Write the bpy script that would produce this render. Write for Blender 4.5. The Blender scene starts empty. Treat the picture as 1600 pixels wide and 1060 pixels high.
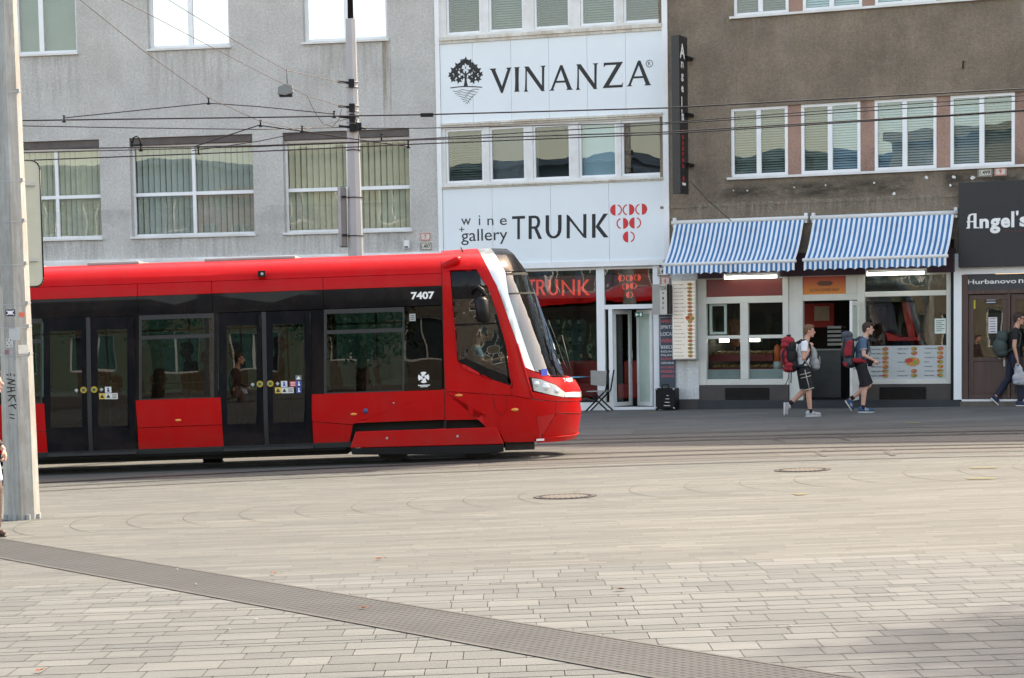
import bpy, bmesh, math, random
from math import sin, cos, pi, radians, atan, atan2, sqrt
from mathutils import Vector, Matrix, Euler
random.seed(7)
S = bpy.context.scene
# ---------------------------------------------------------------- camera
FPX = 3400.0; PITCH = radians(4.79); ROLL = -0.0165; CY0 = 805.0; CAMH = 1.93
RC = Euler((pi/2-PITCH, 0, 0)).to_matrix() @ Matrix.Rotation(ROLL, 3, 'Z')
CAM = Vector((0, 0, CAMH))
cd = bpy.data.cameras.new('camera'); cam = bpy.data.objects.new('camera', cd); S.collection.objects.link(cam)
cd.sensor_width = 36; cd.lens = FPX/1600*36; cd.shift_y = (CY0-530)/1600.0; cd.clip_end = 2000; cd.clip_start = .3
cam.matrix_world = Matrix.Translation(CAM) @ RC.to_4x4()
S.camera = cam
S.render.resolution_x = 1024; S.render.resolution_y = 678
# ---------------------------------------------------------------- world and sun
EL = radians(45); SX, SY = .77, .64
w = bpy.data.worlds.new("World"); S.world = w; w.use_nodes = True
nt = w.node_tree; nt.nodes.clear()
sky = nt.nodes.new('ShaderNodeTexSky'); sky.sky_type = 'NISHITA'; sky.sun_disc = False
sky.sun_elevation = EL; sky.sun_rotation = atan2(SX, SY); sky.air_density = 1.0; sky.dust_density = 2.2; sky.ozone_density = 1.0
bg = nt.nodes.new('ShaderNodeBackground'); bg.inputs['Strength'].default_value = .15
wo = nt.nodes.new('ShaderNodeOutputWorld')
tn = nt.nodes.new('ShaderNodeMix'); tn.data_type = 'RGBA'; tn.blend_type = 'MULTIPLY'; tn.inputs[0].default_value = 1; tn.inputs[7].default_value = (1.40, 1.12, .86, 1)   # hazy white sky
nt.links.new(sky.outputs[0], tn.inputs[6]); nt.links.new(tn.outputs[2], bg.inputs[0]); nt.links.new(bg.outputs[0], wo.inputs[0])
ld = bpy.data.lights.new('sun', 'SUN'); ld.energy = 2.0; ld.angle = radians(1.2); ld.color = (1, .90, .72)
sun = bpy.data.objects.new('sun', ld); S.collection.objects.link(sun)
tosun = Vector((SX*cos(EL), SY*cos(EL), sin(EL)))
sun.rotation_euler = (-tosun).to_track_quat('-Z', 'Y').to_euler()
S.view_settings.view_transform = 'Standard'; S.view_settings.look = 'None'
S.view_settings.exposure = 1.95; S.view_settings.gamma = 1
# ---------------------------------------------------------------- ground shape and pixel rays
def gz(x, y):
    return .018*x + max(0, min(y, 60)-35.5)*.019
def ray(px, py):
    return RC @ Vector(((px-800)/FPX, -(py-CY0)/FPX, -1))
def gpt(px, py):
    d = ray(px, py); y = 30
    for i in range(30):
        t = y/d.y; x = d.x*t
        zt = gz(x, y)-CAMH
        y2 = zt/d.z*d.y
        y = .5*y+.5*y2
    t = y/d.y
    return Vector((d.x*t, y, gz(d.x*t, y)))
class Frame:
    def __init__(s, o, psi=0, slope=0):
        s.M = Matrix.Translation(o) @ Matrix.Rotation(-psi, 4, 'Z') @ Matrix.Rotation(-atan(slope), 4, 'Y')
        s.I = s.M.inverted()
    def hit(s, px, py, y=0):
        o = s.I @ CAM; d = s.I.to_3x3() @ ray(px, py)
        t = (y-o.y)/d.y; p = o+d*t
        return p.x, p.z
    def rect(s, x0, y0, x1, y1, y=0):          # pixel rectangle -> upright rectangle (x0,x1,z0,z1)
        a = s.hit(x0, y0, y); b = s.hit(x1, y1, y); c = s.hit(x0, y1, y); d = s.hit(x1, y0, y)
        return ((a[0]+c[0])/2, (b[0]+d[0])/2, (b[1]+c[1])/2, (a[1]+d[1])/2)
    def w(s, x, y, z): return s.M @ Vector((x, y, z))
# ---------------------------------------------------------------- mesh builder
def tag(o, label=None, cat=None, group=None, kind=None):
    if label: o['label'] = label
    if cat: o['category'] = cat
    if group: o['group'] = group
    if kind: o['kind'] = kind
    return o
def empty(name, M=None, label=None, cat=None, group=None):
    o = bpy.data.objects.new(name, None); S.collection.objects.link(o); o.empty_display_size = .2
    if M is not None: o.matrix_world = M
    return tag(o, label, cat, group)
class MB:
    def __init__(s): s.v = []; s.f = []; s.m = []; s.sm = []
    def add(s, vs, fs, m=0, smooth=False):
        n = len(s.v); s.v += [tuple(v) for v in vs]
        for f in fs: s.f.append([i+n for i in f]); s.m.append(m); s.sm.append(smooth)
        return s
    def box(s, x0, x1, y0, y1, z0, z1, m=0):
        if x0 > x1: x0, x1 = x1, x0
        if y0 > y1: y0, y1 = y1, y0
        if z0 > z1: z0, z1 = z1, z0
        v = [(x, y, z) for x in (x0, x1) for y in (y0, y1) for z in (z0, z1)]
        return s.add(v, [(0,1,3,2),(4,6,7,5),(0,4,5,1),(2,3,7,6),(0,2,6,4),(1,5,7,3)], m)
    def prism(s, pts, y0, y1, m=0):            # polygon in XZ, extruded along Y
        n = len(pts)
        ar = sum(pts[i][0]*pts[(i+1)%n][1]-pts[(i+1)%n][0]*pts[i][1] for i in range(n))
        if ar < 0: pts = pts[::-1]
        v = [(p[0], y0, p[1]) for p in pts]+[(p[0], y1, p[1]) for p in pts]
        f = [list(range(n)), list(range(2*n-1, n-1, -1))]+[[i, i+n, (i+1)%n+n, (i+1)%n] for i in range(n)]
        return s.add(v, f, m)
    def flatprism(s, pts, z0, z1, m=0):        # polygon in XY, extruded along Z
        n = len(pts)
        ar = sum(pts[i][0]*pts[(i+1)%n][1]-pts[(i+1)%n][0]*pts[i][1] for i in range(n))
        if ar < 0: pts = pts[::-1]
        v = [(p[0], p[1], z0) for p in pts]+[(p[0], p[1], z1) for p in pts]
        f = [list(range(n-1, -1, -1)), list(range(n, 2*n))]+[[i, (i+1)%n, (i+1)%n+n, i+n] for i in range(n)]
        return s.add(v, f, m)
    def tube(s, pts, r, n=6, m=0, smooth=True, caps=True):
        pts = [Vector(p) for p in pts]; k = len(pts)
        rr = r if isinstance(r, (list, tuple)) else [r]*k
        vs = []; prev = None
        for i, p in enumerate(pts):
            d = (pts[min(i+1, k-1)]-pts[max(i-1, 0)]).normalized()
            if prev is None:
                a = Vector((0, 0, 1)) if abs(d.z) < .9 else Vector((1, 0, 0))
                u = d.cross(a).normalized()
            else:
                u = (prev-d*prev.dot(d)).normalized()
            prev = u; q = d.cross(u)
            for j in range(n):
                a = 2*pi*(j+.5)/n; vs.append(p+(u*cos(a)+q*sin(a))*rr[i])
        fs = [[i*n+j, i*n+(j+1)%n, (i+1)*n+(j+1)%n, (i+1)*n+j] for i in range(k-1) for j in range(n)]
        s.add(vs, fs, m, smooth)
        if caps: s.add(vs[:n], [list(range(n-1, -1, -1))], m); s.add(vs[-n:], [list(range(n))], m)
        return s
    def cyl(s, p0, p1, r0, r1=None, n=16, m=0, smooth=True):
        return s.tube([p0, p1], [r0, r0 if r1 is None else r1], n, m, smooth)
    def ell(s, c, r, n=12, m=0, R=None):
        if not isinstance(r, (tuple, list)): r = (r, r, r)
        k = max(6, n//2+2); vs = []; fs = []
        for i in range(k+1):
            t = pi*i/k
            for j in range(n):
                a = 2*pi*j/n; v = Vector((r[0]*sin(t)*cos(a), r[1]*sin(t)*sin(a), r[2]*cos(t)))
                if R is not None: v = R @ v
                vs.append(Vector(c)+v)
        for i in range(k):
            for j in range(n): fs.append([i*n+j, (i+1)*n+j, (i+1)*n+(j+1)%n, i*n+(j+1)%n])
        return s.add(vs, fs, m, True)
    def cap(s, p0, p1, r0, r1, n=12, m=0):     # rounded cone, sphere ends
        p0 = Vector(p0); p1 = Vector(p1); d = p1-p0; L = d.length
        if L < 1e-5: return s.ell(p0, r0, n, m)
        d /= L; P = []; Rr = []
        for i in range(5): a = pi/2*(1-i/4.); P.append(p0-d*r0*sin(a)); Rr.append(max(1e-4, r0*cos(a)))
        for i in range(5): a = pi/2*i/4.; P.append(p1+d*r1*sin(a)); Rr.append(max(1e-4, r1*cos(a)))
        return s.tube(P, Rr, n, m)
    def build(s, name, mats, parent=None, M=None, bevel=0, smooth=None):
        me = bpy.data.meshes.new(name); me.from_pydata(s.v, [], s.f)
        if not isinstance(mats, (list, tuple)): mats = [mats]
        for a in mats: me.materials.append(a)
        me.polygons.foreach_set('material_index', s.m)
        me.polygons.foreach_set('use_smooth', [smooth if smooth is not None else q for q in s.sm])
        bm = bmesh.new(); bm.from_mesh(me)
        bmesh.ops.remove_doubles(bm, verts=bm.verts, dist=1e-5) if any(s.sm) else None
        bm.to_mesh(me); bm.free()
        me.update()
        o = bpy.data.objects.new(name, me); S.collection.objects.link(o)
        if parent: o.parent = parent
        if M is not None: o.matrix_world = M
        if bevel:
            b = o.modifiers.new('bevel', 'BEVEL'); b.width = bevel; b.segments = 2; b.limit_method = 'ANGLE'
        return o
def struct(name, mb, mat):
    o = mb.build(name, mat); o['kind'] = 'structure'; return o
def copy_tree(o, parent=None):
    c = o.copy(); S.collection.objects.link(c); c.parent = parent
    for ch in list(o.children): copy_tree(ch, c)
    return c
def wall_holes(mb, x0, x1, z0, z1, holes, depth, y=0, m=0, mr=None):
    xs = sorted(set([x0, x1]+[h[i] for h in holes for i in (0, 1) if x0 < h[i] < x1]))
    zs = sorted(set([z0, z1]+[h[i] for h in holes for i in (2, 3) if z0 < h[i] < z1]))
    def hole(cx, cz): return any(h[0] < cx < h[1] and h[2] < cz < h[3] for h in holes)
    for i in range(len(xs)-1):
        for j in range(len(zs)-1):
            if not hole((xs[i]+xs[i+1])/2, (zs[j]+zs[j+1])/2):
                a, b, c, d = xs[i], xs[i+1], zs[j], zs[j+1]
                mb.add([(a, y, c), (b, y, c), (b, y, d), (a, y, d)], [(0, 1, 2, 3)], m)
    mr = m if mr is None else mr
    for a, b, c, d in holes:
        mb.add([(a, y, c), (a, y, d), (a, y+depth, d), (a, y+depth, c)], [(0, 1, 2, 3)], mr)
        mb.add([(b, y, c), (b, y+depth, c), (b, y+depth, d), (b, y, d)], [(0, 1, 2, 3)], mr)
        mb.add([(a, y, c), (a, y+depth, c), (b, y+depth, c), (b, y, c)], [(0, 1, 2, 3)], mr)
        mb.add([(a, y, d), (b, y, d), (b, y+depth, d), (a, y+depth, d)], [(0, 1, 2, 3)], mr)
# ---------------------------------------------------------------- materials
def newmat(name):
    m = bpy.data.materials.new(name); m.use_nodes = True; t = m.node_tree
    return m, t, t.nodes['Principled BSDF']
def N(t, kind, **kw):
    n = t.nodes.new(kind)
    for k, v in kw.items():
        if hasattr(n, k): setattr(n, k, v)
        else: n.inputs[k].default_value = v
    return n
def noise(t, co, scale, detail=5, rough=.6, stretch=None):
    n = N(t, 'ShaderNodeTexNoise', Scale=scale, Detail=detail, Roughness=rough)
    if stretch:
        mp = N(t, 'ShaderNodeMapping'); mp.inputs['Scale'].default_value = stretch
        t.links.new(co, mp.inputs[0]); co = mp.outputs[0]
    t.links.new(co, n.inputs['Vector']); return n.outputs['Fac']
def ramp(t, fac, stops):
    r = N(t, 'ShaderNodeValToRGB'); e = r.color_ramp.elements
    while len(e) < len(stops): e.new(.5)
    for i, (p, c) in enumerate(stops):
        e[i].position = p; e[i].color = (c, c, c, 1) if not isinstance(c, (tuple, list)) else (*c, 1)
    t.links.new(fac, r.inputs[0]); return r.outputs[0]
def mixc(t, fac, a, b, mode='MIX'):
    n = N(t, 'ShaderNodeMix', data_type='RGBA', blend_type=mode)
    for sock, val in ((n.inputs[0], fac), (n.inputs[6], a), (n.inputs[7], b)):
        if hasattr(val, 'is_linked') or hasattr(val, 'links'): t.links.new(val, sock)
        elif isinstance(val, (int, float)): sock.default_value = val
        else: sock.default_value = (*val, 1)
    return n.outputs[2]
def bump(t, b, h, strength=.3, dist=.02):
    n = N(t, 'ShaderNodeBump', Strength=strength, Distance=dist)
    t.links.new(h, n.inputs['Height']); t.links.new(n.outputs[0], b.inputs['Normal']); return n
def mat(name, col, rough=.6, var=.12, vs=3., bmp=0, bs=60, metal=0, coat=0, emit=0, col2=None, stretch=None, spec=.5, ecol=None):
    m, t, b = newmat(name)
    co = N(t, 'ShaderNodeTexCoord').outputs['Object']
    f = ramp(t, noise(t, co, vs, stretch=stretch), [(.3, 0.), (.7, 1.)])
    c1 = tuple(max(0, c*(1-var)) for c in col); c2 = col2 or tuple(min(1, c*(1+var)) for c in col)
    c = mixc(t, f, c1, c2); t.links.new(c, b.inputs['Base Color'])
    r = N(t, 'ShaderNodeMapRange'); r.inputs[3].default_value = max(.02, rough-.07); r.inputs[4].default_value = min(1, rough+.08)
    t.links.new(noise(t, co, vs*2.3), r.inputs[0]); t.links.new(r.outputs[0], b.inputs['Roughness'])
    b.inputs['Metallic'].default_value = metal; b.inputs['Coat Weight'].default_value = coat; b.inputs['Coat Roughness'].default_value = .05
    b.inputs['Specular IOR Level'].default_value = spec
    if bmp: bump(t, b, noise(t, co, bs, 4), bmp, .01)
    if emit:
        b.inputs['Emission Color'].default_value = (*(ecol or col), 1); b.inputs['Emission Strength'].default_value = emit
    return m
def glass(name, tint=(.8, .86, .84), base=.06, wob=.02, ws=1.5, rough=.0, gcol=(1, 1, 1)):
    m, t, b = newmat(name); t.nodes.remove(b); out = t.nodes['Material Output']
    co = N(t, 'ShaderNodeTexCoord').outputs['Object']
    tr = N(t, 'ShaderNodeBsdfTransparent'); tr.inputs[0].default_value = (*tint, 1)
    gl = N(t, 'ShaderNodeBsdfGlossy'); gl.inputs['Roughness'].default_value = rough; gl.inputs[0].default_value = (*gcol, 1)
    if wob:
        bn = N(t, 'ShaderNodeBump', Strength=1., Distance=wob); t.links.new(noise(t, co, ws, 2), bn.inputs['Height']); t.links.new(bn.outputs[0], gl.inputs['Normal'])
    lw = N(t, 'ShaderNodeLayerWeight', Blend=.5)
    p = N(t, 'ShaderNodeMath', operation='POWER'); t.links.new(lw.outputs['Facing'], p.inputs[0]); p.inputs[1].default_value = 5
    mr = N(t, 'ShaderNodeMapRange'); mr.inputs[3].default_value = base; mr.inputs[4].default_value = 1; t.links.new(p.outputs[0], mr.inputs[0])
    mx = N(t, 'ShaderNodeMixShader'); t.links.new(mr.outputs[0], mx.inputs[0]); t.links.new(tr.outputs[0], mx.inputs[1]); t.links.new(gl.outputs[0], mx.inputs[2])
    t.links.new(mx.outputs[0], out.inputs[0]); return m
def plaster(name, col, peb=70, bmp=.5, stain=.25, streak=.2, var=.1, scol=None):
    m, t, b = newmat(name)
    co = N(t, 'ShaderNodeTexCoord').outputs['Object']
    c = mixc(t, ramp(t, noise(t, co, .9, 8, .65), [(.35, 0.), (.7, 1.)]), tuple(x*(1-var) for x in col), tuple(x*(1+var) for x in col))
    sc = scol or tuple(x*.5 for x in col)
    f = ramp(t, noise(t, co, .55, 9, .7), [(.50, 0.), (.70, stain)]); c = mixc(t, f, c, sc)
    f = ramp(t, noise(t, co, 1.6, 6, .6, (3, 3, .16)), [(.50, 0.), (.66, streak)]); c = mixc(t, f, c, tuple(min(1, x*1.45) for x in col))
    f = ramp(t, noise(t, co, 2.3, 6, .6, (2.5, 2.5, .13)), [(.52, 0.), (.70, streak*1.3)]); c = mixc(t, f, c, sc)
    f = ramp(t, noise(t, co, peb*.35, 4, .75), [(.35, .84), (.65, 1.13)]); c = mixc(t, 1., c, f, 'MULTIPLY')
    f = ramp(t, noise(t, co, peb, 3, .7), [(.35, .8), (.65, 1.12)]); c = mixc(t, 1., c, f, 'MULTIPLY')
    f = ramp(t, noise(t, co, 9, 3, .5), [(.2, .55), (.27, 1.)]); c = mixc(t, 1., c, f, 'MULTIPLY')
    t.links.new(c, b.inputs['Base Color']); b.inputs['Roughness'].default_value = .9
    bump(t, b, noise(t, co, peb*.6, 4, .8), bmp, .03)
    return m
def stain_mat(name, col, amount, stretch, scale=2.2):
    m, t, b = newmat(name)
    co = N(t, 'ShaderNodeTexCoord').outputs['Object']; gn = N(t, 'ShaderNodeTexCoord').outputs['Generated']; sp = N(t, 'ShaderNodeSeparateXYZ'); t.links.new(gn, sp.inputs[0])
    b.inputs['Base Color'].default_value = (*col, 1); b.inputs['Roughness'].default_value = .95
    f = ramp(t, noise(t, co, scale, 8, .7, stretch), [(.44, 0.), (.64, amount)])
    for g_ in (ramp(t, sp.outputs[2], [(0., 0.), (.5, .7), (.96, 1.), (1., .9)]), ramp(t, sp.outputs[0], [(0., 0.), (.06, 1.), (.94, 1.), (1., 0.)])):
        q = N(t, 'ShaderNodeMath', operation='MULTIPLY'); t.links.new(f, q.inputs[0]); t.links.new(g_, q.inputs[1]); f = q.outputs[0]
    t.links.new(f, b.inputs['Alpha']); return m
def stain(r, y, mt, parent):
    return MB().add([(r[0], y, r[2]), (r[1], y, r[2]), (r[1], y, r[3]), (r[0], y, r[3])], [(0, 1, 2, 3)]).build('wall_stain', mt, parent)
# ---------------------------------------------------------------- text
_tc = {}
def text_geo(body, bold=0., ext=.004):
    k = (body, bold)
    if k not in _tc:
        cu = bpy.data.curves.new('t', 'FONT'); cu.body = body; cu.offset = bold; cu.resolution_u = 4
        o = bpy.data.objects.new('t', cu); S.collection.objects.link(o); bpy.context.view_layer.update()
        dg = bpy.context.evaluated_depsgraph_get(); me = bpy.data.meshes.new_from_object(o.evaluated_get(dg))
        _tc[k] = ([tuple(v.co) for v in me.vertices], [list(p.vertices) for p in me.polygons])
        bpy.data.objects.remove(o); bpy.data.meshes.remove(me)
    return _tc[k]
def add_text(mb, body, x0, x1, z0, z1, y, m=0, bold=0., shear=0., dz=0.):
    """fit lettering to a rectangle of the facade (x right, z up), face towards -Y"""
    vs, fs = text_geo(body, bold)
    if not vs: return
    ax = min(v[0] for v in vs); bx = max(v[0] for v in vs); az = min(v[1] for v in vs); bz = max(v[1] for v in vs)
    sx = (x1-x0)/max(1e-6, bx-ax); sz = (z1-z0)/max(1e-6, bz-az)
    mb.add([(x0+(v[0]-ax)*sx+(v[1]-az)*sz*shear, y, z0+(v[1]-az)*sz+dz*((v[0]-ax)/(bx-ax))) for v in vs], fs, m)
# ---------------------------------------------------------------- palette
K = {}
K['grey_pl'] = plaster('grey_plaster', (.60, .59, .565), 55, .9, .5, .07, .11, (.43, .41, .37))
K['brown_pl'] = plaster('brown_plaster', (.255, .207, .155), 38, 1., .8, .12, .24, (.125, .10, .075))
K['pier_pl'] = plaster('reddish_plaster', (.36, .23, .18), 60, .4, .95, .1, .15, (.09, .05, .04))
K['white_pan'] = mat('white_cladding', (.74, .80, .84), .45, .03, .8)
K['white_pvc'] = mat('white_pvc', (.78, .80, .82), .35, .05, 2)
K['old_white'] = mat('weathered_white', (.68, .67, .63), .6, .1, 2, .2, 90, col2=(.78, .79, .80))
K['rust_white'] = plaster('rusty_white_sill', (.68, .66, .60), 120, .15, .7, .3, .06, (.34, .22, .12))
K['cream'] = mat('cream_paint', (.60, .59, .54), .5, .10, 1.6, .1, 60)
K['pillar'] = plaster('white_rough_paint', (.62, .63, .62), 80, .4, .5, .3, .05, (.34, .32, .29))
K['dark_pl'] = mat('dark_base_tile', (.062, .053, .048), .7, .12, 3, .15, 80)
K['step'] = mat('dark_step_tile', (.022, .025, .031), .6, .2, 2)
K['black'] = mat('black_plastic', (.005, .005, .006), .45, .3, spec=.25)
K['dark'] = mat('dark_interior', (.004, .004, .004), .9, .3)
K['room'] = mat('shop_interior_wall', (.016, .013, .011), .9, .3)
K['alu'] = mat('aluminium', (.42, .44, .45), .35, .1, 5, metal=.6)
K['ink'] = mat('black_lettering', (.007, .008, .011), .5, .2)
K['redink'] = mat('red_lettering', (.58, .025, .03), .5, .1)
K['whiteink'] = mat('white_lettering', (.80, .80, .80), .5, .05)
K['steel'] = mat('galvanised_steel', (.34, .36, .37), .5, .12, 4, .1, 120, metal=.35)
K['wire'] = mat('wire_black', (.012, .012, .014), .5, .2)
K['glass_m'] = glass('window_glass', (.84, .87, .85), .05, .0018, .8)
K['glass_r'] = glass('reflective_window_glass', (.8, .84, .86), .32, .004, 1.2)
K['glass_b'] = glass('bluish_window_glass', (.82, .87, .89), .07, .0016, .9, gcol=(.9, .98, 1))
K['glass_c'] = glass('clear_shop_glass', (.88, .92, .9), .05, .004, 1.0)
K['tglass'] = glass('tinted_tram_glass', (.085, .125, .115), .045, .0028, .6)
K['dglass'] = glass('dark_tram_glass', (.05, .06, .06), .035, .004, .6)
K['cabglass'] = glass('cab_side_glass', (.24, .30, .29), .08, .008, 1.3)
K['wsglass'] = glass('windshield_glass', (.30, .36, .35), .12, .006, .9)
# ---------------------------------------------------------------- frames of the facades
_d = ray(1034, 641); _t = 46.0/_d.y
P0 = CAM+_d*_t; P0.z = 0
FB = Frame(P0, radians(23.7))
FW = Frame(P0, radians(19.8))
_c = FW.w(FW.hit(689, 300)[0], 0, 0)
FG = Frame(_c, radians(11.3))
# ---------------------------------------------------------------- ground
def slab_mat(name, c1, c2, bs=70, warm=None):
    m, t, b = newmat(name)
    co = N(t, 'ShaderNodeTexCoord').outputs['Object']
    at = N(t, 'ShaderNodeVertexColor', layer_name='tone')
    c = mixc(t, at.outputs[0], c1, c2)
    f = ramp(t, noise(t, co, .5, 8, .7, (.5, 1.6, 1)), [(.3, .86), (.7, 1.1)]); c = mixc(t, 1., c, f, 'MULTIPLY')
    f = ramp(t, noise(t, co, 3.2, 6, .7, (.35, 2.2, 1)), [(.3, .90), (.7, 1.07)]); c = mixc(t, 1., c, f, 'MULTIPLY')
    f = ramp(t, noise(t, co, 90, 3, .7), [(.3, .86), (.7, 1.1)]); c = mixc(t, 1., c, f, 'MULTIPLY')
    f = ramp(t, noise(t, co, 11, 3, .6), [(.22, .55), (.27, 1.)]); c = mixc(t, 1., c, f, 'MULTIPLY')
    f = ramp(t, noise(t, co, .8, 9, .75, (.22, 1.9, 1)), [(.42, 0.), (.62, .55)]); c = mixc(t, f, c, tuple(x*.80*k for x, k in zip(c1, (.98, 1.02, 1.08))))
    f = ramp(t, noise(t, co, 1.7, 7, .7, (.12, 2.6, 1)), [(.55, 0.), (.68, .5)]); c = mixc(t, f, c, tuple(x*1.22 for x in c2))
    t.links.new(c, b.inputs['Base Color']); b.inputs['Roughness'].default_value = .85
    bump(t, b, noise(t, co, bs, 4), .25, .01)
    return m
K['slab_f'] = slab_mat('grey_granite_slabs', (.098, .105, .100), (.142, .150, .140))
K['slab'] = slab_mat('granite_paving_slabs', (.098, .103, .094), (.148, .153, .137))
K['bed'] = slab_mat('track_concrete', (.092, .088, .077), (.125, .120, .104))
K['pave'] = slab_mat('grey_pavement_slabs', (.105, .103, .094), (.145, .142, .13))
K['joint'] = mat('joint_sand', (.070, .063, .052), .95, .2, 2)
K['base'] = mat('ground_base', (.12, .115, .10), .95, .15, .3)
g = MB()
xs = [-400, -120, -40, -20, -10, 0, 10, 20, 40, 120, 400]; ys = [-400, -100, -30, 0, 10, 20, 30, 35.5, 46, 60, 400]
vs = [(x, y, gz(max(-60, min(60, x)), y)-.03) for y in ys for x in xs]
n = len(xs); g.add(vs, [(j*n+i, j*n+i+1, (j+1)*n+i+1, (j+1)*n+i) for j in range(len(ys)-1) for i in range(n-1)])
struct('ground', g, K['base'])
def slabs(name, y0, y1, xfun, rows, lens, gap, m, yaw=0., zoff=0., contrast=1., seed=1, rgap=None):
    rnd = random.Random(seed); mb = MB(); tones = []
    y = y0
    while y < y1:
        h = rnd.choice(rows); ya = y; yb = min(y1, y+h)
        a, bnd = xfun(y)
        x = a-rnd.random()*lens[1]
        while x < bnd:
            L = rnd.uniform(*lens); xa, xb = x, x+L
            g2 = gap/2; g3 = (rgap or gap)/2
            q = []
            for (u, v) in ((xa+g2, ya+g3), (xb-g2, ya+g3), (xb-g2, yb-g3), (xa+g2, yb-g3)):
                v2 = v+yaw*u
                q.append((u, v2, gz(u, v2)+zoff))
            mb.add(q, [(0, 1, 2, 3)]); tones.append(min(1, max(0, .5+contrast*(rnd.random()-.5)*(1 if rnd.random() < .8 else 1.8))))
            x = xb
        y = yb
    o = mb.build(name, K[m]); o['kind'] = 'structure'
    ca = o.data.color_attributes.new('tone', 'FLOAT_COLOR', 'CORNER'); i = 0
    for p in o.data.polygons:
        for li in p.loop_indices: ca.data[li].color = (tones[p.index],)*3+(1,)
    return o
def joint_sheet(name, x0, x1, y0, y1, yaw, zoff, m):
    mb = MB()
    nx = 6; ny = 6
    vs = []
    for j in range(ny+1):
        for i in range(nx+1):
            u = x0+(x1-x0)*i/nx; v = y0+(y1-y0)*j/ny+yaw*u; vs.append((u, v, gz(u, v)+zoff))
    mb.add(vs, [(j*(nx+1)+i, j*(nx+1)+i+1, (j+1)*(nx+1)+i+1, (j+1)*(nx+1)+i) for j in range(ny) for i in range(nx)])
    return struct(name, mb, K[m])
half = lambda y: (-(y*.25+2.5), y*.25+2.5)
joint_sheet('paving_joint_bed', -13, 13, 6, 34, .012, -.010, 'joint')
slabs('plaza_paving', 8.0, 17.8, half, (.12, .20, .26, .30, .24, .34), (.18, .50), .005, 'slab_f', .012, 0, 1.25, 3, rgap=.016)
slabs('plaza_paving_far', 17.8, 31.6, half, (.09, .12, .15), (.25, .9), .003, 'slab', .012, .0, .85, 5, rgap=.009)
# curved joints across the middle of the square
mb = MB()
for k in range(-16, 26):
    c = gpt(290+88*k*.985, 806-.055*88*k); R_ = 2.6; w_ = .011
    cx, cy = c.x+R_, c.y+.0
    prev = None; a0, a1 = (-.45, .78)
    n_ = 22; vs = []
    for i in range(n_+1):
        a = a0+(a1-a0)*i/n_
        ww = w_*(1-abs(2*i/n_-1)**3)*.5
        for rr in (R_-ww, R_+ww):
            x = cx-rr*cos(a); y = cy-rr*sin(a)*1.0
            vs.append((x, y, gz(x, y)+.0025))
    mb.add(vs, [(2*i, 2*i+1, 2*i+3, 2*i+2) for i in range(n_)])
struct('curved_paving_joint', mb, K['joint'])
# track bed and far pavement
joint_sheet('track_joint_bed', -22, 22, 30.2, 60, -.02, -.010, 'joint')
def yat(px, py): return gpt(px, py).y
slabs('tram_track_bed', 31.3, 38.6, lambda y: (-15, 14), (.9, .6), (2.5, 5.0), .006, 'bed', -.02, .002, .8, 9)
slabs('shop_pavement', 38.6, 56, lambda y: (-24, 16), (.45, .6, .3), (.6, 1.4), .006, 'pave', -.02, .003, 1., 11)
# rails: pixel rows at px=60,1000,1600
K['rail'] = mat('rail_steel', (.055, .045, .042), .45, .3, 3, metal=.4)
K['tar'] = mat('dark_joint_filler', (.060, .055, .052), .8, .3, 3)
def ground_line(rows, w, m, name, zo, struc=False, **kw):
    pts = []
    (xa, ya), (xb, yb), (xc, yc) = rows
    for i in range(41):
        x = -40+1680*i/40.
        l0 = (x-xb)*(x-xc)/((xa-xb)*(xa-xc)); l1 = (x-xa)*(x-xc)/((xb-xa)*(xb-xc)); l2 = (x-xa)*(x-xb)/((xc-xa)*(xc-xb))
        p = gpt(x, ya*l0+yb*l1+yc*l2); pts.append(p)
    d = pts[0]-pts[1]; pts.insert(0, pts[0]+d*8); d = pts[-1]-pts[-2]; pts.append(pts[-1]+d*14)
    mb = MB(); vs = []
    for p in pts:
        for s_ in (-1, 1): vs.append((p.x, p.y+s_*w/2, gz(p.x, p.y+s_*w/2)+zo))
    mb.add(vs, [(2*i, 2*i+2, 2*i+3, 2*i+1) for i in range(len(pts)-1)])
    o = mb.build(name, K[m])
    if struc: o['kind'] = 'structure'
    else: tag(o, **kw)
    return o
rg = 'tram rails set in the paving'
ground_line([(60, 755.5), (1000, 714), (1600, 699.5)], .26, 'rail', 'tram_rail', .0065, label='dark grooved rail nearest the camera, running under the red tram', cat='tram rail', group=rg)
ground_line([(60, 741), (1000, 707), (1600, 694.5)], .26, 'rail', 'tram_rail', .0065, label='second rail from the camera, beneath the red tram', cat='tram rail', group=rg)
ground_line([(60, 722), (1000, 691), (1600, 678)], .26, 'rail', 'tram_rail', .0065, label='third rail from the camera, behind the red tram', cat='tram rail', group=rg)
ground_line([(60, 712), (1000, 685.5), (1600, 673.5)], .26, 'rail', 'tram_rail', .0065, label='rail farthest from the camera, nearest to the shops', cat='tram rail', group=rg)
for r_ in ([(60, 762), (1000, 720), (1600, 705.2)], [(60, 768), (1000, 727.5), (1600, 712.5)], [(60, 733), (1000, 698.5), (1600, 689)], [(60, 703), (1000, 679), (1600, 665)]):
    ground_line(r_, .17, 'tar', 'track_edge_joint', .0045, True)
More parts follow.
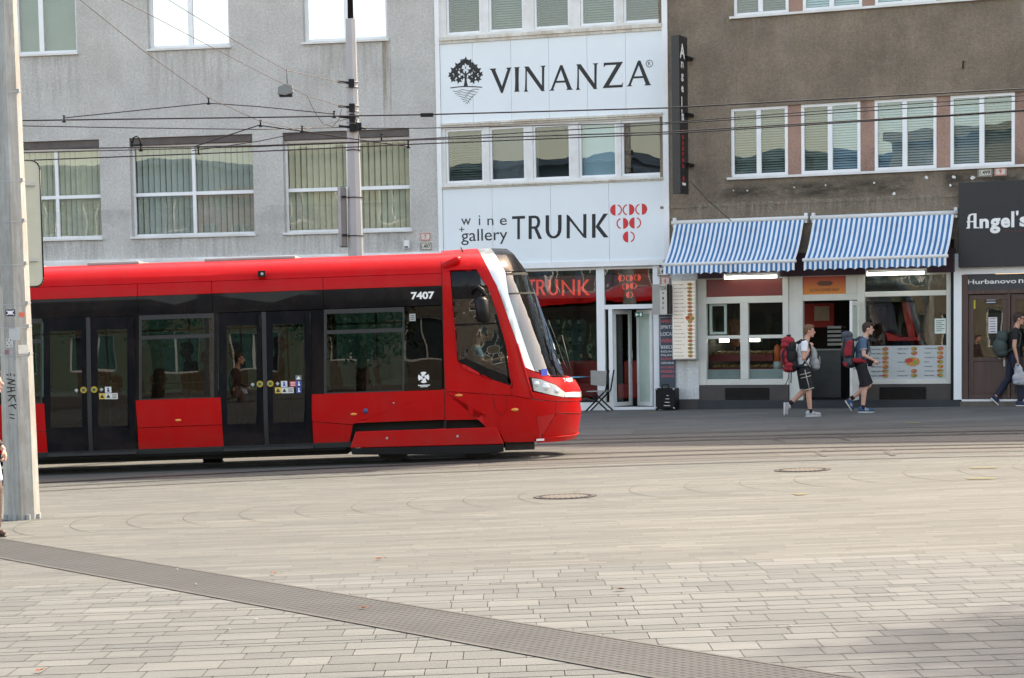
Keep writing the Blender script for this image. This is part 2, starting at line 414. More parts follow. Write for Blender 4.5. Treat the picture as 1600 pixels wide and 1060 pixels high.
# V shaped joints between the rails
mb = MB()
for (px, pa, pb) in ((1380, 711, 704.5), (1272, 712, 705), (1500, 679, 676), (1310, 687.5, 683), (1208, 690, 685)):
    mid = (pa+pb)/2
    for sgn, pe in ((1, pa), (-1, pb)):
        a = gpt(px, mid-1); b_ = gpt(px+13, pe+sgn*2)
        mb.add([(a.x, a.y, gz(a.x, a.y)+.0075), (a.x+.07, a.y, gz(a.x, a.y)+.0075), (b_.x+.07, b_.y, gz(b_.x, b_.y)+.0075), (b_.x, b_.y, gz(b_.x, b_.y)+.0075)], [(0, 1, 2, 3)])
struct('rail_brace_joint', mb, K['tar'])
# ---------------------------------------------------------------- grating strip across the plaza
m, t, b = newmat('cast_grating'); K['grate'] = m
co = N(t, 'ShaderNodeTexCoord').outputs['Object']
bt = N(t, 'ShaderNodeTexBrick', offset=0., squash=1.); bt.inputs['Scale'].default_value = 1.
bt.inputs['Brick Width'].default_value = .075; bt.inputs['Row Height'].default_value = .06; bt.inputs['Mortar Size'].default_value = .017
bt.inputs['Mortar Smooth'].default_value = .3; bt.inputs['Color1'].default_value = (.008, .009, .009, 1); bt.inputs['Color2'].default_value = (.016, .017, .016, 1); bt.inputs['Mortar'].default_value = (.045, .049, .048, 1)
t.links.new(co, bt.inputs['Vector'])
f = ramp(t, noise(t, co, 1.3, 5), [(.3, .8), (.7, 1.2)]); c = mixc(t, 1., bt.outputs[0], f, 'MULTIPLY')
t.links.new(c, b.inputs['Base Color']); b.inputs['Roughness'].default_value = .8
bump(t, b, bt.outputs['Fac'], .6, .01)
a1 = gpt(0, 842); a2 = gpt(1340, 1060); ga = atan2(a2.y-a1.y, a2.x-a1.x)
tl, tr_ = gpt(0, 842), gpt(1340, 1060); 
bl = gpt(300, 927.5); br = gpt(800, 1020)
mid = (a1+a2)/2
Mg = Matrix.Translation((mid.x, mid.y, 0)) @ Matrix.Rotation(ga, 4, 'Z'); Mi = Mg.inverted()
wd = (Mi @ bl).y; wd2 = (Mi @ br).y
print('GRATE angle', math.degrees(ga), 'width', wd, wd2)
W_ = (wd+wd2)/2
mb = MB(); vs = []; L = 9.
for i in range(19):
    u = -L+2*L*i/18.
    for v in (0, W_):
        p = Mg @ Vector((u, v, 0)); vs.append((u, v, gz(p.x, p.y)+.004))
mb.add(vs, [(2*i, 2*i+1, 2*i+3, 2*i+2) for i in range(18)])
gr = mb.build('drain_grating', K['grate'], M=Mg); tag(gr, 'long dark metal drain grating running diagonally across the pale paving', 'drain grating')
mb = MB()
for v in (0-.012, W_+.0075):
    vs = []
    for i in range(19):
        u = -L+2*L*i/18.
        for dv in (-.018, .018):
            p = Mg @ Vector((u, v+dv, 0)); vs.append((u, v+dv, gz(p.x, p.y)+.0065))
    mb.add(vs, [(2*i, 2*i+1, 2*i+3, 2*i+2) for i in range(18)])
mb.build('edge_strip', mat('grating_frame', (.075, .073, .066), .8, .2, 3), gr)
# ---------------------------------------------------------------- manholes, leaves, litter, paint marks
K['iron'] = mat('manhole_iron', (.055, .045, .042), .6, .3, 12, .4, 60, metal=.3)
K['cfill'] = mat('manhole_filling', (.10, .09, .075), .9, .15, 8)
def manhole(px, py, dia, label):
    p = gpt(px, py); e = empty('manhole_cover', Matrix.Translation(p) @ Matrix.Rotation(-.018, 4, 'Y'), label, 'manhole cover', 'round manhole covers in the plaza')
    mb = MB(); n_ = 40; r0, r1 = dia/2, dia/2*.88
    vs = []
    for i in range(n_):
        a = 2*pi*i/n_
        vs += [(r0*cos(a), r0*sin(a), .003), (r0*cos(a), r0*sin(a), .010), (r1*cos(a), r1*sin(a), .010)]
    mb.add(vs, [((3*i), (3*i+3) % (3*n_), (3*i+4) % (3*n_), 3*i+1) for i in range(n_)]+[(3*i+1, (3*i+4) % (3*n_), (3*i+5) % (3*n_), 3*i+2) for i in range(n_)])
    for i in range(28):
        a = 2*pi*i/28; rr = r1*.9
        mb.box(rr*cos(a)-.016, rr*cos(a)+.016, rr*sin(a)-.016, rr*sin(a)+.016, .008, .0125)
    mb.build('frame_ring', K['iron'], e)
    MB().cyl((0, 0, .002), (0, 0, .0085), r1-.002, n=40).build('lid', K['cfill'], e)
manhole(883, 776.5, .74, 'brown round manhole cover nearer the tram nose, left of the other')
manhole(1254, 735, .74, 'brown round manhole cover right of the tram, below the backpackers')
K['leaf'] = mat('dry_leaf', (.18, .055, .02), .8, .4, 30)
def leaf(px, py, s_, rot, label):
    p = gpt(px, py); mb = MB()
    out = [(-1, 0, .02), (-.5, .42, .18), (.1, .5, .30), (.6, .3, .2), (1.1, .05, .35), (.55, -.28, .12), (0, -.45, .25), (-.6, -.35, .1)]
    vs = [(0, 0, .06)]+out
    mb.add([(v[0]*s_, v[1]*s_, v[2]*s_) for v in vs], [(0, i+1, (i+1) % 8+1) for i in range(8)])
    mb.tube([(1.05*s_, .05*s_, .33*s_), (1.6*s_, .1*s_, .05*s_)], .04*s_, 5)
    o = mb.build('dry_leaf', K['leaf'], M=Matrix.Translation(p+Vector((0, 0, .014))) @ Matrix.Rotation(rot, 4, 'Z')); tag(o, label, 'leaf', 'fallen leaves on the plaza')
leaf(592, 876, .045, .4, 'orange curled leaf on the paving just above the grating, topmost leaf')
leaf(428, 899, .040, 2., 'brown flat leaf beside the upper edge of the drain grating')
leaf(568, 953, .040, .1, 'brown leaf lying on the drain grating itself')
leaf(970, 924, .050, 3.4, 'dark red leaf on the paving below the nearer manhole cover')
leaf(62, 1052, .038, 1.0, 'small brown leaf at the bottom left corner of the plaza')
K['litter'] = mat('white_litter', (.36, .35, .32), .8, .1, 30)
for i, (px, py) in enumerate([(277, 893), (306, 916), (547, 930), (400, 972), (358, 987), (868, 867), (1073, 907), (825, 724), (1235, 982)]):
    p = gpt(px, py); r = .009+.006*random.random()
    mb = MB(); q = [(cos(a)*r*random.uniform(.6, 1.4), sin(a)*r*random.uniform(.6, 1.3)) for a in [j*2*pi/6 for j in range(6)]]
    mb.flatprism(q, .004, .010+.006*random.random())
    tag(mb.build('litter_scrap', K['litter'], M=Matrix.Translation(p+Vector((0, 0, .008)))), 'tiny white scrap of litter lying on the plaza', 'litter', 'white scraps on the plaza')
K['yel'] = mat('yellow_paint', (.19, .17, .07), .8, .2, 12)
mb = MB()
for (xa, xb, py) in ((1515, 1560, 732.5), (1508, 1558, 749.5), (1238, 1262, 774)):
    for k in range(3):
        a = gpt(xa+k*3, py+k*.9-1); b_ = gpt(xb-k*2, py+k*.9-1.6)
        mb.add([(a.x, a.y, gz(a.x, a.y)+.009+.001*k), (b_.x, b_.y, gz(b_.x, b_.y)+.009+.001*k), (b_.x, b_.y+.05, gz(b_.x, b_.y)+.009+.001*k), (a.x, a.y+.05, gz(a.x, a.y)+.009+.001*k)], [(0, 1, 2, 3)])
struct('yellow_paint_mark', mb, K['yel'])
mb = MB()
for (xa, xb, py) in ((1012, 1025, 646), (1592, 1640, 636.5), (1417, 1440, 662.5)):
    a = gpt(xa, py); b_ = gpt(xb, py-.3); mb.add([(a.x, a.y, gz(a.x, a.y)+.009), (b_.x, b_.y, gz(b_.x, b_.y)+.009), (b_.x, b_.y+.25, gz(b_.x, b_.y+.25)+.009), (a.x, a.y+.25, gz(a.x, a.y+.25)+.009)], [(0, 1, 2, 3)])
struct('pavement_paint_mark', mb, K['yel'])
# ================================================================ grey building (left)
K['blind_g'] = mat('green_grey_blind', (.235, .285, .255), .7, .1, 2)
K['blind_c'] = mat('cream_vertical_louvres', (.84, .79, .64), .8, .12, 2)
K['sky_white'] = mat('white_sky_reflection_sheet', (.62, .68, .72), .8, .04, 2)  # white sheet added behind two panes, standing in for their sky reflection
K['blind_b'] = mat('pale_blue_blind', (.42, .53, .56), .7, .06, 2)
K['blind_dg'] = mat('dark_green_blind', (.10, .125, .11), .7, .1, 2); K['blind_k'] = mat('slate_blind', (.11, .125, .15), .7, .1, 2); K['blind_l'] = mat('pale_grey_louvres', (.64, .65, .61), .8, .12, 2)
K['boxd'] = mat('dark_shutter_box', (.10, .085, .08), .7, .2, 4)
def ring(mb, r, w, y0, y1, m=0):
    x0, x1, z0, z1 = r
    mb.box(x0, x1, y0, y1, z0, z0+w, m); mb.box(x0, x1, y0, y1, z1-w, z1, m)
    mb.box(x0, x0+w, y0, y1, z0+w, z1-w, m); mb.box(x1-w, x1, y0, y1, z0+w, z1-w, m)
def slat_blind(r, y, kind, mt, parent, pitch=.125, ang=.45):
    x0, x1, z0, z1 = r; mb = MB()
    if kind == 'v':
        n_ = int((x1-x0)/pitch); 
        for i in range(n_):
            x = x0+(i+.5)*(x1-x0)/n_; dx = pitch*.5*cos(ang)*random.uniform(.78, .98); dy = pitch*.5*sin(ang)
            mb.add([(x-dx, y-dy, z0), (x+dx, y+dy, z0), (x+dx, y+dy, z1), (x-dx, y-dy, z1)], [(0, 1, 2, 3)])
    elif kind == 'h':
        n_ = int((z1-z0)/.05)
        for i in range(n_):
            z = z0+(i+.5)*(z1-z0)/n_; mb.add([(x0, y-.02, z-.019), (x1, y-.02, z-.019), (x1, y+.012, z+.019), (x0, y+.012, z+.019)], [(0, 1, 2, 3)])
    else:
        mb.add([(x0, y, z0), (x1, y, z0), (x1, y, z1), (x0, y, z1)], [(0, 1, 2, 3)])
        mb.box(x0, x1, y-.01, y+.01, z0, z0+.03)
    return mb.build('blind', K[mt], parent)
def pane(r, y, g_, parent, name='pane'):
    return MB().box(r[0], r[1], y, y+.008, r[2], r[3]).build(name, K[g_], parent)
def window(parent, r, yy, mull=(), trans=(), fw=.07, glass_='glass_m', blind=None, bk='v', fmat='white_pvc', sill=True, panes=None, back=True):
    """r on the facade; mull/trans positions as fractions; window sits yy behind the wall face"""
    x0, x1, z0, z1 = r; mb = MB(); ring(mb, r, fw, yy, yy+.07)
    for f_ in mull: x = x0+(x1-x0)*f_; mb.box(x-fw*.75, x+fw*.75, yy-.003, yy+.067, z0+fw, z1-fw)
    for f_ in trans: z = z0+(z1-z0)*f_; mb.box(x0+fw, x1-fw, yy-.006, yy+.064, z-fw*.75, z+fw*.75)
    wn = mb.build('window', K[fmat], parent, bevel=.006)
    ex = [x0+fw*.5]+[x0+(x1-x0)*f_ for f_ in mull]+[x1-fw*.5]
    for i in range(len(ex)-1):
        gg = glass_[i % len(glass_)] if isinstance(glass_, (list, tuple)) else glass_
        pane((ex[i]+.002, ex[i+1]-.002, z0+fw*.5, z1-fw*.5), yy+.03, gg, wn)
        bb = blind[i % len(blind)] if isinstance(blind, (list, tuple)) else blind
        if bb: slat_blind((ex[i]+.02, ex[i+1]-.02, z0+fw*.6, z1-fw*.6), yy+.14, bk, bb, wn)
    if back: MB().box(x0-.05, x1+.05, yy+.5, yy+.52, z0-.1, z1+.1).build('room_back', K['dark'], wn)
    if sill:
        MB().box(x0-.03, x1+.03, -.06, yy+.01, z0-.05, z0-.005).build('sill', K['old_white'], wn)
    return wn
gb = empty('grey_building', FG.M, 'grey plastered building at the left behind the tram, wide shop windows with vertical louvres', 'building')
zc = FG.hit(400, 400)[1]
xl = -32
tops = [FG.rect(20, -75, 118, 83), FG.rect(229, -80, 357, 74), FG.rect(472, -88, 604, 65)]
row1 = [FG.rect(32, 219, 157, 371), FG.rect(204, 213, 396, 369), FG.rect(443, 205, 641, 362)]
# level rows
zt = [sum(r[i] for r in tops)/3 for i in (2, 3)]; zr = [sum(r[i] for r in row1)/3 for i in (2, 3)]
tops = [(r[0], r[1], zt[0], zt[1]) for r in tops]; row1 = [(r[0], r[1], zr[0], zr[1]) for r in row1]
row1[0] = (row1[0][1]-2.9, row1[0][1], *zr); 
xtra = [(row1[0][0]-1.2-2.9*(k+1)-1.2*k, row1[0][0]-1.2*(k+1)-2.9*k, *zr) for k in range(3)]
mb = MB(); wall_holes(mb, xl, -.01, zc, 12.3, tops+row1+xtra, .32)
mb.box(xl, -.01, .32+.25, 9, zc, 12.3)
mb.build('wall', K['grey_pl'], gb)
MB().box(xl, -.01, -.45, 9.2, 12.3, 12.6).build('eaves', K['old_white'], gb)
mb = MB(); mb.box(xl, -.01, -.10, .10, zc-.05, zc-.003); mb.box(xl, -.01, -.14, .06, zc-.28, zc-.053); mb.build('ledge', K['old_white'], gb)
MB().box(xl, -.01, .25, .6, -1, zc-.06).build('ground_floor_wall', K['grey_pl'], gb)
for i, (r, gl_, bl_, bk) in enumerate(zip(tops, ['glass_m', 'glass_r', 'glass_r'], ['blind_g', 'sky_white', 'sky_white'], ['p', 'p', 'p'])):
    window(gb, r, .14, mull=(.5,) if i else (.40,), fw=.075, glass_=gl_, blind=bl_, bk=bk)
for r in row1+xtra:
    x0, x1, z0, z1 = r
    window(gb, (x0, x1, z0, z1-.16), .16, mull=(.5,) if r is not row1[0] else (.62,), trans=(.46,), fw=.052, glass_='glass_m', blind='blind_c' if r is not row1[1] else 'blind_l', bk='v')
    MB().box(x0, x1, .05, .30, z1-.157, z1-.003).build('shutter_box', K['boxd'], gb)
K['drip'] = stain_mat('grey_drip_stain', (.30, .28, .24), .22, (4, 4, .35)); K['cloud'] = stain_mat('grey_cloud_stain', (.36, .34, .31), .30, (.6, .6, .6), 1.4)
for r in tops+row1: stain((r[0]-.1, r[1]+.1, r[2]-1.5, r[2]-.052), -.004, K['drip'], gb)
stain((xl, -.05, zc+.02, zc+1.1), -.006, K['cloud'], gb)
r_ = FG.rect(598, 62, 612, 215); stain((r_[0], r_[1], r_[2], r_[3]), -.008, stain_mat('brown_run', (.30, .25, .17), .7, (8, 8, .2)), gb)
# little wall lamp box and number plates
def plate(frame, px0, py0, px1, py1, txt, border, ink, label, parts=True, off=-.012):
    r = frame.rect(px0, py0, px1, py1); M = frame.M @ Matrix.Translation(((r[0]+r[1])/2, off, (r[2]+r[3])/2))
    e = empty('house_number_plate', M, label, 'number plate', 'house number plates on the facades')
    w_, h_ = (r[1]-r[0])/2, (r[3]-r[2])/2
    MB().box(-w_, w_, -.008, .008, -h_, h_).build('plate', mat('enamel_plate', (.60, .57, .50), .4, .15, 20), e, bevel=.01)
    mb = MB(); ring(mb, (-w_+.01, w_-.01, -h_+.01, h_-.01), .012, -.012, -.0085); mb.build('border', K[border], e)
    mb = MB(); tw = w_*.72 if len(txt) > 1 else w_*.2; add_text(mb, txt, -tw, tw, -h_*.5, h_*.5, -.0105, 0, .02); mb.build('number', K[ink], e)
plate(FG, 657, 364, 673, 376.5, '7', 'redink', 'redink', 'red bordered house number plate 7 on the grey wall')
plate(FG, 656.5, 379, 675, 391.5, '1.497', 'ink', 'ink', 'black bordered plate 1.497 just below the number 7')
r = FG.rect(632.5, 376, 641, 389)
e = empty('wall_box', FG.M @ Matrix.Translation((r[0], 0, r[2])), 'small white box lamp on the grey wall left of the number plates', 'wall lamp')
mb = MB(); mb.box(0, r[1]-r[0], -.12, -.002, 0, r[3]-r[2]); mb.build('housing', K['old_white'], e, bevel=.015)
MB().box(.02, r[1]-r[0]-.02, -.126, -.121, .02, .05).build('lens', K['black'], e)
# ================================================================ white building (centre)
wb = empty('white_building', FW.M, 'narrow white clad building with a wine shop below and two large sign panels', 'building')
X0 = FW.hit(685, 300)[0]; X1 = FW.hit(1045, 200)[0]
zs1 = FW.rect(690, 55, 1040, 55)[2]
z_up = FW.hit(685, 68)[1]                        # bottom of upper sill band
z_m1 = (FW.hit(690, 193)[1]+FW.hit(1040, 177)[1])/2  # top of middle window band
z_m0 = (FW.hit(690, 296)[1]+FW.hit(1040, 282)[1])/2
z_up = (FW.hit(685, 69)[1]+FW.hit(1040, 48)[1])/2
z_p0 = (FW.hit(690, 421)[1]+FW.hit(1035, 414)[1])/2
w1 = [FW.rect(a, -80, b_, c_) for a, b_, c_ in ((695.7, 750, 51.5), (762, 817, 47), (833, 889, 45), (905.6, 961, 39.6), (973, 1031, 36.5))]
zb = sum(r[2] for r in w1)/5; w1 = [(r[0], r[1], zb, zb+1.75) for r in w1]
w2 = [FW.rect(*q) for q in ((695.7, 200, 755, 284.5), (764, 198, 820.5, 281), (832, 194, 891, 281), (903.7, 191, 963, 278), (970, 188, 1033.6, 276))]
zb2 = sum(r[2] for r in w2)/5; zt2 = sum(r[3] for r in w2)/5; w2 = [(r[0], r[1], zb2, zt2) for r in w2]
lz = z_p0+.08
mb = MB(); wall_holes(mb, X0+.10, X1-.10, z_p0, 12.0, w1+w2, .12, y=.012); mb.box(X0+.02, X1-.02, .6, 8, z_p0, 12.0); mb.build('wall', K['old_white'], wb)
MB().box(X0, X1, -.3, 8.2, 12.0, 12.3).build('eaves', K['old_white'], wb)
for a, b_ in ((X0, X0+.10), (X1-.12, X1)): MB().box(a, b_, -.045, .3, z_p0-.0, 12.0).build('edge_trim', K['white_pvc'], wb)
for a, b_ in ((z_up, zb-.06), (z_m0, zb2-.06), (zt2+.04, z_m1)):
    mb = MB(); h_ = b_-a; mb.box(X0+.103, X1-.123, -.05, .01, a, a+h_*.45); mb.box(X0+.103, X1-.123, -.085, .008, a+h_*.45+.002, b_); mb.build('sill_band', K['rust_white'], wb)
def sheet_panel(z0, z1, joints, name):
    mb = MB(); xs_ = [X0+.103]+joints+[X1-.123]
    for i in range(len(xs_)-1): mb.box(xs_[i]+.003, xs_[i+1]-.003, -.018, .010, z0, z1)
    return mb.build(name, K['white_pan'], wb)
pj1 = [FW.hit(p_, 120)[0] for p_ in (739, 799, 858, 918, 978)]; pj2 = [FW.hit(p_, 350)[0] for p_ in (770, 861, 952)]
sp1 = sheet_panel(z_m1+.002, z_up-.002, pj1, 'sign_panel'); sp2 = sheet_panel(z_p0+.10, z_m0-.002, pj2, 'sign_panel')
MB().box(X0+.103, X1-.123, -.06, .02, z_p0-.02, z_p0+.098).build('fascia_trim', K['white_pvc'], wb)
def wpx(x, y): return FW.hit(660+x/2.524, y/2.524)       # coordinates of a 2.524x enlargement
def letter(polys, bx, out, y=-.022):
    """polys in unit box; bx = four pixel corners TL,TR,BR,BL of the enlargement"""
    TL, TR, BR, BL = [wpx(*q) for q in bx]
    for pl in polys:
        pts = []
        for (u, v) in pl:
            x = (BL[0]*(1-u)+BR[0]*u)*(1-v)+(TL[0]*(1-u)+TR[0]*u)*v
            z = (BL[1]*(1-u)+BR[1]*u)*(1-v)+(TL[1]*(1-u)+TR[1]*u)*v
            pts.append((x, z))
        out.prism(pts, y, y+.004)
V_ = [[(0, 1), (.10, .97), (.28, .97), (.40, 1.0), (.66, .30), (.78, .55), (.58, 0), (.50, 0)][0:0] or
      [(-.02, 1), (.26, 1), (.30, .97), (.24, .94), (.56, .27), (.82, .93), (.76, .97), (.80, 1), (1.02, 1), (.98, .97), (.60, 0), (.52, 0), (.06, .93), (0, .97)]]
I_ = [[(0, 1), (1, 1), (.82, .96), (.78, .5), (.82, .04), (1, 0), (0, 0), (.18, .04), (.22, .5), (.18, .96)]]
N_ = [[(0, 1), (.20, 1), (.82, .22), (.82, .05), (1, .0), (.92, 0), (.80, 0), (.12, .83), (.12, .5), (.12, .08), (.18, 0), (-.02, 0), (.03, .08), (.05, .5), (.05, .92)],
      [(.82, .05), (.82, .94), (.74, 1), (1.0, 1), (.93, .94), (.92, .5), (.92, .0)]]
A_ = [[(.46, 1), (.56, 1), (.96, .06), (1.03, 0), (.72, 0), (.78, .06), (.50, .80), (.46, .9)],
      [(.46, 1), (.50, .83), (.16, .06), (.22, 0), (-.03, 0), (.06, .06)], [(.27, .30), (.70, .30), (.67, .38), (.30, .38)]]
Z_ = [[(.04, 1), (1.0, 1), (.30, .10), (.92, .10), (1, .20), (.98, 0), (-.02, 0), (.68, .90), (.14, .90), (.04, .82)]]
mb = MB()
for P_, x0_, x1_, t0, t1, b1, b0 in ((V_, 268, 352, 272, 267, 366, 371), (I_, 362, 386, 267, 265, 362, 364), (N_, 403, 488, 264, 260, 360, 363), (A_, 503, 593, 260, 256, 355, 359), (N_, 608, 695, 255, 250, 352, 356), (Z_, 713, 792, 249, 245, 345, 349), (A_, 808, 902, 242, 238, 337, 342)):
    letter(P_, ((x0_, t0), (x1_, t1), (x1_, b1), (x0_, b0)), mb)
mb.build('lettering', K['ink'], sp1)
mb = MB(); c_ = wpx(896, 252); rr = abs(wpx(910, 252)[0]-c_[0])
n_ = 28
for i in range(n_):
    a, b_ = 2*pi*i/n_, 2*pi*(i+1)/n_
    mb.prism([(c_[0]+rr*cos(a), c_[1]+rr*sin(a)), (c_[0]+rr*cos(b_), c_[1]+rr*sin(b_)), (c_[0]+rr*.84*cos(b_), c_[1]+rr*.84*sin(b_)), (c_[0]+rr*.84*cos(a), c_[1]+rr*.84*sin(a))], -.022, -.018)
add_text(mb, 'R', c_[0]-rr*.38, c_[0]+rr*.42, c_[1]-rr*.5, c_[1]+rr*.5, -.0215, 0, 0.)
mb.build('registered_mark', K['ink'], sp1)
# tree emblem: leaves, grapes gap, trunk, soil line and wavy furrows
mb = MB(); uu = abs(wpx(101, 300)[0]-wpx(100, 300)[0])
cx, cz = wpx(171, 292); rnd = random.Random(4)
def leafpoly(x, z, s_, a):
    pts = []
    for k in range(10):
        rr_ = s_*(1.0 if k % 2 == 0 else .5); pts.append((x+rr_*cos(a+2*pi*k/10), z+rr_*sin(a+2*pi*k/10)))
    mb.prism(pts, -.0225, -.018)
for (lx, lz, ls) in ((171, 242, 12), (158, 252, 13), (186, 251, 13), (141, 264, 13), (202, 265, 14), (126, 280, 13), (218, 280, 13), (114, 297, 10), (230, 294, 9), (136, 296, 12), (207, 297, 13), (122, 313, 10), (221, 312, 10), (145, 316, 11), (200, 317, 11), (155, 280, 9), (190, 282, 9), (158, 306, 8), (188, 306, 8)):
    q = wpx(lx, lz); leafpoly(q[0], q[1], ls*uu*1.4, rnd.random()*6)
for pl in ([(164, 343), (168, 318), (166, 296), (150, 286), (152, 283), (168, 291), (171, 262), (174, 262), (174, 291), (190, 283), (192, 286), (177, 297), (176, 318), (181, 343)], ):
    mb.prism([wpx(*q) for q in pl], -.0225, -.018)
mb.prism([wpx(*q) for q in ((112, 350), (140, 346), (172, 344), (205, 345), (237, 347), (236, 343), (205, 341), (172, 340), (140, 342), (112, 346))], -.0225, -.018)
for k in range(7):
    y0_ = 356+k*8.2; hw = 52-k*7.3
    pts = []; bk_ = []
    for i in range(13):
        x = 173-hw+2*hw*i/12+k; y_ = y0_+3.2*sin(i*1.05+k*1.3)-(i-6)*.35
        pts.append(wpx(x, y_)); bk_.append(wpx(x, y_+2.0))
    for i in range(12): mb.prism([pts[i], pts[i+1], bk_[i+1], bk_[i]], -.0225, -.018)
mb.build('tree_emblem', K['ink'], sp1)
# grapes inside the crown
mb = MB()
for (gx, gy) in ((163, 262), (172, 259), (181, 262), (166, 270), (177, 270), (171, 278)):
    q = wpx(gx, gy); mb.prism([(q[0]+4.2*uu*cos(a), q[1]+4.2*uu*sin(a)) for a in [j*pi/4 for j in range(8)]], -.0235, -.0228)
mb.build('grape_emblem', K['white_pan'], sp1)
# second panel
T_ = [[(0, 1), (1, 1), (1, .88), (.60, .88), (.60, 0), (.40, 0), (.40, .88), (0, .88)]]
U_ = [[(0, 1), (.22, 1), (.22, .36), (.28, .20), (.40, .12), (.50, .10), (.50, 0), (.32, .02), (.13, .12), (.03, .26), (0, .40)],
      [(1, 1), (.78, 1), (.78, .36), (.72, .20), (.60, .12), (.50, .10), (.50, 0), (.68, .02), (.87, .12), (.97, .26), (1, .40)]]
Rr_ = [[(0, 1), (.24, 1), (.24, 0), (0, 0)], [(.24, 1), (.50, 1), (.74, .95), (.86, .82), (.88, .72), (.84, .58), (.72, .48), (.58, .44), (.24, .44), (.24, .54), (.50, .54), (.62, .60), (.66, .72), (.62, .84), (.50, .89), (.24, .89)], [(.42, .44), (.66, .46), (1.02, 0), (.76, 0)]]
N2 = [[(0, 1), (.06, 1), (.16, .80), (.16, 0), (0, 0)], [(0, 1), (.12, .96), (1, .0), (.94, 0), (.84, .04), (.02, .90)], [(1, 1), (.84, 1), (.84, .18), (1, 0)]]
K2 = [[(0, 1), (.22, 1), (.22, 0), (0, 0)], [(.22, .46), (.72, 1), (1.0, 1), (.46, .50), (1.03, 0), (.74, 0), (.22, .46)]]
mb = MB()
for P_, x0_, x1_, t0, t1, b1, b0 in ((T_, 355, 406, 854, 852, 944, 945), (Rr_, 420, 472, 852, 850, 943, 944), (U_, 487, 550, 850, 848, 941, 942), (N2, 570, 648, 848, 845, 940, 941), (K2, 670, 733, 845, 843, 937, 939)):
    letter(P_, ((x0_, t0), (x1_, t1), (x1_, b1), (x0_, b0)), mb)
def tpx(body, x0_, y0_, x1_, y1_, mb_, bold=0., y=-.022):
    a = wpx(x0_, y1_); b_ = wpx(x1_, y0_); add_text(mb_, body, a[0], b_[0], a[1], b_[1], y, 0, bold)
tpx('w', 155, 862, 192, 889, mb); tpx('i', 224, 850, 229, 889, mb); tpx('n', 258, 862, 281, 889, mb); tpx('e', 307, 861, 334, 889, mb)
tpx('+', 146, 895, 167, 916, mb); tpx('gallery', 155, 900, 336, 968, mb)
mb.build('lettering', K['ink'], sp2)
mb = MB()
def half_(cx_, cz_, r_, side, solid, mb_, y=-.022):
    a0 = pi/2 if side < 0 else -pi/2; n_ = 12; off = side*r_*.12
    if solid:
        mb_.prism([(cx_+off+r_*cos(a0+pi*i/n_), cz_+r_*sin(a0+pi*i/n_)) for i in range(n_+1)], y, y+.004)
    else:
        for i in range(1, n_-1):
            a, b_ = a0+pi*i/n_, a0+pi*(i+1)/n_
            mb_.prism([(cx_+off+r_*cos(a), cz_+r_*sin(a)), (cx_+off+r_*cos(b_), cz_+r_*sin(b_)), (cx_+off+r_*.78*cos(b_), cz_+r_*.78*sin(b_)), (cx_+off+r_*.78*cos(a), cz_+r_*.78*sin(a))], y, y+.004)
def grapes(cs, r_, mb_, y=-.022):
    for (c2, l) in cs:
        half_(c2[0], c2[1], r_, -1, l, mb_, y); half_(c2[0], c2[1], r_, 1, not l, mb_, y)
grapes([(wpx(765, 829), 1), (wpx(814, 828), 0), (wpx(864, 826), 0), (wpx(790, 882), 0), (wpx(840, 880), 1), (wpx(815, 935), 1)], 20*uu, mb)
mb.build('grape_logo', K['redink'], sp2)
for i, r in enumerate(w1):
    window(wb, r, .05, fw=.05, glass_='glass_m', blind=('blind_dg', 'blind_g', 'blind_dg', 'blind_g', 'blind_dg')[i], bk='h', sill=False)
for i, r in enumerate(w2):
    window(wb, r, .05, fw=.05, glass_=('glass_m', 'glass_m', 'glass_m', 'glass_b', 'glass_m')[i], blind=('blind_dg', 'blind_k', None, 'blind_b', None)[i], bk=('h', 'p', 'p', 'p', 'p')[i], sill=False)
# ---- wine shop front
def sf(px0, py0, px1, py1, y=.10): return FW.rect(px0, py0, px1, py1, y)
zf = FW.hit(985, 640, .1)[1]; ztop = z_p0-.02
zshop = zf
mb = MB()
def bar(px0, px1, z0, z1, y0=.06, y1=.16, mb_=None):
    a = FW.hit(px0, 530, y0)[0]; b_ = FW.hit(px1, 530, y0)[0]; (mb_ or mb).box(a, b_, y0, y1, z0, z1)
zg = gz(*FW.w(0, 0, 0).xy[:])-.1
zthr = FW.hit(1000, 636, .06)[1]; zsill = FW.hit(930, 629, .06)[1]; ztr0 = FW.hit(980, 483, .06)[1]; ztr1 = FW.hit(980, 476, .06)[1]
bar(932.6, 945, zg, ztop); bar(1021, 1031.5, zg, ztop, .02, .2); bar(690, 697, zg, ztop); bar(800, 810, zg, ztop)
bar(951, 957, zthr+.002, ztr0-.002, .065, .155)
bar(945, 1021, ztr0, ztr1, .066, .154); bar(697, 932.5, zg, zsill, .07, .15); bar(945, 957, zg, zsill, .07, .15); bar(957.2, 1021, zg, zthr, .068, .152)
bar(697, 1021, ztop-.06, ztop-.001, .072, .148)
mb.build('shop_frame', K['white_pvc'], wb)
xa = FW.hit(697, 530, .1)[0]; xb = FW.hit(1021, 530, .1)[0]; xm = FW.hit(932, 530, .1)[0]; xn = FW.hit(945, 530, .1)[0]; xo = FW.hit(951, 530, .1)[0]
sg = pane((xa, xm, zsill, ztop-.06), .10, 'glass_c', wb, 'shop_window'); sg2 = pane((xn, xb, ztr1, ztop-.06), .10, 'glass_c', wb, 'transom_window')
pane((xn, xo, zsill, ztr0), .10, 'glass_c', wb, 'side_window')
K['shopred'] = mat('dark_red_band', (.075, .006, .006), .6, .2, 2)
K['glowred'] = mat('bright_red_letters', (.80, .06, .035), .5, .05, 2, emit=.10, ecol=(1, .05, .02))
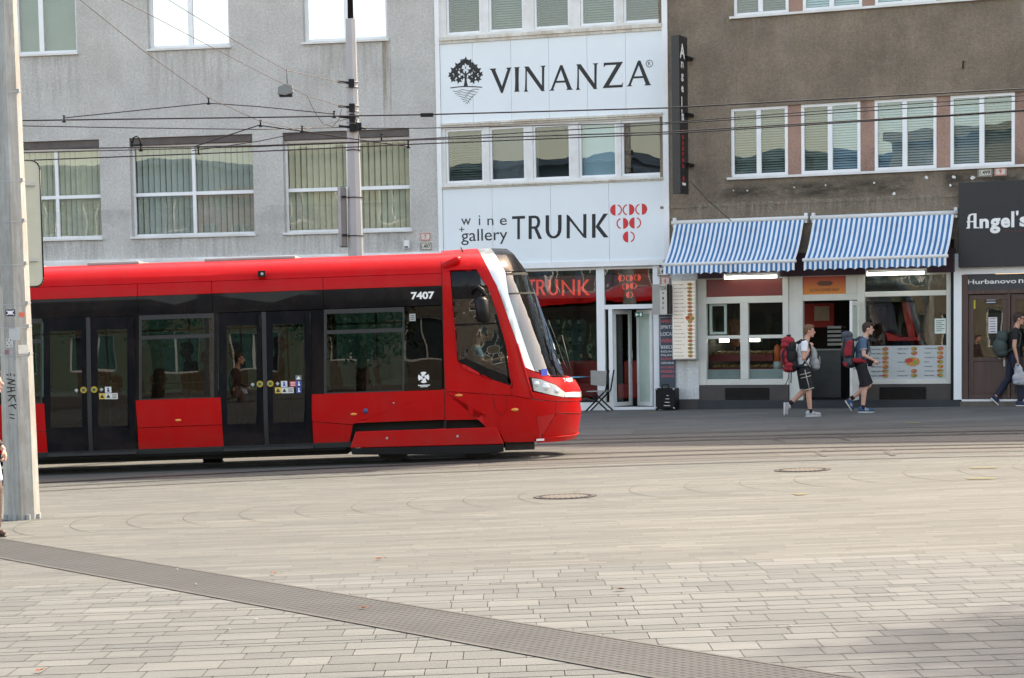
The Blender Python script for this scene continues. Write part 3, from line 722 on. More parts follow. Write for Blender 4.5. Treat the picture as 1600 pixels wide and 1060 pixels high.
zb0 = FW.hit(900, 466, .14)[1]; zb1 = FW.hit(900, 431, .14)[1]
fb = MB().box(xa, xb-.02, .125, .135, zb0, zb1).build('window_band', K['shopred'], wb)
mb = MB()
def zz(px, py, y): return FW.hit(px, py, y)
for P_, x0_, x1_ in ((T_, 826, 836), (Rr_, 838, 852), (U_, 857, 872), (N2, 878, 898), (K2, 903, 921)):
    a = zz(x0_, 462, .12); b_ = zz(x1_, 437, .12)
    for pl in P_: mb.prism([(a[0]+(b_[0]-a[0])*u, a[1]+(b_[1]-a[1])*v) for u, v in pl], .118, .123)
grapes([(zz(971, 435, .12), 1), (zz(983.5, 435, .12), 0), (zz(996, 434, .12), 0), (zz(977.5, 448, .12), 0), (zz(989.5, 447, .12), 1), (zz(983.5, 461, .12), 1)], .068, mb, .118)
mb.build('lettering', K['glowred'], fb)
# room
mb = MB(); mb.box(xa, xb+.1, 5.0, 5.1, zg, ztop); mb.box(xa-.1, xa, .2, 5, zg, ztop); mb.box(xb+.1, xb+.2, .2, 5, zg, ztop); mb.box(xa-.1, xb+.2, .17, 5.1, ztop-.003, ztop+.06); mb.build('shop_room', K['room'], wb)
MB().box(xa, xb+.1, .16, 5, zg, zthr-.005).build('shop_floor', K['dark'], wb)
K['globe'] = mat('warm_globe', (.9, .6, .3), .4, .02, emit=1.1, ecol=(1, .55, .2))
K['globe2'] = mat('dim_globe', (.4, .25, .15), .4, .02, emit=.25, ecol=(.9, .4, .2))
for i, (px, py, r_, k_) in enumerate(((906, 455, .13, 'globe'), (949, 453, .12, 'globe'), (882, 455, .11, 'globe2'), (924, 452, .13, 'globe2'))):
    a = FW.hit(px, py, 1.6); e = empty('globe_lamp', FW.M @ Matrix.Translation((a[0], 1.6, a[1])), ('glowing orange globe lamp behind the letters N and K in the wine shop', 'glowing orange globe lamp behind the narrow glass by the white post', 'dim globe lamp behind the letter U of the wine shop', 'dim globe lamp right of the letter K in the wine shop')[i], 'lamp', 'globe lamps in the wine shop')
    MB().ell((0, 0, 0), r_, 20).build('globe', K[k_], e); MB().cyl((0, 0, r_*.98), (0, 0, ztop-a[1]), .01, n=6).build('cord', K['black'], e)
# shelving with bottles at the back, red seating
K['wood'] = mat('brown_shelf', (.09, .05, .03), .6, .3, 3, stretch=(1, 1, 8))
K['bottle'] = mat('dark_wine_bottle', (.02, .03, .02), .15, .2); K['lab'] = mat('bottle_label', (.5, .45, .35), .7, .3, 30)
sh = empty('wine_shelf', FW.M @ Matrix.Translation((FW.hit(868, 600, 4.2)[0], 4.2, zthr)), 'tall dark wooden wine shelf inside the shop behind the big window', 'shelf')
mb = MB(); mb.box(-1.3, 1.3, .3, .33, 0, 2.2)
for k in range(6): mb.box(-1.3, 1.3, 0, .3, .1+k*.4, .13+k*.4)
for x in (-1.3, -.44, .42, 1.27): mb.box(x, x+.03, 0, .3, 0, 2.2)
mb.build('shelf_frame', K['wood'], sh)
for k in range(5):
    for j in range(10):
        if rnd.random() < .2: continue
        x = -1.2+j*.255+rnd.uniform(-.03, .03)
        if abs(x+.44) < .08 or abs(x-.42) < .08: continue
        b_ = MB().tube([(0, 0, 0), (0, 0, .2), (0, 0, .24), (0, 0, .31)], [.038, .038, .014, .014], 8).build('wine_bottle', K['bottle'], M=FW.M @ Matrix.Translation((FW.hit(868, 600, 4.2)[0]+x, 4.32, zthr+.132+k*.4)))
        tag(b_, 'dark wine bottle standing on the shelves inside the wine shop', 'bottle', 'bottles on the wine shelf')
        MB().cyl((0, 0, .06), (0, 0, .16), .0395, n=8).build('bottle_label', K['lab'], b_)
K['redseat'] = mat('red_upholstery', (.35, .02, .02), .6, .15, 4)
def bench(px, y, w_, label):
    x = FW.hit(px, 600, y)[0]; e = empty('cafe_bench', FW.M @ Matrix.Translation((x, y, zthr)), label, 'bench', 'red seats in the wine shop')
    MB().box(-w_/2, w_/2, 0, .5, .12, .45).build('seat', K['redseat'], e, bevel=.04); MB().box(-w_/2, w_/2, .5, .62, .12, .95).build('backrest', K['redseat'], e, bevel=.04)
    mb = MB(); [mb.box(sx*(w_/2-.08)-.02, sx*(w_/2-.08)+.02, sy, sy+.04, 0, .12) for sx in (-1, 1) for sy in (.06, .4)]; mb.build('leg', K['black'], e)
bench(850, 2.2, 1.1, 'red upholstered seat low behind the big wine shop window, left'); bench(905, 2.6, .9, 'red upholstered seat behind the big wine shop window, beside the white post'); bench(980, 1.6, .45, 'red upholstered seat seen through the open wine shop door')
# open doors
K['sheer'] = mat('green_white_door_film', (.42, .50, .44), .7, .08, 3)
def door_leaf(frame, hinge_px, y0, w_, z0, z1, ang, parent, label=None, fill=None, fmat='old_white'):
    x = frame.hit(hinge_px, 560, y0)[0]
    M = Matrix.Translation((x, y0, 0)) @ Matrix.Rotation(ang, 4, 'Z')
    d = MB(); ring(d, (0, w_, z0, z1), .085, -.02, .02)
    dd = d.build('door', K[fmat], parent, bevel=.004); dd.matrix_local = M
    pane((.08, w_-.08, z0+.08, z1-.08), -.004, 'glass_c', dd)
    if fill: MB().box(.085, w_-.085, .008, .014, z0+.085, z1-.085).build('door_film', K[fill], dd)
    mb = MB(); mb.cyl((w_-.045, -.06, z0+.9), (w_-.045, -.06, z0+1.2), .012, n=8); mb.cyl((w_-.045, -.06, z0+.92), (w_-.045, -.02, z0+.92), .008, n=6); mb.cyl((w_-.045, -.06, z0+1.18), (w_-.045, -.02, z0+1.18), .008, n=6); mb.build('handle', K['alu'], dd)
    return dd
door_leaf(FW, 1019.5, .16, .62, zthr+.01, ztr0-.02, pi-.75, wb, fill='sheer')
door_leaf(FW, 958, .16, .60, zthr+.01, ztr0-.02, 1.15, wb)
ex = FW.rect(1002, 487, 1014, 496, .6); 
e = empty('exit_sign', FW.M @ Matrix.Translation((ex[0], .12, ex[2])), 'small green exit sign above the open wine shop door', 'sign')
MB().box(0, .17, .0, .02, 0, .11).build('board', mat('green_sign', (.015, .09, .045), .5, .05, emit=.02, ecol=(.02, .3, .12)), e)
mb = MB(); mb.box(.02, .06, -.003, -.001, .03, .08); mb.prism([(.075, .04), (.075, .07), (.10, .055)], -.003, -.001); mb.box(.11, .15, -.003, -.001, .02, .09); mb.build('pictogram', K['whiteink'], e)
# number plates at the joint, projecting shop sign, menu board, black case
plate(FW, 1028.5, 417.5, 1047.5, 432, '1.498', 'ink', 'ink', 'black bordered plate 1.498 under the left end of the striped awning', off=-.07)
plate(FW, 1033.5, 433, 1048.5, 446, '8', 'redink', 'redink', 'red bordered house number plate 8 under the plate 1.498', off=-.07)
def prj(px, py, y): return FW.hit(px, py, y)
a = prj(1019.5, 492, -.45); b_ = prj(1045, 444, -.45)
e = empty('projecting_sign', FW.M @ Matrix.Translation((a[0], -.45, a[1])), 'grey box sign with the word TRUNK fixed beside the wine shop door', 'sign')
W2, H2 = b_[0]-a[0], b_[1]-a[1]
mb = MB(); mb.box(0, W2*.46, 0, .1, 0, H2); mb.build('side_face', mat('sign_grey', (.33, .32, .30), .6, .08), e)
fs_ = MB().box(W2*.462, W2*.88, -.01, .1, 0.004, H2-.004).build('front_face', mat('sign_beige', (.52, .50, .44), .6, .08), e)
mb = MB(); add_text(mb, 'TRUNK', W2*.47, W2*.87, H2*.80, H2*.94, -.012, 0, .01)
for k, s_ in enumerate(('wine', 'i', 'gallery', 'cafe')): add_text(mb, s_[0], W2*.60, W2*.72, H2*(.66-.16*k), H2*(.74-.16*k), -.012)
mb.build('lettering', K['ink'], fs_)
MB().box(W2*.882, W2, .005, .45, 0.01, H2-.01).build('housing', K['black'], e)
a = prj(1030.5, 605, -.10); b_ = prj(1054, 492, -.10)
e = empty('menu_board', FW.M @ Matrix.Translation((a[0], -.10, a[1])), 'tall dark blackboard listing aperol spritz and local wine, between the door and the white pillar', 'menu board')
W2, H2 = b_[0]-a[0], b_[1]-a[1]
bd = MB().box(0, W2, 0, .03, 0, H2).build('board', mat('slate_board', (.05, .065, .085), .7, .1), e)
K['pinkink'] = mat('pink_chalk', (.55, .10, .13), .7, .1); K['chalk'] = mat('white_chalk', (.6, .6, .62), .7, .1)
mb = MB(); yy_ = H2-.05
lines = [('APEROL', .085, 1), ('SPRITZ', .085, 0), ('LOCAL', .10, 0), ('WINE', .10, 1), ('BIELE', .06, 0), ('RIZLING', .05, 0), ('PALAVA', .05, 0), ('RUZOVE', .06, 1), ('CERVENE', .05, 0), ('ROSE', .05, 1), ('FRESH', .07, 1), ('LEMONADES', .06, 1)]
yy_ = H2-.10
for i, (s_, h_, c2) in enumerate(lines):
    add_text(mb, s_, W2*.12, W2*.94, yy_-h_*.8, yy_, -.004, c2, .015); yy_ -= h_*1.28+(.03 if i in (1, 3, 8) else .012)
ring(mb, (W2*.06, W2*.98, H2*.57, H2*.97), .008, -.005, -.001, 0)
mb.build('writing', [K['chalk'], K['pinkink']], bd)
p = gpt(1037, 641.5); e = empty('black_case', Matrix.Translation(p) @ Matrix.Rotation(-radians(24), 4, 'Z'), 'black wheeled amplifier case standing on the pavement beside the wine shop door', 'case')
MB().box(-.13, .30, -.15, .15, .03, .47).build('body', K['black'], e, bevel=.02)
mb = MB(); mb.tube([(-.02, -.02, .47), (-.02, -.02, .54), (.12, -.02, .54), (.12, -.02, .47)], .014, 8); mb.build('handle', K['black'], e)
mb = MB(); [mb.ell((x, -.15, z), (.028, .012, .022), 10) for x in (-.11, .28) for z in (.05, .45)]; mb.build('corner_cap', K['alu'], e)
mb = MB(); [mb.cyl((x, -.17, .03), (x, -.13, .03), .03, n=12) for x in (-.09, .26)]; mb.build('wheel', K['black'], e)
mb = MB(); [mb.box(.06+.02*k, .20-.01*k, -.153, -.151, .10+.07*k, .11+.07*k) for k in range(4)]; mb.build('marking', K['whiteink'], e)
# ================================================================ brown building (right)
bb = empty('brown_building', FB.M, 'brown rough plastered building at the right with a kebab shop under striped awnings', 'building')
BX0 = .02; BX1 = 15.5; BH = 10.6
bw = [FB.rect(*q) for q in ((1141, 170, 1230, 276), (1250.7, 162, 1343.5, 271), (1365.5, 152, 1462.5, 265), (1484, 143.5, 1585, 259))]
z0 = sum(r[2] for r in bw)/4; z1 = sum(r[3] for r in bw)/4; bw = [(r[0], r[1], z0, z1) for r in bw]
d_ = (bw[3][0]-bw[0][0])/3; ww = bw[1][1]-bw[1][0]
bw += [(bw[3][0]+d_*(k+1), bw[3][0]+d_*(k+1)+ww, z0, z1) for k in range(4)]
ut = [FB.rect(*q) for q in ((1145, -70, 1231, 23), (1253, -75, 1346, 14), (1366, -80, 1462, 6))]
u0 = sum(r[2] for r in ut)/3; u1 = u0+(z1-z0); ut = [(r[0], r[1], u0, u1) for r in ut]; ut += [(ut[2][0]+d_*(k+1), ut[2][0]+d_*(k+1)+ww, u0, u1) for k in range(5)]
bandx = (bw[0][0]-.0, bw[-1][1])
zsh = FB.hit(1250, 345)[1]                         # top of awning
zfr = FB.hit(1250, 428)[1]
mb = MB(); wall_holes(mb, BX0, BX1, zfr, BH, [(bandx[0], bandx[1], z0, z1), (ut[0][0], ut[-1][1], u0, u1)], .16)
mb.box(BX0+.01, BX1, .75, 8, zfr+.2, BH-.01); mb.box(BX1-.02, BX1, .02, 8, -1, BH-.02)
mb.build('wall', K['brown_pl'], bb)
mb = MB()
for row, a, c in ((bw, z0, z1), (ut, u0, u1)):
    for i in range(len(row)-1): MB().box(row[i][1], row[i+1][0], .05, .3, a, c).build('window_pier', K['pier_pl'], bb)
MB().box(BX0, BX1, -.35, 8.2, BH, BH+.3).build('eaves', K['brown_pl'], bb)
mb = MB()
for row, a in ((bw, z0), (ut, u0)): mb.box(row[0][0]-.06, row[-1][1]+.06, -.07, .10, a-.05, a-.003)
mb.build('sill', K['old_white'], bb)
MB().box(BX0, BX1, -.02, .1, FB.hit(1250, 318)[1], FB.hit(1250, 314)[1]).build('moulding', K['brown_pl'], bb)
gl = ['glass_m', 'glass_b', 'glass_b', 'glass_b', 'glass_b']
for i, r in enumerate(bw):
    window(bb, r, .05, mull=(.49,), fw=.065, glass_=['glass_m', 'glass_b'] if i == 1 else ('glass_m' if i == 0 else 'glass_b'), blind=['blind_g', 'blind_g'] if i == 0 else (['blind_g', 'blind_b'] if i == 1 else ['blind_b', 'blind_b'] if i == 2 else ['blind_b', 'blind_g']), bk='h', sill=False)
for i, r in enumerate(ut):
    window(bb, r, .05, mull=(.49,), fw=.065, glass_='glass_b' if i else 'glass_m', blind='blind_dg' if not i else 'blind_b', bk='h', sill=False)
plate(FB, 1528, 263.5, 1550.5, 276.5, '1.499', 'ink', 'ink', 'black lettered plate 1.499 on the brown wall above the dark club sign')
plate(FB, 1554, 262, 1573, 275, '9', 'redink', 'redink', 'red bordered house number plate 9 on the brown wall above the dark club sign')
for i, (px, py, sz) in enumerate([(1168, 298, .03), (1146, 298, .02), (1290, 290, .025), (1241, 293, .025), (1366, 286, .03), (1448, 278, .05), (1490, 277, .05), (1520, 278, .06), (1485, 290, .04), (1397, 303, .04)]):
    a = FB.hit(px, py); mb = MB(); q = [(a[0]+sz*cos(t_)*random.uniform(.5, 1), a[1]+sz*sin(t_)*random.uniform(.4, 1)) for t_ in [k*2*pi/7 for k in range(7)]]; mb.prism(q, -.006, .002); mb.build('plaster_chip', K['old_white'], bb)
a = FB.hit(1506, 101); MB().tube([(a[0], .02, a[1]+.07), (a[0], -.06, a[1]+.05), (a[0], -.07, a[1]-.09)], .015, 6).build('wall_hook', K['black'], bb)
K['pale'] = stain_mat('pale_drip_stain', (.38, .34, .28), .6, (5, 5, .3), 1.6)
for q in ((1112, 20, 1128, 78), (1180, 22, 1196, 92), (1225, 20, 1238, 90), (1455, 2, 1470, 40), (1586, 0, 1600, 90)):
    r = FB.rect(*q); stain((r[0]-.05, r[1]+.05, r[2], r[3]), -.003, K['pale'], bb)
r = FB.rect(1060, 345, 1490, 312); stain((r[0], r[1], min(r[2], r[3]), max(r[2], r[3])), -.022, K['pale'], bb)
m, t, b = newmat('soot_stain'); K['soot'] = m
co = N(t, 'ShaderNodeTexCoord').outputs['Object']; gn = N(t, 'ShaderNodeTexCoord').outputs['Generated']; sp = N(t, 'ShaderNodeSeparateXYZ'); t.links.new(gn, sp.inputs[0])
b.inputs['Base Color'].default_value = (.055, .045, .035, 1); b.inputs['Roughness'].default_value = .95
n1 = ramp(t, noise(t, co, 2.2, 8, .7, (.5, 1, 1.6)), [(.42, 0.), (.62, 1.)]); n2 = ramp(t, sp.outputs[2], [(0., 0.), (.35, .8), (.7, .8), (1., 0.)]); n3 = ramp(t, sp.outputs[0], [(0., 0.), (.12, 1.), (.9, 1.), (1., 0.)])
q1 = N(t, 'ShaderNodeMath', operation='MULTIPLY'); t.links.new(n1, q1.inputs[0]); t.links.new(n2, q1.inputs[1]); q2 = N(t, 'ShaderNodeMath', operation='MULTIPLY'); t.links.new(q1.outputs[0], q2.inputs[0]); t.links.new(n3, q2.inputs[1]); t.links.new(q2.outputs[0], b.inputs['Alpha'])
for q in ((1112, 312, 1440, 282), (1470, 300, 1600, 262)):
    r = FB.rect(q[0], min(q[1], q[3]), q[2], max(q[1], q[3])); MB().add([(r[0], -.004, r[2]), (r[1], -.004, r[2]), (r[1], -.004, r[3]), (r[0], -.004, r[3])], [(0, 1, 2, 3)]).build('wall_stain', K['soot'], bb)
# ---- kebab shop ground floor
yF = .05
def bx(px, py, y=yF): return FB.hit(px, py, y)
zs0 = bx(1300, 625.5)[1]                           # top of the step
def rectB(*q, y=yF): return FB.rect(*q, y)
zwin0 = (bx(1103, 602)[1]+bx(1483, 600)[1])/2
ztr = (bx(1160, 466)[1]+bx(1415, 458)[1])/2
zhd = zfr+.25
mb = MB()
def fr(px0, px1, z0_, z1_, y0=0., y1=.12): a = bx(px0, 520)[0]; b_ = bx(px1, 520)[0]; mb.box(a, b_, y0, y1, z0_, z1_)
for i, (p0_, p1_) in enumerate(((1092.5, 1104.5), (1224, 1233), (1241, 1255.5), (1340.5, 1352), (1479.5, 1487))):
    fr(p0_, p1_, zwin0 if i in (0, 1, 4) else zs0-.0, zhd, .0+.001*i, .13)
fr(1233.1, 1240.9, zwin0-.6, zhd, .03, .12)
zt0 = bx(1160, 463.5)[1]; zt1 = bx(1160, 436)[1]
fr(1104.6, 1223.9, zwin0, zwin0+.12, .004, .12); fr(1104.6, 1223.9, zt0-.14, zt0, .004, .12); fr(1104.6, 1223.9, zt1, zhd, .004, .12)
zmid0 = bx(1160, 529.5)[1]; zmid1 = bx(1160, 524)[1]
fr(1157.5, 1170, zwin0+.12, zt0-.14, .006, .118); fr(1104.6, 1157.4, zmid0, zmid1, .008, .11); fr(1170.1, 1223.9, zmid0, zmid1, .008, .11)
zk0 = bx(1415, 593)[1]; zk1 = bx(1415, 463)[1]; zk2 = bx(1415, 455)[1]; zk3 = bx(1415, 430.5)[1]
fr(1352.1, 1479.4, zwin0, zk0, .004, .12); fr(1352.1, 1479.4, zk1, zk2, .004, .12); fr(1352.1, 1479.4, zk3, zhd, .004, .12)
zd1 = bx(1288, 470)[1]; zo0 = bx(1288, 460)[1]; zo1 = bx(1288, 432)[1]
fr(1255.6, 1340.4, zd1, zo0, .004, .12); fr(1255.6, 1340.4, zo1, zhd, .004, .12); fr(1322.6, 1340.4, zo0, zo1, .005, .119)
mb.build('shop_frame', K['cream'], bb, bevel=.008)
def pn(px0, px1, z0_, z1_, g_, y=.06, nm='shop_window'): return pane((bx(px0, 520)[0], bx(px1, 520)[0], z0_, z1_), y, g_, bb, nm)
K['redfilm'] = mat('dark_red_film', (.14, .018, .015), .35, .12, 2)
MB().box(bx(1104.6, 520)[0], bx(1224, 520)[0], .05, .06, zt0, zt1).build('transom_panel', K['redfilm'], bb)
pn(1104.6, 1157.5, zwin0+.12, zmid0, 'glass_c'); pn(1170, 1224, zwin0+.12, zmid0, 'glass_c')
pn(1104.6, 1157.5, zmid1, zt0-.14, 'glass_c'); pn(1170, 1224, zmid1, zt0-.14, 'glass_c')
K['frost'] = mat('frosted_film', (.42, .47, .47), .6, .1, 3)
zff = bx(1140, 577.5)[1]
for a, b_ in ((1104.6, 1157.5), (1170, 1224)): MB().box(bx(a, 520)[0], bx(b_, 520)[0], .068, .073, zwin0+.12, zff).build('frosted_film', K['frost'], bb)
kw = pn(1352, 1479.4, zk0, zk1, 'glass_m')
mb = MB(); x0_ = bx(1352, 520)[0]; x1_ = bx(1479, 520)[0]
for k in range(60): x = x0_+(x1_-x0_)*(k+.5)/60; mb.cyl((x, .075, zk2), (x, .075, zk3), .021, n=8)
mb.build('corrugated_transom', mat('corrugated_black', (.03, .03, .032), .4, .1), bb); pn(1352, 1479.4, zk2, zk3, 'glass_c', .04, 'transom_window')
# orange shop sign over the door
m, t, b = newmat('orange_red_print'); K['orsign'] = m
co = N(t, 'ShaderNodeTexCoord').outputs['Generated']; sp = N(t, 'ShaderNodeSeparateXYZ'); t.links.new(co, sp.inputs[0])
c = ramp(t, sp.outputs[2], [(0., (.62, .22, .02)), (1., (.40, .04, .02))]); t.links.new(c, b.inputs['Base Color']); b.inputs['Roughness'].default_value = .5
osn = MB().box(bx(1255.6, 520)[0], bx(1322.5, 520)[0], .03, .06, zo0, zo1).build('shop_sign', K['orsign'], bb)
mb = MB(); a = bx(1265, 456, .03); b_ = bx(1311, 450.5, .03); add_text(mb, 'SULTAN DONNER KEBAP', a[0], b_[0], a[1], b_[1], .027, 0, .01)
a = bx(1280, 447, .03); b_ = bx(1298, 439, .03); mb.box(a[0], b_[0], .024, .028, a[1], b_[1]); mb.prism([(a[0]-.06, (a[1]+b_[1])/2), (a[0], a[1]+.01), (a[0], b_[1]-.01)], .024, .028); mb.prism([(b_[0]+.06, (a[1]+b_[1])/2), (b_[0], a[1]+.01), (b_[0], b_[1]-.01)], .024, .028)
mb.build('lettering', mat('brown_print', (.10, .03, .01), .5, .1), osn)
# wall pieces, base, step
mb = MB(); xp0 = FB.hit(1053.5, 530)[0]; xp1 = FB.hit(1092, 530)[0]; zp0 = FB.hit(1070, 624, 0)[1]
mb.box(.02, xp1, -.03, .3, zp0, zfr+.1); mb.build('pillar', K['pillar'], bb)
mb = MB(); mb.box(.02, xp1+.003, -.045, .3, -1.0, zp0-.002); mb.build('base_wall', K['dark_pl'], bb); mb = MB()
mb.box(bx(1092.6, 600)[0], bx(1233, 600)[0], -.01, .3, zs0+.001, zwin0-.002); mb.build('base_wall', K['dark_pl'], bb); mb = MB(); mb.box(bx(1341, 600)[0], bx(1487, 600)[0], -.01, .3, zs0+.001, zwin0-.002)
mb.build('base_wall', K['dark_pl'], bb)
mb = MB(); mb.box(xp1+.01, FB.hit(1499, 630, -.08)[0], -.10, .5, -1.0, zs0); mb.build('step', K['step'], bb, bevel=.006)
for a, b_ in ((1135, 1203), (1376, 1448)):
    mb = MB(); xa_ = bx(a, 610)[0]; xb_ = bx(b_, 610)[0]; ring(mb, (xa_, xb_, zs0+.02, zwin0-.06), .02, -.03, -.011)
    for k in range(9): z = zs0+.05+k*(zwin0-zs0-.12)/9; mb.box(xa_+.02, xb_-.02, -.028, -.012, z, z+.015)
    mb.build('vent_grille', K['black'], bb)
# dark fascia behind awnings
K['purple'] = mat('dark_purple_fascia', (.045, .018, .03), .6, .2, 2)
MB().box(xp1, bx(1494, 420)[0], -.06, -.002, zfr-.05, zfr+.42).build('fascia_board', K['purple'], bb)
# interior of the kebab shop
xi0 = bx(1096, 520)[0]; xi1 = bx(1484, 520)[0]
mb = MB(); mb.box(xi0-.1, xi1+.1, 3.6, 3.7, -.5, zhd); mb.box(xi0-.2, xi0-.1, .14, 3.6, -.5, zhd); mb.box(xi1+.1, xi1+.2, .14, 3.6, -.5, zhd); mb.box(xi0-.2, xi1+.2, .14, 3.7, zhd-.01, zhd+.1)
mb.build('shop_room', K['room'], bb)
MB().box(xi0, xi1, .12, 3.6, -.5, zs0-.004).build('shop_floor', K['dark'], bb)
K['food'] = mat('baked_bread_food', (.38, .16, .05), .7, .5, 14, .5, 30, col2=(.55, .32, .12)); K['redpanel'] = mat('red_counter', (.20, .012, .015), .4, .1)
ct = empty('food_counter', FB.M @ Matrix.Translation((bx(1106, 560, .5)[0], .55, zs0)), 'red display counter with baked pastries behind the left kebab shop window', 'counter')
cw = bx(1224, 560, .55)[0]-bx(1106, 560, .55)[0]; zc_ = bx(1160, 575, .5)[1]-zs0; zc2 = bx(1160, 554, .5)[1]-zs0; zc3 = bx(1160, 545, .5)[1]-zs0
MB().box(0, cw, .0, .6, 0, zc_).build('counter_body', K['redpanel'], ct); MB().box(0, cw-.25, .02, .6, zc_+.14, zc2).build('upper_shelf', K['redpanel'], ct)
for k, (zq, wq) in enumerate(((zc_, cw), (zc2, cw-.25))):
    for j in range(9):
        x = .1+j*(wq-.2)/8; p_ = MB(); rnd.random(); p_.ell((0, 0, 0), (.11, .16, .045), 10); o = p_.build('pastry', K['food'], M=ct.matrix_world @ Matrix.Translation((x, .2+rnd.random()*.1, zq+.03)))
        tag(o, 'baked pastry lying on the %s level of the red counter in the kebab shop window' % ('lower' if k == 0 else 'upper'), 'food', 'pastries on the %s counter level' % ('lower' if k == 0 else 'upper'))
K['tube'] = mat('lit_fluorescent_tube', (1, 1, .92), .4, .01, emit=1.6, ecol=(.92, 1, .86)); K['tubedim'] = mat('inner_tube', (1, .95, .8), .4, .01, emit=7., ecol=(1, .93, .75))
def tube_lamp(px0, px1, py0, py1, y, label, parent=None, k_='tube'):
    a = FB.hit(px0, py0, y); b_ = FB.hit(px1, py1, y); L_ = b_[0]-a[0]
    e = empty('fluorescent_lamp', FB.M @ Matrix.Translation((a[0], y, (a[1]+b_[1])/2)), label, 'lamp', 'fluorescent tube lamps of the kebab shop')
    MB().cyl((.03, 0, 0), (L_-.03, 0, 0), .032, n=12).build('tube', K[k_], e)
    mb = MB(); mb.box(0, .03, -.04, .04, -.04, .06); mb.box(L_-.03, L_, -.04, .04, -.04, .06); mb.box(0, L_, -.05, .05, .06, .09); mb.build('housing', K['old_white'], e)
tube_lamp(1130.6, 1217, 434.5, 432, -.16, 'lit white tube lamp above the left kebab shop window')
tube_lamp(1353, 1447, 429, 426, -.16, 'lit white tube lamp above the right kebab shop window')
tube_lamp(1123, 1190, 532, 532, 1.4, 'short lit tube lamp inside the kebab shop above the pastry counter', k_='tubedim')
# doner spit, orange bottle, red poster, oven, wall menu
a = FB.hit(1148, 524, 1.2); e = empty('doner_spit', FB.M @ Matrix.Translation((a[0], 1.2, a[1]-.25)), 'brown meat spit turning behind the upper left pane of the kebab shop', 'spit')
MB().tube([(0, 0, 0), (0, 0, .1), (0, 0, .3), (0, 0, .55), (0, 0, .62)], [.08, .12, .15, .17, .10], 16).build('meat', mat('roast_meat', (.22, .09, .04), .7, .4, 12, .5, 30), e); MB().cyl((0, 0, -.15), (0, 0, .8), .012, n=6).build('skewer', K['alu'], e)
e = empty('sliding_sash', FB.M @ Matrix.Translation((bx(1107.5, 500)[0], .10, bx(1107, 523)[1])), 'grey framed small sash standing ajar inside the upper left pane', 'window sash')
mb = MB(); ring(mb, (0, bx(1134, 500)[0]-bx(1107.5, 500)[0], 0, bx(1120, 475)[1]-bx(1120, 523)[1]), .05, 0, .04); mb.build('frame', K['old_white'], e); pane((.05, .28, .05, .5), .02, 'glass_c', e)
a = FB.hit(1214, 565, .35); e = empty('sauce_dispenser', FB.M @ Matrix.Translation((a[0], .4, a[1])), 'bright orange bottle on a white jar at the right of the pastry window', 'bottle')
MB().tube([(0, 0, 0), (0, 0, .28), (0, 0, .33), (0, 0, .36)], [.07, .07, .05, .02], 14).build('body', mat('orange_plastic', (.75, .13, .02), .4, .05), e); MB().cyl((0, 0, -.22), (0, 0, -.002), .09, n=14).build('jar', K['frost'], e)
a = rectB(1257, 471, 1303, 508, y=2.6); e = empty('red_poster', FB.M @ Matrix.Translation((a[0], 2.6, a[2]-.05)), 'red poster with a pale menu sheet inside the open kebab shop door', 'poster')
MB().box(0, a[1]-a[0], 0, .03, 0, a[3]-a[2]).build('board', mat('poster_red', (.33, .02, .02), .6, .08), e); MB().box(.22, a[1]-a[0]-.1, -.006, -.001, .14, a[3]-a[2]-.06).build('sheet', mat('beige_sheet', (.42, .36, .26), .7, .15, 8), e)
mb = MB(); xq = FB.hit(1258, 600, 1.6)[0]; e = empty('steel_counter', FB.M @ Matrix.Translation((xq, 1.7, zs0)), 'grey steel serving counter inside the open kebab shop door', 'counter')
MB().box(0, .75, 0, .6, 0, 1.0).build('body', mat('counter_grey', (.10, .10, .10), .5, .2), e); MB().box(-.02, .77, -.02, .62, 1.0, 1.03).build('top', K['alu'], e)
mb = MB(); [mb.box(.45, .75, .05, .45, 1.1+k*.09, 1.15+k*.09) for k in range(5)]; mb.build('tray_stack', K['alu'], e)
# open door leaf
xh = bx(1340.3, 560, .0)[0]
dl = MB(); wz = bx(1340, 560)[0]-bx(1321, 560)[0]+.12
def door2():
    d = MB(); w_ = .66; za, zb_ = zs0+.01, zd1-.02
    ring(d, (0, w_, za, zb_), .10, -.025, .025); d.box(.10, w_-.10, -.02, .02, za+.10, za+.62)
    o = d.build('door', K['old_white'], bb, bevel=.005); o.matrix_local = Matrix.Translation((xh, .02, 0)) @ Matrix.Rotation(-pi/2+.04, 4, 'Z')
    pane((.10, w_-.10, za+.62, zb_-.10), -.004, 'glass_c', o); MB().box(.12, .54, .012, .016, za+.64, zb_-.12).build('door_film', K['sheer'], o)
    mb = MB(); mb.cyl((w_-.05, .06, za+.95), (w_-.05, .06, za+1.2), .012, n=8); mb.cyl((w_-.05, .02, za+1.0), (w_-.05, .06, za+1.0), .01, n=6); mb.build('handle', K['alu'], o)
door2()
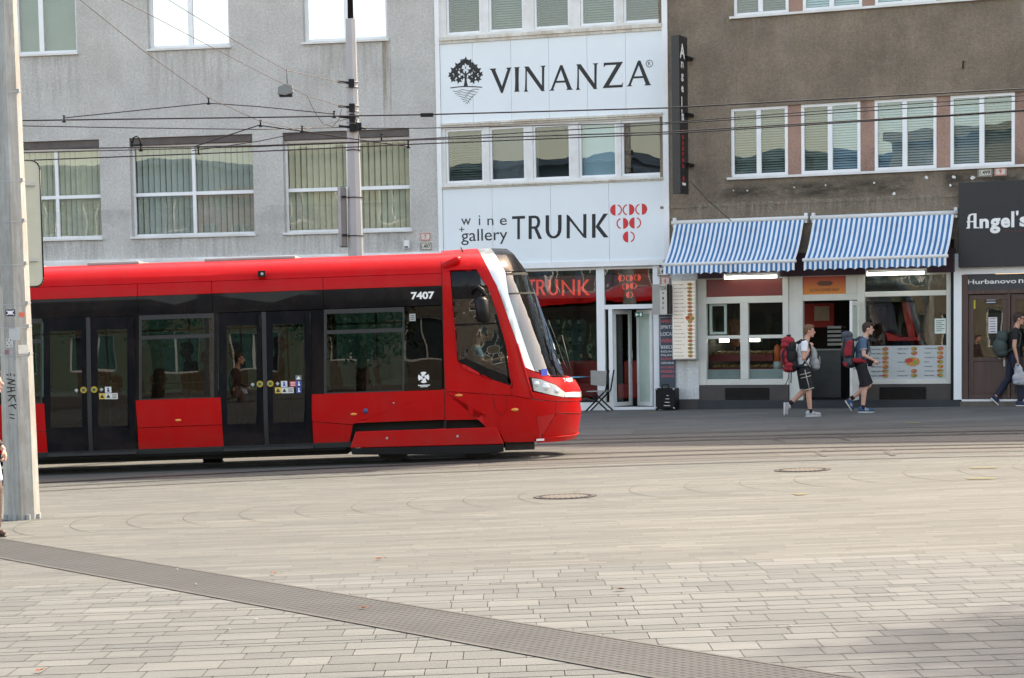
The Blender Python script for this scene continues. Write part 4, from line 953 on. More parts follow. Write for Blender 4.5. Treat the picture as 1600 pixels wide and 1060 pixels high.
# menu light box on the pillar and menu film in the right window
def food_icon(mb_, x, z, s_, y, k):
    ks = random.sample([1, 2, 3], 3) if s_ < .1 else [1, 2, 3]; sx_ = random.uniform(.75, 1.1)
    n_ = 10; mb_.prism([(x+s_*cos(2*pi*i/n_), z+s_*.62*sin(2*pi*i/n_)) for i in range(n_)], y, y+.003, ks[0])
    mb_.prism([(x-s_*.5+s_*.55*cos(2*pi*i/n_), z+s_*.15+s_*.3*sin(2*pi*i/n_)) for i in range(n_)], y-.002, y-.0005, ks[1])
    mb_.prism([(x+s_*.4+s_*.35*cos(2*pi*i/n_), z-s_*.1+s_*.25*sin(2*pi*i/n_)) for i in range(n_)], y-.002, y-.0005, ks[2])
foodm = [mat('food_print_a', (.50, .22, .05), .5, .4, 40), mat('food_print_b', (.45, .05, .03), .5, .3, 40), mat('food_print_c', (.20, .28, .05), .5, .3, 40)]
a = FB.rect(1050, 438, 1087.5, 562, -.22); e = empty('menu_light_box', FB.M @ Matrix.Translation((a[0], -.22, a[2])), 'tall backlit white menu box with rows of food pictures on the white pillar', 'menu box')
W2, H2 = a[1]-a[0], a[3]-a[2]
MB().box(0, W2, .004, .14, 0, H2).build('housing', K['alu'], e); fc = MB().box(.02, W2-.02, -.004, .003, .02, H2-.02).build('face', mat('backlit_face', (.66, .60, .52), .5, .03, emit=.04, ecol=(1, .88, .76)), e)
mb = MB()
words = ['Doner kebab', 'Doner kebab v tortille', 'Doner box', 'Durum kebab', 'Burger kebab', 'Kebab tanier', 'Falafel v chlebe', 'Falafel tanier', 'Pizza kus', 'Pizza cela', 'Syrova pizza', 'Salat', 'Hranolky', 'Kuraci salat', 'Tuniakovy salat', 'Nugety', 'Vyprazany syr', 'Ryza', 'Hamburger', 'Cheeseburger']
for i in range(20):
    z = H2-.09-i*(H2-.14)/19.3
    s_ = .10 if i in (9, 10) else .056
    food_icon(mb, W2*.76, z, s_ if i != 10 else .05, -.008, 1)
    add_text(mb, words[i], W2*.08, W2*(.30+.018*len(words[i])), z-.011, z+.011, -.0065, 0, .02); add_text(mb, '%d,%d0' % (2+i % 4, 5-(i % 3)), W2*.88, W2*.96, z-.010, z+.010, -.0065, 0, .02)
mb.build('menu_print', [mat('grey_print', (.10, .09, .08), .5, .1)]+foodm, fc)
a = rectB(1355, 540.5, 1478.5, 592.8); 
K['film'] = mat('pale_menu_film', (.46, .48, .48), .5, .05)
fl = MB().box(bx(1353, 560)[0], bx(1479.2, 560)[0], .045, .052, zk0+.001, a[3]).build('menu_film', K['film'], kw)
mb = MB(); F0 = bx(1355, 560, .04)[0]; F1 = bx(1478, 560, .04)[0]; Hf = a[3]-zk0
for c_ in range(3):
    for r_ in range(7):
        if c_ == 1 and r_ in (2, 4): continue
        z = a[3]-.06-r_*(Hf-.1)/6.4; xw = F0+(F1-F0)*(.05+.34*c_)
        xi_ = F0+(F1-F0)*(.235, .60, .93)[c_]; big = c_ == 1 and r_ == 3
        food_icon(mb, xi_-(.03 if big else 0), z+(.01 if big else 0), .15 if big else .065, .036, 1)
        wd_ = words[(c_*7+r_) % 20]; add_text(mb, wd_, xw, xw+.013*len(wd_)+.05, z-.014, z+.014, .040, 0, .02)
mb.build('menu_print', [mat('grey_print2', (.09, .09, .09), .5, .1)]+foodm, fl)
a = rectB(1460.5, 498, 1478, 521.5); ps = MB().box(a[0], a[1], .046, .054, a[2], a[3]).build('paper_sheet', mat('pale_green_paper', (.60, .68, .62), .7, .04), kw)
mb = MB(); [mb.box(a[0]+.03, a[1]-.03-.05*(k % 2), .043, .0455, a[3]-.05-.04*k, a[3]-.038-.04*k) for k in range(6)]; mb.build('writing', K['dark_pl'], ps)
# people-less seating hint inside right window: red chair and table
a = FB.hit(1412, 530, 1.0); e = empty('red_chair', FB.M @ Matrix.Translation((a[0], 1.0, zs0)), 'bright red chair standing behind the right kebab shop window', 'chair')
zt_ = FB.hit(1412, 472, 1.0)[1]-zs0; zsb = FB.hit(1412, 529, 1.0)[1]-zs0
K['rchair'] = mat('glossy_red_chair', (.60, .03, .025), .3, .05)
mb = MB(); mb.prism([(-.05, zt_), (.12, zt_), (.24, zsb+.1), (.24, zsb), (.10, zsb)], 0, .06); mb.build('backrest', K['rchair'], e, bevel=.01)
mb = MB(); mb.prism([(-.32, zsb+.14), (.02, zsb+.02), (.36, zsb+.02), (.40, zsb+.12), (.40, zsb-.05), (-.26, zsb-.05)], -.3, .2); mb.build('seat', K['rchair'], e, bevel=.01)
mb = MB(); [mb.cyl((x, y, 0), (x*.9, y, zsb-.05), .02, n=8) for x in (-.2, .35) for y in (-.25, .15)]; mb.build('leg', K['black'], e)
# ---- awnings
K['aw_b'] = mat('blue_awning_stripe', (.04, .15, .34), .75, .22, 2.5); K['aw_w'] = mat('white_awning_stripe', (.68, .72, .76), .75, .10, 2.5)
def awning(pxa, pxb, pya, pyb, pbar, label, nst):
    ya_, yb_ = -.10, -.80
    z1_ = (FB.hit(pxa, pya, ya_)[1]+FB.hit(pxb, pyb, ya_)[1])/2
    xa_ = FB.hit(pxa, pya, ya_)[0]; xb_ = FB.hit(pxb, pyb, ya_)[0]
    zb_ = (FB.hit(pbar[0], pbar[1], yb_)[1]+FB.hit(pbar[2], pbar[3], yb_)[1])/2
    e = empty('striped_awning', FB.M @ Matrix.Translation((xa_, 0, 0)), label, 'awning', 'blue and white striped awnings'); L_ = xb_-xa_
    mb = MB(); n_ = nst*2+1; m_ = 8
    def pt(i, j):
        v = j/m_; y = ya_+(yb_-ya_)*v; z = z1_+(zb_-z1_)*v-.11*sin(pi*v)+.004*sin(i*.9)*v
        return (L_*i/n_, y, z)
    for i in range(n_):
        for j in range(m_):
            mb.add([pt(i, j), pt(i+1, j), pt(i+1, j+1), pt(i, j+1)], [(0, 3, 2, 1)], i % 2, True)
    mb.build('canopy', [K['aw_w'], K['aw_b']], e)
    mb = MB(); dr = .20
    for i in range(n_):
        for q in range(2):
            x0_ = L_*(i+q/2)/n_; x1_ = L_*(i+(q+1)/2)/n_
            h0 = dr-.035*abs(sin((i+q/2)*pi/4)); h1 = dr-.035*abs(sin((i+(q+1)/2)*pi/4))
            wv = lambda u: .018*sin(u*5.5)
            mb.add([(x0_, yb_-.01, zb_-.02), (x1_, yb_-.01, zb_-.02), (x1_, yb_-.03+wv(x1_), zb_-.02-h1), (x0_, yb_-.03+wv(x0_), zb_-.02-h0)], [(0, 3, 2, 1)], i % 2)
    mb.build('valance', [K['aw_w'], K['aw_b']], e)
    mb = MB(); mb.cyl((-.03, yb_, zb_-.005), (L_+.03, yb_, zb_-.005), .035, n=12); mb.build('front_bar', K['old_white'], e)
    mb = MB(); mb.cyl((-.06, ya_, z1_+.0), (L_+.08, ya_, z1_+.0), .045, n=12); [mb.box(x, x+.06, ya_, -.005, z1_-.10, z1_+.10) for x in (-.04, L_)]; mb.build('roller', K['old_white'], e)
    for x in (.1, L_-.1):
        xm_ = x+(.25 if x < 1 else -.25)
        MB().tube([(x, ya_, z1_-.12), (xm_, (ya_+yb_)/2, (z1_+zb_)/2-.34), (x, yb_+.04, zb_-.04)], .016, 8).build('folding_arm', K['old_white'], e)
awning(1054, 1256.5, 347.5, 341.5, (1035, 414, 1241, 407), 'left blue and white striped awning, between the white building and the other awning', 27)
awning(1271, 1491, 341, 332, (1252, 406.5, 1479, 399.5), 'right blue and white striped awning, next to the dark club sign', 27)
# ---- club next door
xq0 = FB.hit(1490.5, 520, -.04)[0]; xq1 = FB.hit(1502.6, 520, -.04)[0]; zth = FB.hit(1550, 624.5, -.02)[1]
zft = FB.hit(1550, 419, -.04)[1]
MB().box(bx(1487.2, 520)[0], xq0-.002, -.05, .15, -.5, zfr+.6).build('drain_pipe_recess', K['black'], bb)
mb = MB(); mb.box(xq0, xq1, -.06, .2, zth, zft+.3); mb.box(xq1, BX1, -.058, .2, FB.hit(1550, 428, -.04)[1], zft+.3); mb.build('white_surround', K['white_pvc'], bb)
K['bwood'] = mat('brown_wood_grain', (.075, .042, .032), .5, .3, 2, .15, 60, stretch=(14, 14, .6))
zn0 = FB.hit(1550, 453, 0)[1]; zn1 = FB.hit(1550, 428.5, 0)[1]
mb = MB(); mb.box(xq1+.001, xq1+.12, -.02, .12, zth, zn1-.002)
mb.box(xq1+.121, BX1, -.018, .118, zn0-.08, zn0)
door_w = .78; xd = xq1+.12
for k in range(4):
    xk = xd+k*door_w*1.0
    if k: mb.box(xk, xk+.05, -.022, .12, zth, zn0-.082)
mb.build('door_frame', K['bwood'], bb, bevel=.004)
fa = MB().box(xq1+.121, BX1, .0, .05, zn0+.001, zn1-.003).build('fascia', mat('dark_fascia', (.035, .037, .042), .5, .1), bb)
mb = MB(); a = FB.hit(1512, 444.5, -.004); b_ = FB.hit(1588, 435.5, -.004); add_text(mb, 'Hurbanovo', a[0], b_[0], a[1], b_[1], -.004, 0, .015)
c2 = FB.hit(1591.5, 443, -.004); add_text(mb, 'námestie', c2[0], c2[0]+(b_[0]-a[0])*.85, a[1], b_[1]+.012, -.004, 0, .015); mb.build('lettering', K['whiteink'], fa)
zg1 = FB.hit(1540, 561, 0)[1]; zg0 = zn0-.09
for k in range(3):
    xk = xd+k*door_w+(.05 if k else 0); w_ = door_w-(.055 if k else .003); d = MB()
    ring(d, (xk+.003, xk+w_-.003, zth+.01, zg0-.005), .10, .02, .07); d.box(xk+.10, xk+w_-.10, .03, .06, zth+.11, zg1-.05); d.box(xk+.10, xk+w_-.10, .018, .068, zg1-.05, zg1+.03)
    dd = d.build('door', K['bwood'], bb, bevel=.006)
    pane((xk+.10, xk+w_-.10, zg1+.03, zg0-.10), .04, 'glass_m', dd)
    mb = MB(); mb.box(xk+w_-.08, xk+w_-.05, .01, .02, zg1-.15, zg1+.1); mb.cyl((xk+w_-.065, -.03, zg1), (xk+w_-.065, .01, zg1), .01, n=8); mb.cyl((xk+w_-.065, -.03, zg1), (xk+w_-.17, -.03, zg1), .01, n=8); mb.build('handle', K['alu'], dd)
    if k == 0:
        for q, c3, nm in (((1515.5, 466, 1524, 483), (.5, .42, .03), 'yellow_sticker'), ((1540, 468, 1558, 475.5), (.02, .02, .03), 'black_sticker'), ((1544.5, 496, 1558, 521), (.65, .62, .64), 'notice_sheet')):
            r = FB.rect(*q, .035); st = MB().box(r[0], r[1], .033, .038, r[2], r[3]).build(nm, mat(nm+'_mat', c3, .6, .1, 20), dd)
            mb = MB(); [mb.box(r[0]+.02, r[1]-.03, .030, .0325, z_, z_+.012) for z_ in [r[2]+.03+j*.05 for j in range(int((r[3]-r[2]-.04)/.05)+1)]]; mb.build('writing', K['ink'] if c3[0] > .1 else K['whiteink'], st)
MB().box(xd, BX1, .5, .52, zth, zn0).build('hall_wall', K['dark'], bb)
mb = MB(); mb.box(xq1, BX1, -.05, .5, zth-.035, zth+.004); mb.build('threshold', K['old_white'], bb)
MB().box(FB.hit(1499, 630, -.08)[0]+.003, BX1, -.085, .5, -1, zth-.037).build('door_step', mat('brown_step', (.12, .10, .085), .8, .25, 5, .3, 40), bb)
a = FB.rect(1497.5, 283.5, 1600, 417, -.22)
e = empty('club_sign', FB.M @ Matrix.Translation((a[0], -.22, a[2])), "large dark grey sign board reading Angel's above the brown club doors", 'sign')
Hs = a[3]-a[2]; bd = MB().box(0, 5.2, 0, .22, 0, Hs).build('board', mat('anthracite_panel', (.022, .022, .024), .6, .1, 2), e, bevel=.006)
mb = MB(); q0 = FB.hit(1510, 364, -.225); q1 = FB.hit(1590.5, 331, -.225)
def apx(x, y): q = FB.hit(1460+x/2.464, 250+y/2.465, -.225); return q[0]-a[0], q[1]-a[2]
def arect(x0_, y0_, x1_, y1_): p_ = apx(x0_, y1_); r_ = apx(x1_, y0_); return p_[0], r_[0], p_[1], r_[1]
A2 = [[(.30, 0), (.02, 0), (.02, .06), (.10, .10), (.12, .75), (.22, .93), (.45, 1), (.80, 1), (.80, .0), (.58, 0), (.58, .90), (.42, .90), (.32, .80), (.30, .5)], [(.05, .42), (.60, .42), (.60, .50), (.05, .50)], [(.80, 0), (1, 0), (1, .07), (.80, .07)]]
x0_, x1_, z0_, z1_ = arect(122, 206, 172, 265)
for pl in A2: mb.prism([(x0_+(x1_-x0_)*u, z0_+(z1_-z0_)*v) for u, v in pl], -.010, -.002)
for s_, q in (('n', (174, 226, 210, 264)), ('g', (214, 224, 254, 284)), ('e', (256, 222, 292, 262)), ('l', (296, 198, 308, 260)), ("'", (314, 196, 324, 214)), ('s', (328, 218, 362, 258))):
    x0_, x1_, z0_, z1_ = arect(*q); add_text(mb, s_, x0_, x1_, z0_, z1_, -.010, 0, .04)
mb.build('lettering', K['whiteink'], bd)
mb = MB(); x0_, x1_, z0_, z1_ = arect(272, 269, 350, 279); add_text(mb, 'CLUB', x0_, x1_, z0_, z1_, -.01, 0, .0); mb.build('small_lettering', mat('dull_red_ink', (.16, .03, .02), .6, .1), bd)
# blade sign
yb0, yb1 = -1.0, -.16
xs_ = FB.hit(1058, 180, -.5)[0]
za = FB.hit(1060, 303, -.6)[1]; zb_ = FB.hit(1060, 56, -.6)[1]
xL = FB.hit(1050, 180, -.62)[0]; xM = FB.hit(1062.5, 180, -.72)[0]; xR = FB.hit(1071.5, 180, -.34)[0]
e = empty('blade_sign', FB.M @ Matrix.Translation((0, 0, za)), "tall narrow black vertical sign of the Angel's cabaret projecting from the brown wall", 'sign')
Hs = zb_-za
mb = MB(); P_ = [(xL, -.62), (xM, -.74), (xR, -.34), (xL+.2, -.2)]; mb.flatprism(P_, 0, Hs)
bl = mb.build('body', mat('black_sign_panel', (.014, .014, .017), .4, .1, 2), e)
# lettering on the right hand face from M to R
v0 = Vector((xM, -.74, 0)); v1 = Vector((xR, -.34, 0)); dv = v1-v0; wl = dv.length; dv.normalize(); nn = Vector((dv.y, -dv.x, 0))
Ml = Matrix(((dv.x, -nn.x, 0, v0.x), (dv.y, -nn.y, 0, v0.y), (0, 0, 1, 0), (0, 0, 0, 1)))
def zpx(y_): return FB.hit(1067, y_, -.5)[1]-za
mw = MB(); mr_ = MB()
add_text(mw, 'A', .03, wl*.92, zpx(92), zpx(69), -.006, 0, .03)
for s_, ya_, yb_ in (('n', 107, 97), ('g', 128, 116), ('e', 145, 135), ('l', 167, 152), ("'", 178, 172), ('s', 189, 178)): add_text(mw, s_, wl*.25, wl*.65 if s_ not in "l'" else wl*.4, zpx(ya_), zpx(yb_), -.006, 0, .03)
for k, s_ in enumerate('cabaret'): add_text(mr_, s_, wl*.3, wl*.6, zpx(209+k*9), zpx(203+k*9), -.006, 0, .02)
st_ = [(cos(pi/2+i*pi/5)*(1 if i % 2 == 0 else .45), sin(pi/2+i*pi/5)*(1 if i % 2 == 0 else .45)) for i in range(10)]
mr_.prism([(wl*.5+.07*u, zpx(280)+.07*v) for u, v in st_], -.006, -.001)
mw.box(wl*.30, wl*.85, -.006, -.001, zpx(290), zpx(286))
for mm_, kk, nm in ((mw, 'whiteink', 'lettering'), (mr_, 'redink', 'red_lettering')): o = mm_.build(nm, K[kk], bl); o.matrix_local = Ml
mb = MB(); [mb.box(xR-.1, xR+.06, -.36, -.003, z, z+.06) for z in (Hs*.18, Hs*.5, Hs*.86)]; mb.build('bracket', K['black'], e)
# ================================================================ cafe chair and table
K['mesh'] = mat('grey_fabric', (.30, .29, .27), .8, .1, 30, .3, 200)
p = gpt(932, 643.5); Mc = Matrix.Translation(p) @ Matrix.Rotation(-radians(20), 4, 'Z') @ Matrix.Scale(.95, 4)
e = empty('folding_chair', Mc, 'grey fabric folding chair with black crossed legs outside the wine shop', 'chair')
mb = MB(); mb.box(-.22, .20, -.02, .38, .44, .46); mb.build('seat', K['mesh'], e)
MB().prism([(-.12, .60), (.20, .56), (.26, .90), (-.12, .92)], -.02, .0).build('backrest', K['mesh'], e, bevel=.004)
for y in (0, .38):
    MB().tube([(-.26, y, 0), (.22, y, .47), (.30, y, .92)], .018, 8).build('leg', K['black'], e); MB().tube([(.28, y, 0), (-.22, y, .46)], .018, 8).build('leg', K['black'], e)
p2 = gpt(888, 642); e = empty('cafe_table', Matrix.Translation(p2) @ Matrix.Rotation(-radians(20), 4, 'Z'), 'small blue topped cafe table half hidden by the tram nose', 'table')
MB().box(-.4, .38, -.35, .35, .71, .73).build('table_top', mat('light_blue_top', (.12, .36, .55), .4, .05), e, bevel=.008)
MB().cyl((0, 0, .02), (0, 0, .71), .03, n=12).build('column', K['black'], e); MB().cyl((0, 0, 0), (0, 0, .03), .22, .20, n=20).build('foot', K['black'], e)
# ================================================================ poles
def octa(base, top, r0, r1, rot, mat_, name, parent=None, n=8):
    mb = MB(); vs = []
    for (p_, r_) in ((base, r0), (top, r1)):
        for i in range(n): a = rot+2*pi*i/n; vs.append((p_[0]+r_*cos(a), p_[1]+r_*sin(a), p_[2]))
    mb.add(vs, [(i, (i+1) % n, (i+1) % n+n, i+n) for i in range(n)]+[tuple(range(n, 2*n))])
    return mb.build(name, mat_, parent)
m, t, b = newmat('weathered_pole_steel'); K['pole'] = m
co = N(t, 'ShaderNodeTexCoord').outputs['Object']
c = mixc(t, ramp(t, noise(t, co, 3, 7), [(.3, 0.), (.7, 1.)]), (.31, .32, .315), (.40, .41, .40))
f = ramp(t, noise(t, co, 5, 7, .7, (6, 6, .35)), [(.42, 0.), (.70, .75)]); c = mixc(t, f, c, (.20, .18, .145))
f = ramp(t, noise(t, co, 2.2, 8, .7, (1.5, 1.5, .8)), [(.48, 0.), (.60, .5)]); c = mixc(t, f, c, (.22, .21, .19))
f = ramp(t, noise(t, co, 14, 3), [(.22, .45), (.28, 1.)]); c = mixc(t, 1., c, f, 'MULTIPLY')
t.links.new(c, b.inputs['Base Color']); b.inputs['Roughness'].default_value = .55; b.inputs['Metallic'].default_value = .15
bump(t, b, noise(t, co, 90, 3), .12, .01)
pb = gpt(35, 811); D1 = pb.y
e = empty('tram_pole', Matrix.Translation(pb), 'thick tapered octagonal steel pole close by at the left edge, with stickers and graffiti', 'pole')
sc = FPX/D1; R0 = 25.5/sc/cos(pi/8)*1.0; R1 = R0*.62; PH = 7.2
octa((0, 0, -.05), (0, 0, PH), R0, R1, radians(10), K['pole'], 'shaft', e)
def R_at(z): return R0+(R1-R0)*z/PH
def zpole(py): d = ray(35, py); return CAMH+d.z/d.y*D1-pb.z
for i in range(8):
    a = radians(10)+2*pi*(i+.5)/8; x, y = (R0*.98)*cos(a), (R0*.98)*sin(a); MB().box(x-.02, x+.02, y-.02, y+.02, .0, .06).build('base_bolt', K['steel'], e)
for py in (143, 282, 345, 412, 474, 510, 553):
    z = zpole(py); mb = MB(); vs = []
    for j, zz_ in enumerate((z-.007, z+.007)):
        for i in range(8): a = radians(10)+2*pi*i/8; r_ = R_at(z)+.005; vs.append((r_*cos(a), r_*sin(a), zz_+.02*sin(a)))
    mb.add(vs, [(i, (i+1) % 8, (i+1) % 8+8, i+8) for i in range(8)]); mb.box(R_at(z)*.80, R_at(z)*.80+.03, -R_at(z)*.55, -R_at(z)*.55+.03, z-.02, z+.02); mb.build('steel_band', K['steel'], e)
# faces towards the camera: face index with normal angle -90-ish; local plane for stickers
def face_M(k, z):
    a = radians(10)+2*pi*(k+.5)/8; r_ = R_at(z)*cos(pi/8)+.0015
    nx_, ny_ = cos(a), sin(a)
    return Matrix(((-ny_, -nx_, 0, nx_*r_), (nx_, -ny_, 0, ny_*r_), (0, 0, 1, z), (0, 0, 0, 1)))
def sticker(k, u, py, w_, h_, col, name, draw=None, ink='ink'):
    z = zpole(py); M_ = face_M(k, z)
    s_ = MB().box(u-w_/2, u+w_/2, -.001, .0005, -h_/2, h_/2).build(name, mat(name+'_print', col, .5, .1, 30), e); s_.matrix_local = M_
    if draw: mb = MB(); draw(mb, u); o = mb.build('print', K[ink], s_)
def sk(mb, u):
    mb.box(u-.03, u+.03, -.004, -.002, -.005, .022); mb.box(u-.02, u+.02, -.0045, -.0022, -.02, -.005)
    for s_ in (-1, 1): mb.prism([(u+s_*.045, .028), (u+s_*.05, .02), (u-s_*.045, -.028), (u-s_*.05, -.02)], -.0035, -.0015)
sticker(5, .02, 489, .12, .075, (.02, .02, .05), 'skull_sticker', sk, 'whiteink')
sticker(5, .00, 536, .08, .10, (.50, .50, .50), 'code_sticker', lambda mb, u: [mb.box(u-.03+.02*i, u-.02+.02*i, -.004, -.002, -.035+.03*j, -.02+.03*j) for i in range(3) for j in range(3) if (i+j) % 2 == 0])
sticker(5, .06, 522, .13, .14, (.47, .48, .48), 'torn_paper')
sticker(6, .02, 492, .06, .05, (.55, .10, .05), 'heart_sticker')
sticker(6, .00, 462, .05, .06, (.30, .30, .30), 'small_sticker')
sticker(6, .02, 546, .12, .10, (.62, .60, .55), 'white_sticker')
sticker(5, -.04, 550, .05, .05, (.25, .12, .16), 'purple_sticker')
mb = MB()
def stroke(mb_, pts, w_=.006):
    for i in range(len(pts)-1):
        a_, c_ = Vector(pts[i]), Vector(pts[i+1]); d = (c_-a_).normalized(); n_ = Vector((-d.y, d.x))*w_
        mb_.prism([tuple(a_+n_), tuple(a_-n_), tuple(c_-n_), tuple(c_+n_)], -.003, -.001)
for pts in ([(-.05, .20), (-.03, .19)], [(0, .21), (0, .185)], [(.04, .2), (.05, .18)], [(-.05, .15), (.05, .13), (-.04, .10), (.055, .08)], [(-.05, .05), (.05, .05)], [(-.05, .0), (.05, .02)], [(0, .05), (0, .01)], [(-.04, -.04), (.05, -.04)], [(-.04, -.10), (.03, -.04), (.05, -.11)], [(-.04, -.16), (.06, -.14)], [(0, -.14), (.05, -.19)], [(-.03, -.25), (.03, -.26)], [(-.03, -.29), (.03, -.30)]):
    stroke(mb, pts)
o = mb.build('graffiti', K['ink'], e); o.matrix_local = face_M(5, zpole(612))
# plate behind the pole
a = Vector((0, 0, 0)); 
Fp = Frame(Vector((pb.x, pb.y+.18, 0)), radians(-35)); r = Fp.rect(40, 251, 62.5, 448)
w2 = r[1]+.02; e2 = empty('road_sign', Fp.M @ Matrix.Translation((0, 0, (r[2]+r[3])/2)), 'back of a tall pale rounded sign plate fixed behind the thick left pole', 'sign')
mb = MB(); hh = (r[3]-r[2])/2; rr_ = .10; pts = []
for cx_, cz_, a0 in ((w2-rr_, hh-rr_, 0), (-.35+rr_, hh-rr_, pi/2), (-.35+rr_, -hh+rr_, pi), (w2-rr_, -hh+rr_, 3*pi/2)):
    for i in range(6): a = a0+pi/2*i/5; pts.append((cx_+rr_*cos(a), cz_+rr_*sin(a)))
mb.prism(pts, 0, .012); mb.build('plate', mat('pale_green_grey_plate', (.36, .39, .34), .5, .08), e2)
mb = MB(); mb.box(-.3, w2-.06, -.03, -.001, hh*.6, hh*.6+.04); mb.box(-.3, w2-.06, -.03, -.001, -hh*.6, -hh*.6+.04); mb.build('rail', K['steel'], e2)
mb = MB(); pp = [(p_[0]*1.0, p_[1]) for p_ in pts]
for i in range(len(pp)): a_, c_ = pp[i], pp[(i+1) % len(pp)]; mb.tube([(a_[0], .006, a_[1]), (c_[0], .006, c_[1])], .012, 6)
mb.build('rim', K['black'], e2)
# far pole
D2 = 39.2
def at(px, py, D): d = ray(px, py); return CAM+d*(D/d.y)
q = at(556, 395, D2); top = at(544.0, 30, D2)
axis = (top-q); 
base = Vector((q.x, D2, gz(q.x, D2))); s2 = FPX/D2
e = empty('tram_pole', Matrix.Translation(base), 'slender grey tapered pole rising behind the tram roof, carrying wire clamps', 'pole')
H2 = top.z-base.z; ra = 7.2/s2/.93; rb = 11.0/s2/.93; zq = q.z-base.z; rbase = rb+(rb-ra)*zq/(H2-zq)
octa((0, 0, -.02), (0, 0, H2), rbase, ra, radians(12), mat('painted_pole_grey', (.36, .37, .38), .5, .06, 2, metal=.1), 'shaft', e)
MB().tube([(0, 0, H2), (0, 0, H2+1.6)], [.055, .04], 8).build('top_tube', K['black'], e)
def z2(py): return at(548, py, D2).z-base.z
for py in (129, 137, 166, 175, 183, 192, 197, 205, 235, 309, 369):
    z = z2(py); r_ = rbase+(ra-rbase)*z/H2+.008; mb = MB(); mb.tube([(r_*cos(2*pi*i/12), r_*sin(2*pi*i/12), z) for i in range(13)], .010, 5); mb.build('clamp_band', K['steel'] if py < 235 else K['wire'], e)
for py, sx in ((132, -1), (170, -1), (186, -1), (201, -1), (200, 1)):
    z = z2(py); mb = MB(); mb.box(-.05 if sx < 0 else .06, .05 if sx < 0 else .16, -.20, -.10, z-.07, z+.07); mb.tube([(-.02*sx, -.16, z), (sx*.24, -.16, z+.03*(-sx))], .022, 6); mb.build('insulator', K['black'], e)
Fp = Frame(Vector((q.x, D2-.12, 0)), radians(60))
a = at(528, 293, D2); c = at(544, 386, D2)
e2 = empty('pole_sign', Matrix.Translation((c.x, D2-.02, c.z)), 'grey narrow sign box on the left side of the slender pole above the tram roof', 'sign')
hh = a.z-c.z; mb = MB(); mb.box(a.x-c.x, -.015, -.05, .25, 0, hh); mb.build('plate', mat('sign_back_grey', (.17, .17, .165), .5, .1), e2, bevel=.02)
mb = MB(); mb.box(a.x-c.x-.004, a.x-c.x+.05, -.056, -.051, .01, hh-.01); mb.build('edge', K['steel'], e2)
mb = MB(); mb.box(-.09, .0, -.10, -.056, hh*.18, hh*.21); mb.box(-.09, .0, -.10, -.056, hh*.82, hh*.85); mb.build('bracket', K['black'], e2)
# ================================================================ overhead wires
K['thin'] = mat('thin_span_wire', (.10, .09, .085), .6, .2)
wn_ = [0]
def wire(pts, D, r_, label, sag=0, mt='wire', cat='overhead wire', group='overhead wires above the tram'):
    P = []
    for i, q in enumerate(pts):
        Dq = D[i] if isinstance(D, (list, tuple)) else D
        P.append(at(q[0], q[1], Dq))
    Q = []
    for i in range(len(P)-1):
        for k in range(6):
            f_ = k/6.; v = P[i].lerp(P[i+1], f_); v.z -= sag*4*f_*(1-f_); Q.append(v)
    Q.append(P[-1]); o0 = P[0].copy()
    mb = MB(); mb.tube([v-o0 for v in Q], r_, 6)
    o = mb.build('overhead_wire', K[mt], M=Matrix.Translation(o0)); return tag(o, label, cat, group)
wire([(-60, 189.5), (36, 188.6), (400, 183.8), (663, 179.5), (1040, 169), (1600, 139), (1750, 130)], 34.2, .011, 'uppermost heavy wire, passing just under the wine company lettering on the white building')
wire([(-60, 194.5), (36, 197), (200, 200), (400, 202.5), (545, 199)], [37, 37, 37, 37.5, 39], .008, 'wire at the left running to the slender pole just below the uppermost heavy wire')
wire([(-60, 236), (38, 233.5), (400, 228), (660, 218.5), (1040, 206.5), (1484, 180), (1750, 162)], 34.7, .010, 'heavy wire second from the bottom, meeting its neighbour over the brown building windows')
wire([(-60, 243), (38, 239), (400, 229.4), (560, 223)], [36, 36, 36, 36], .008, 'wire merging into the lower bundle near the middle grey building window')
wire([(-60, 256), (38, 251), (400, 237), (660, 225), (1040, 209.5), (1484, 181.4), (1750, 163.5)], 35.6, .010, 'lowest wire of all, crossing the big shop windows of the grey building')
wire([(400, 229.6), (660, 217.2), (1040, 194), (1600, 157.5), (1750, 148)], 37, .009, 'wire of the middle pair crossing the left club sign and brown windows, lower one')
wire([(560, 201), (660, 200.6), (1040, 192), (1600, 149.5), (1750, 138)], [39, 38.5, 37.5, 37, 37], .008, 'wire leaving the slender pole to the right, upper one of the middle pair')
wire([(100, 184.5), (326, 161.5), (400, 166.5), (523, 178.5)], 36, .008, 'black shallow inverted V span above the uppermost heavy wire', mt='wire')
wire([(119, -5), (226, 81), (326, 153), (404, 189), (470, 204), (543, 186)], [28, 30, 34, 36, 38, 39], .006, 'thin wire slanting down steeply from the top left edge', mt='thin')
wire([(180, -5), (400, 110), (480, 150), (541, 169)], [30, 34, 36, 39], .006, 'thin wire slanting down to the pole beneath the hanging box', mt='thin')
wire([(255, -5), (400, 84), (447, 110), (541, 131)], [30, 34, 36, 39], .006, 'thin wire reaching the highest clamp of the slender pole', mt='thin')
wire([(302, 230), (404, 196), (470, 205), (583, 222), (638, 229)], 36.2, .010, 'dark bridle wire zigzagging under the slender pole clamps')
wire([(300, 236), (404, 221), (472, 207)], 36.2, .007, 'short dark wire climbing from the lower bundle to the left of the pole')
wire([(480, 150), (492, 176), (505, 194), (520, 198), (530, 186), (534, 170)], 38.8, .006, 'loose thin cable loop hanging left of the slender pole', mt='thin')
wire([(551, 170), (556, 186), (561, 205), (560, 236)], 39.0, .008, 'short thick cable running down the right side of the slender pole')
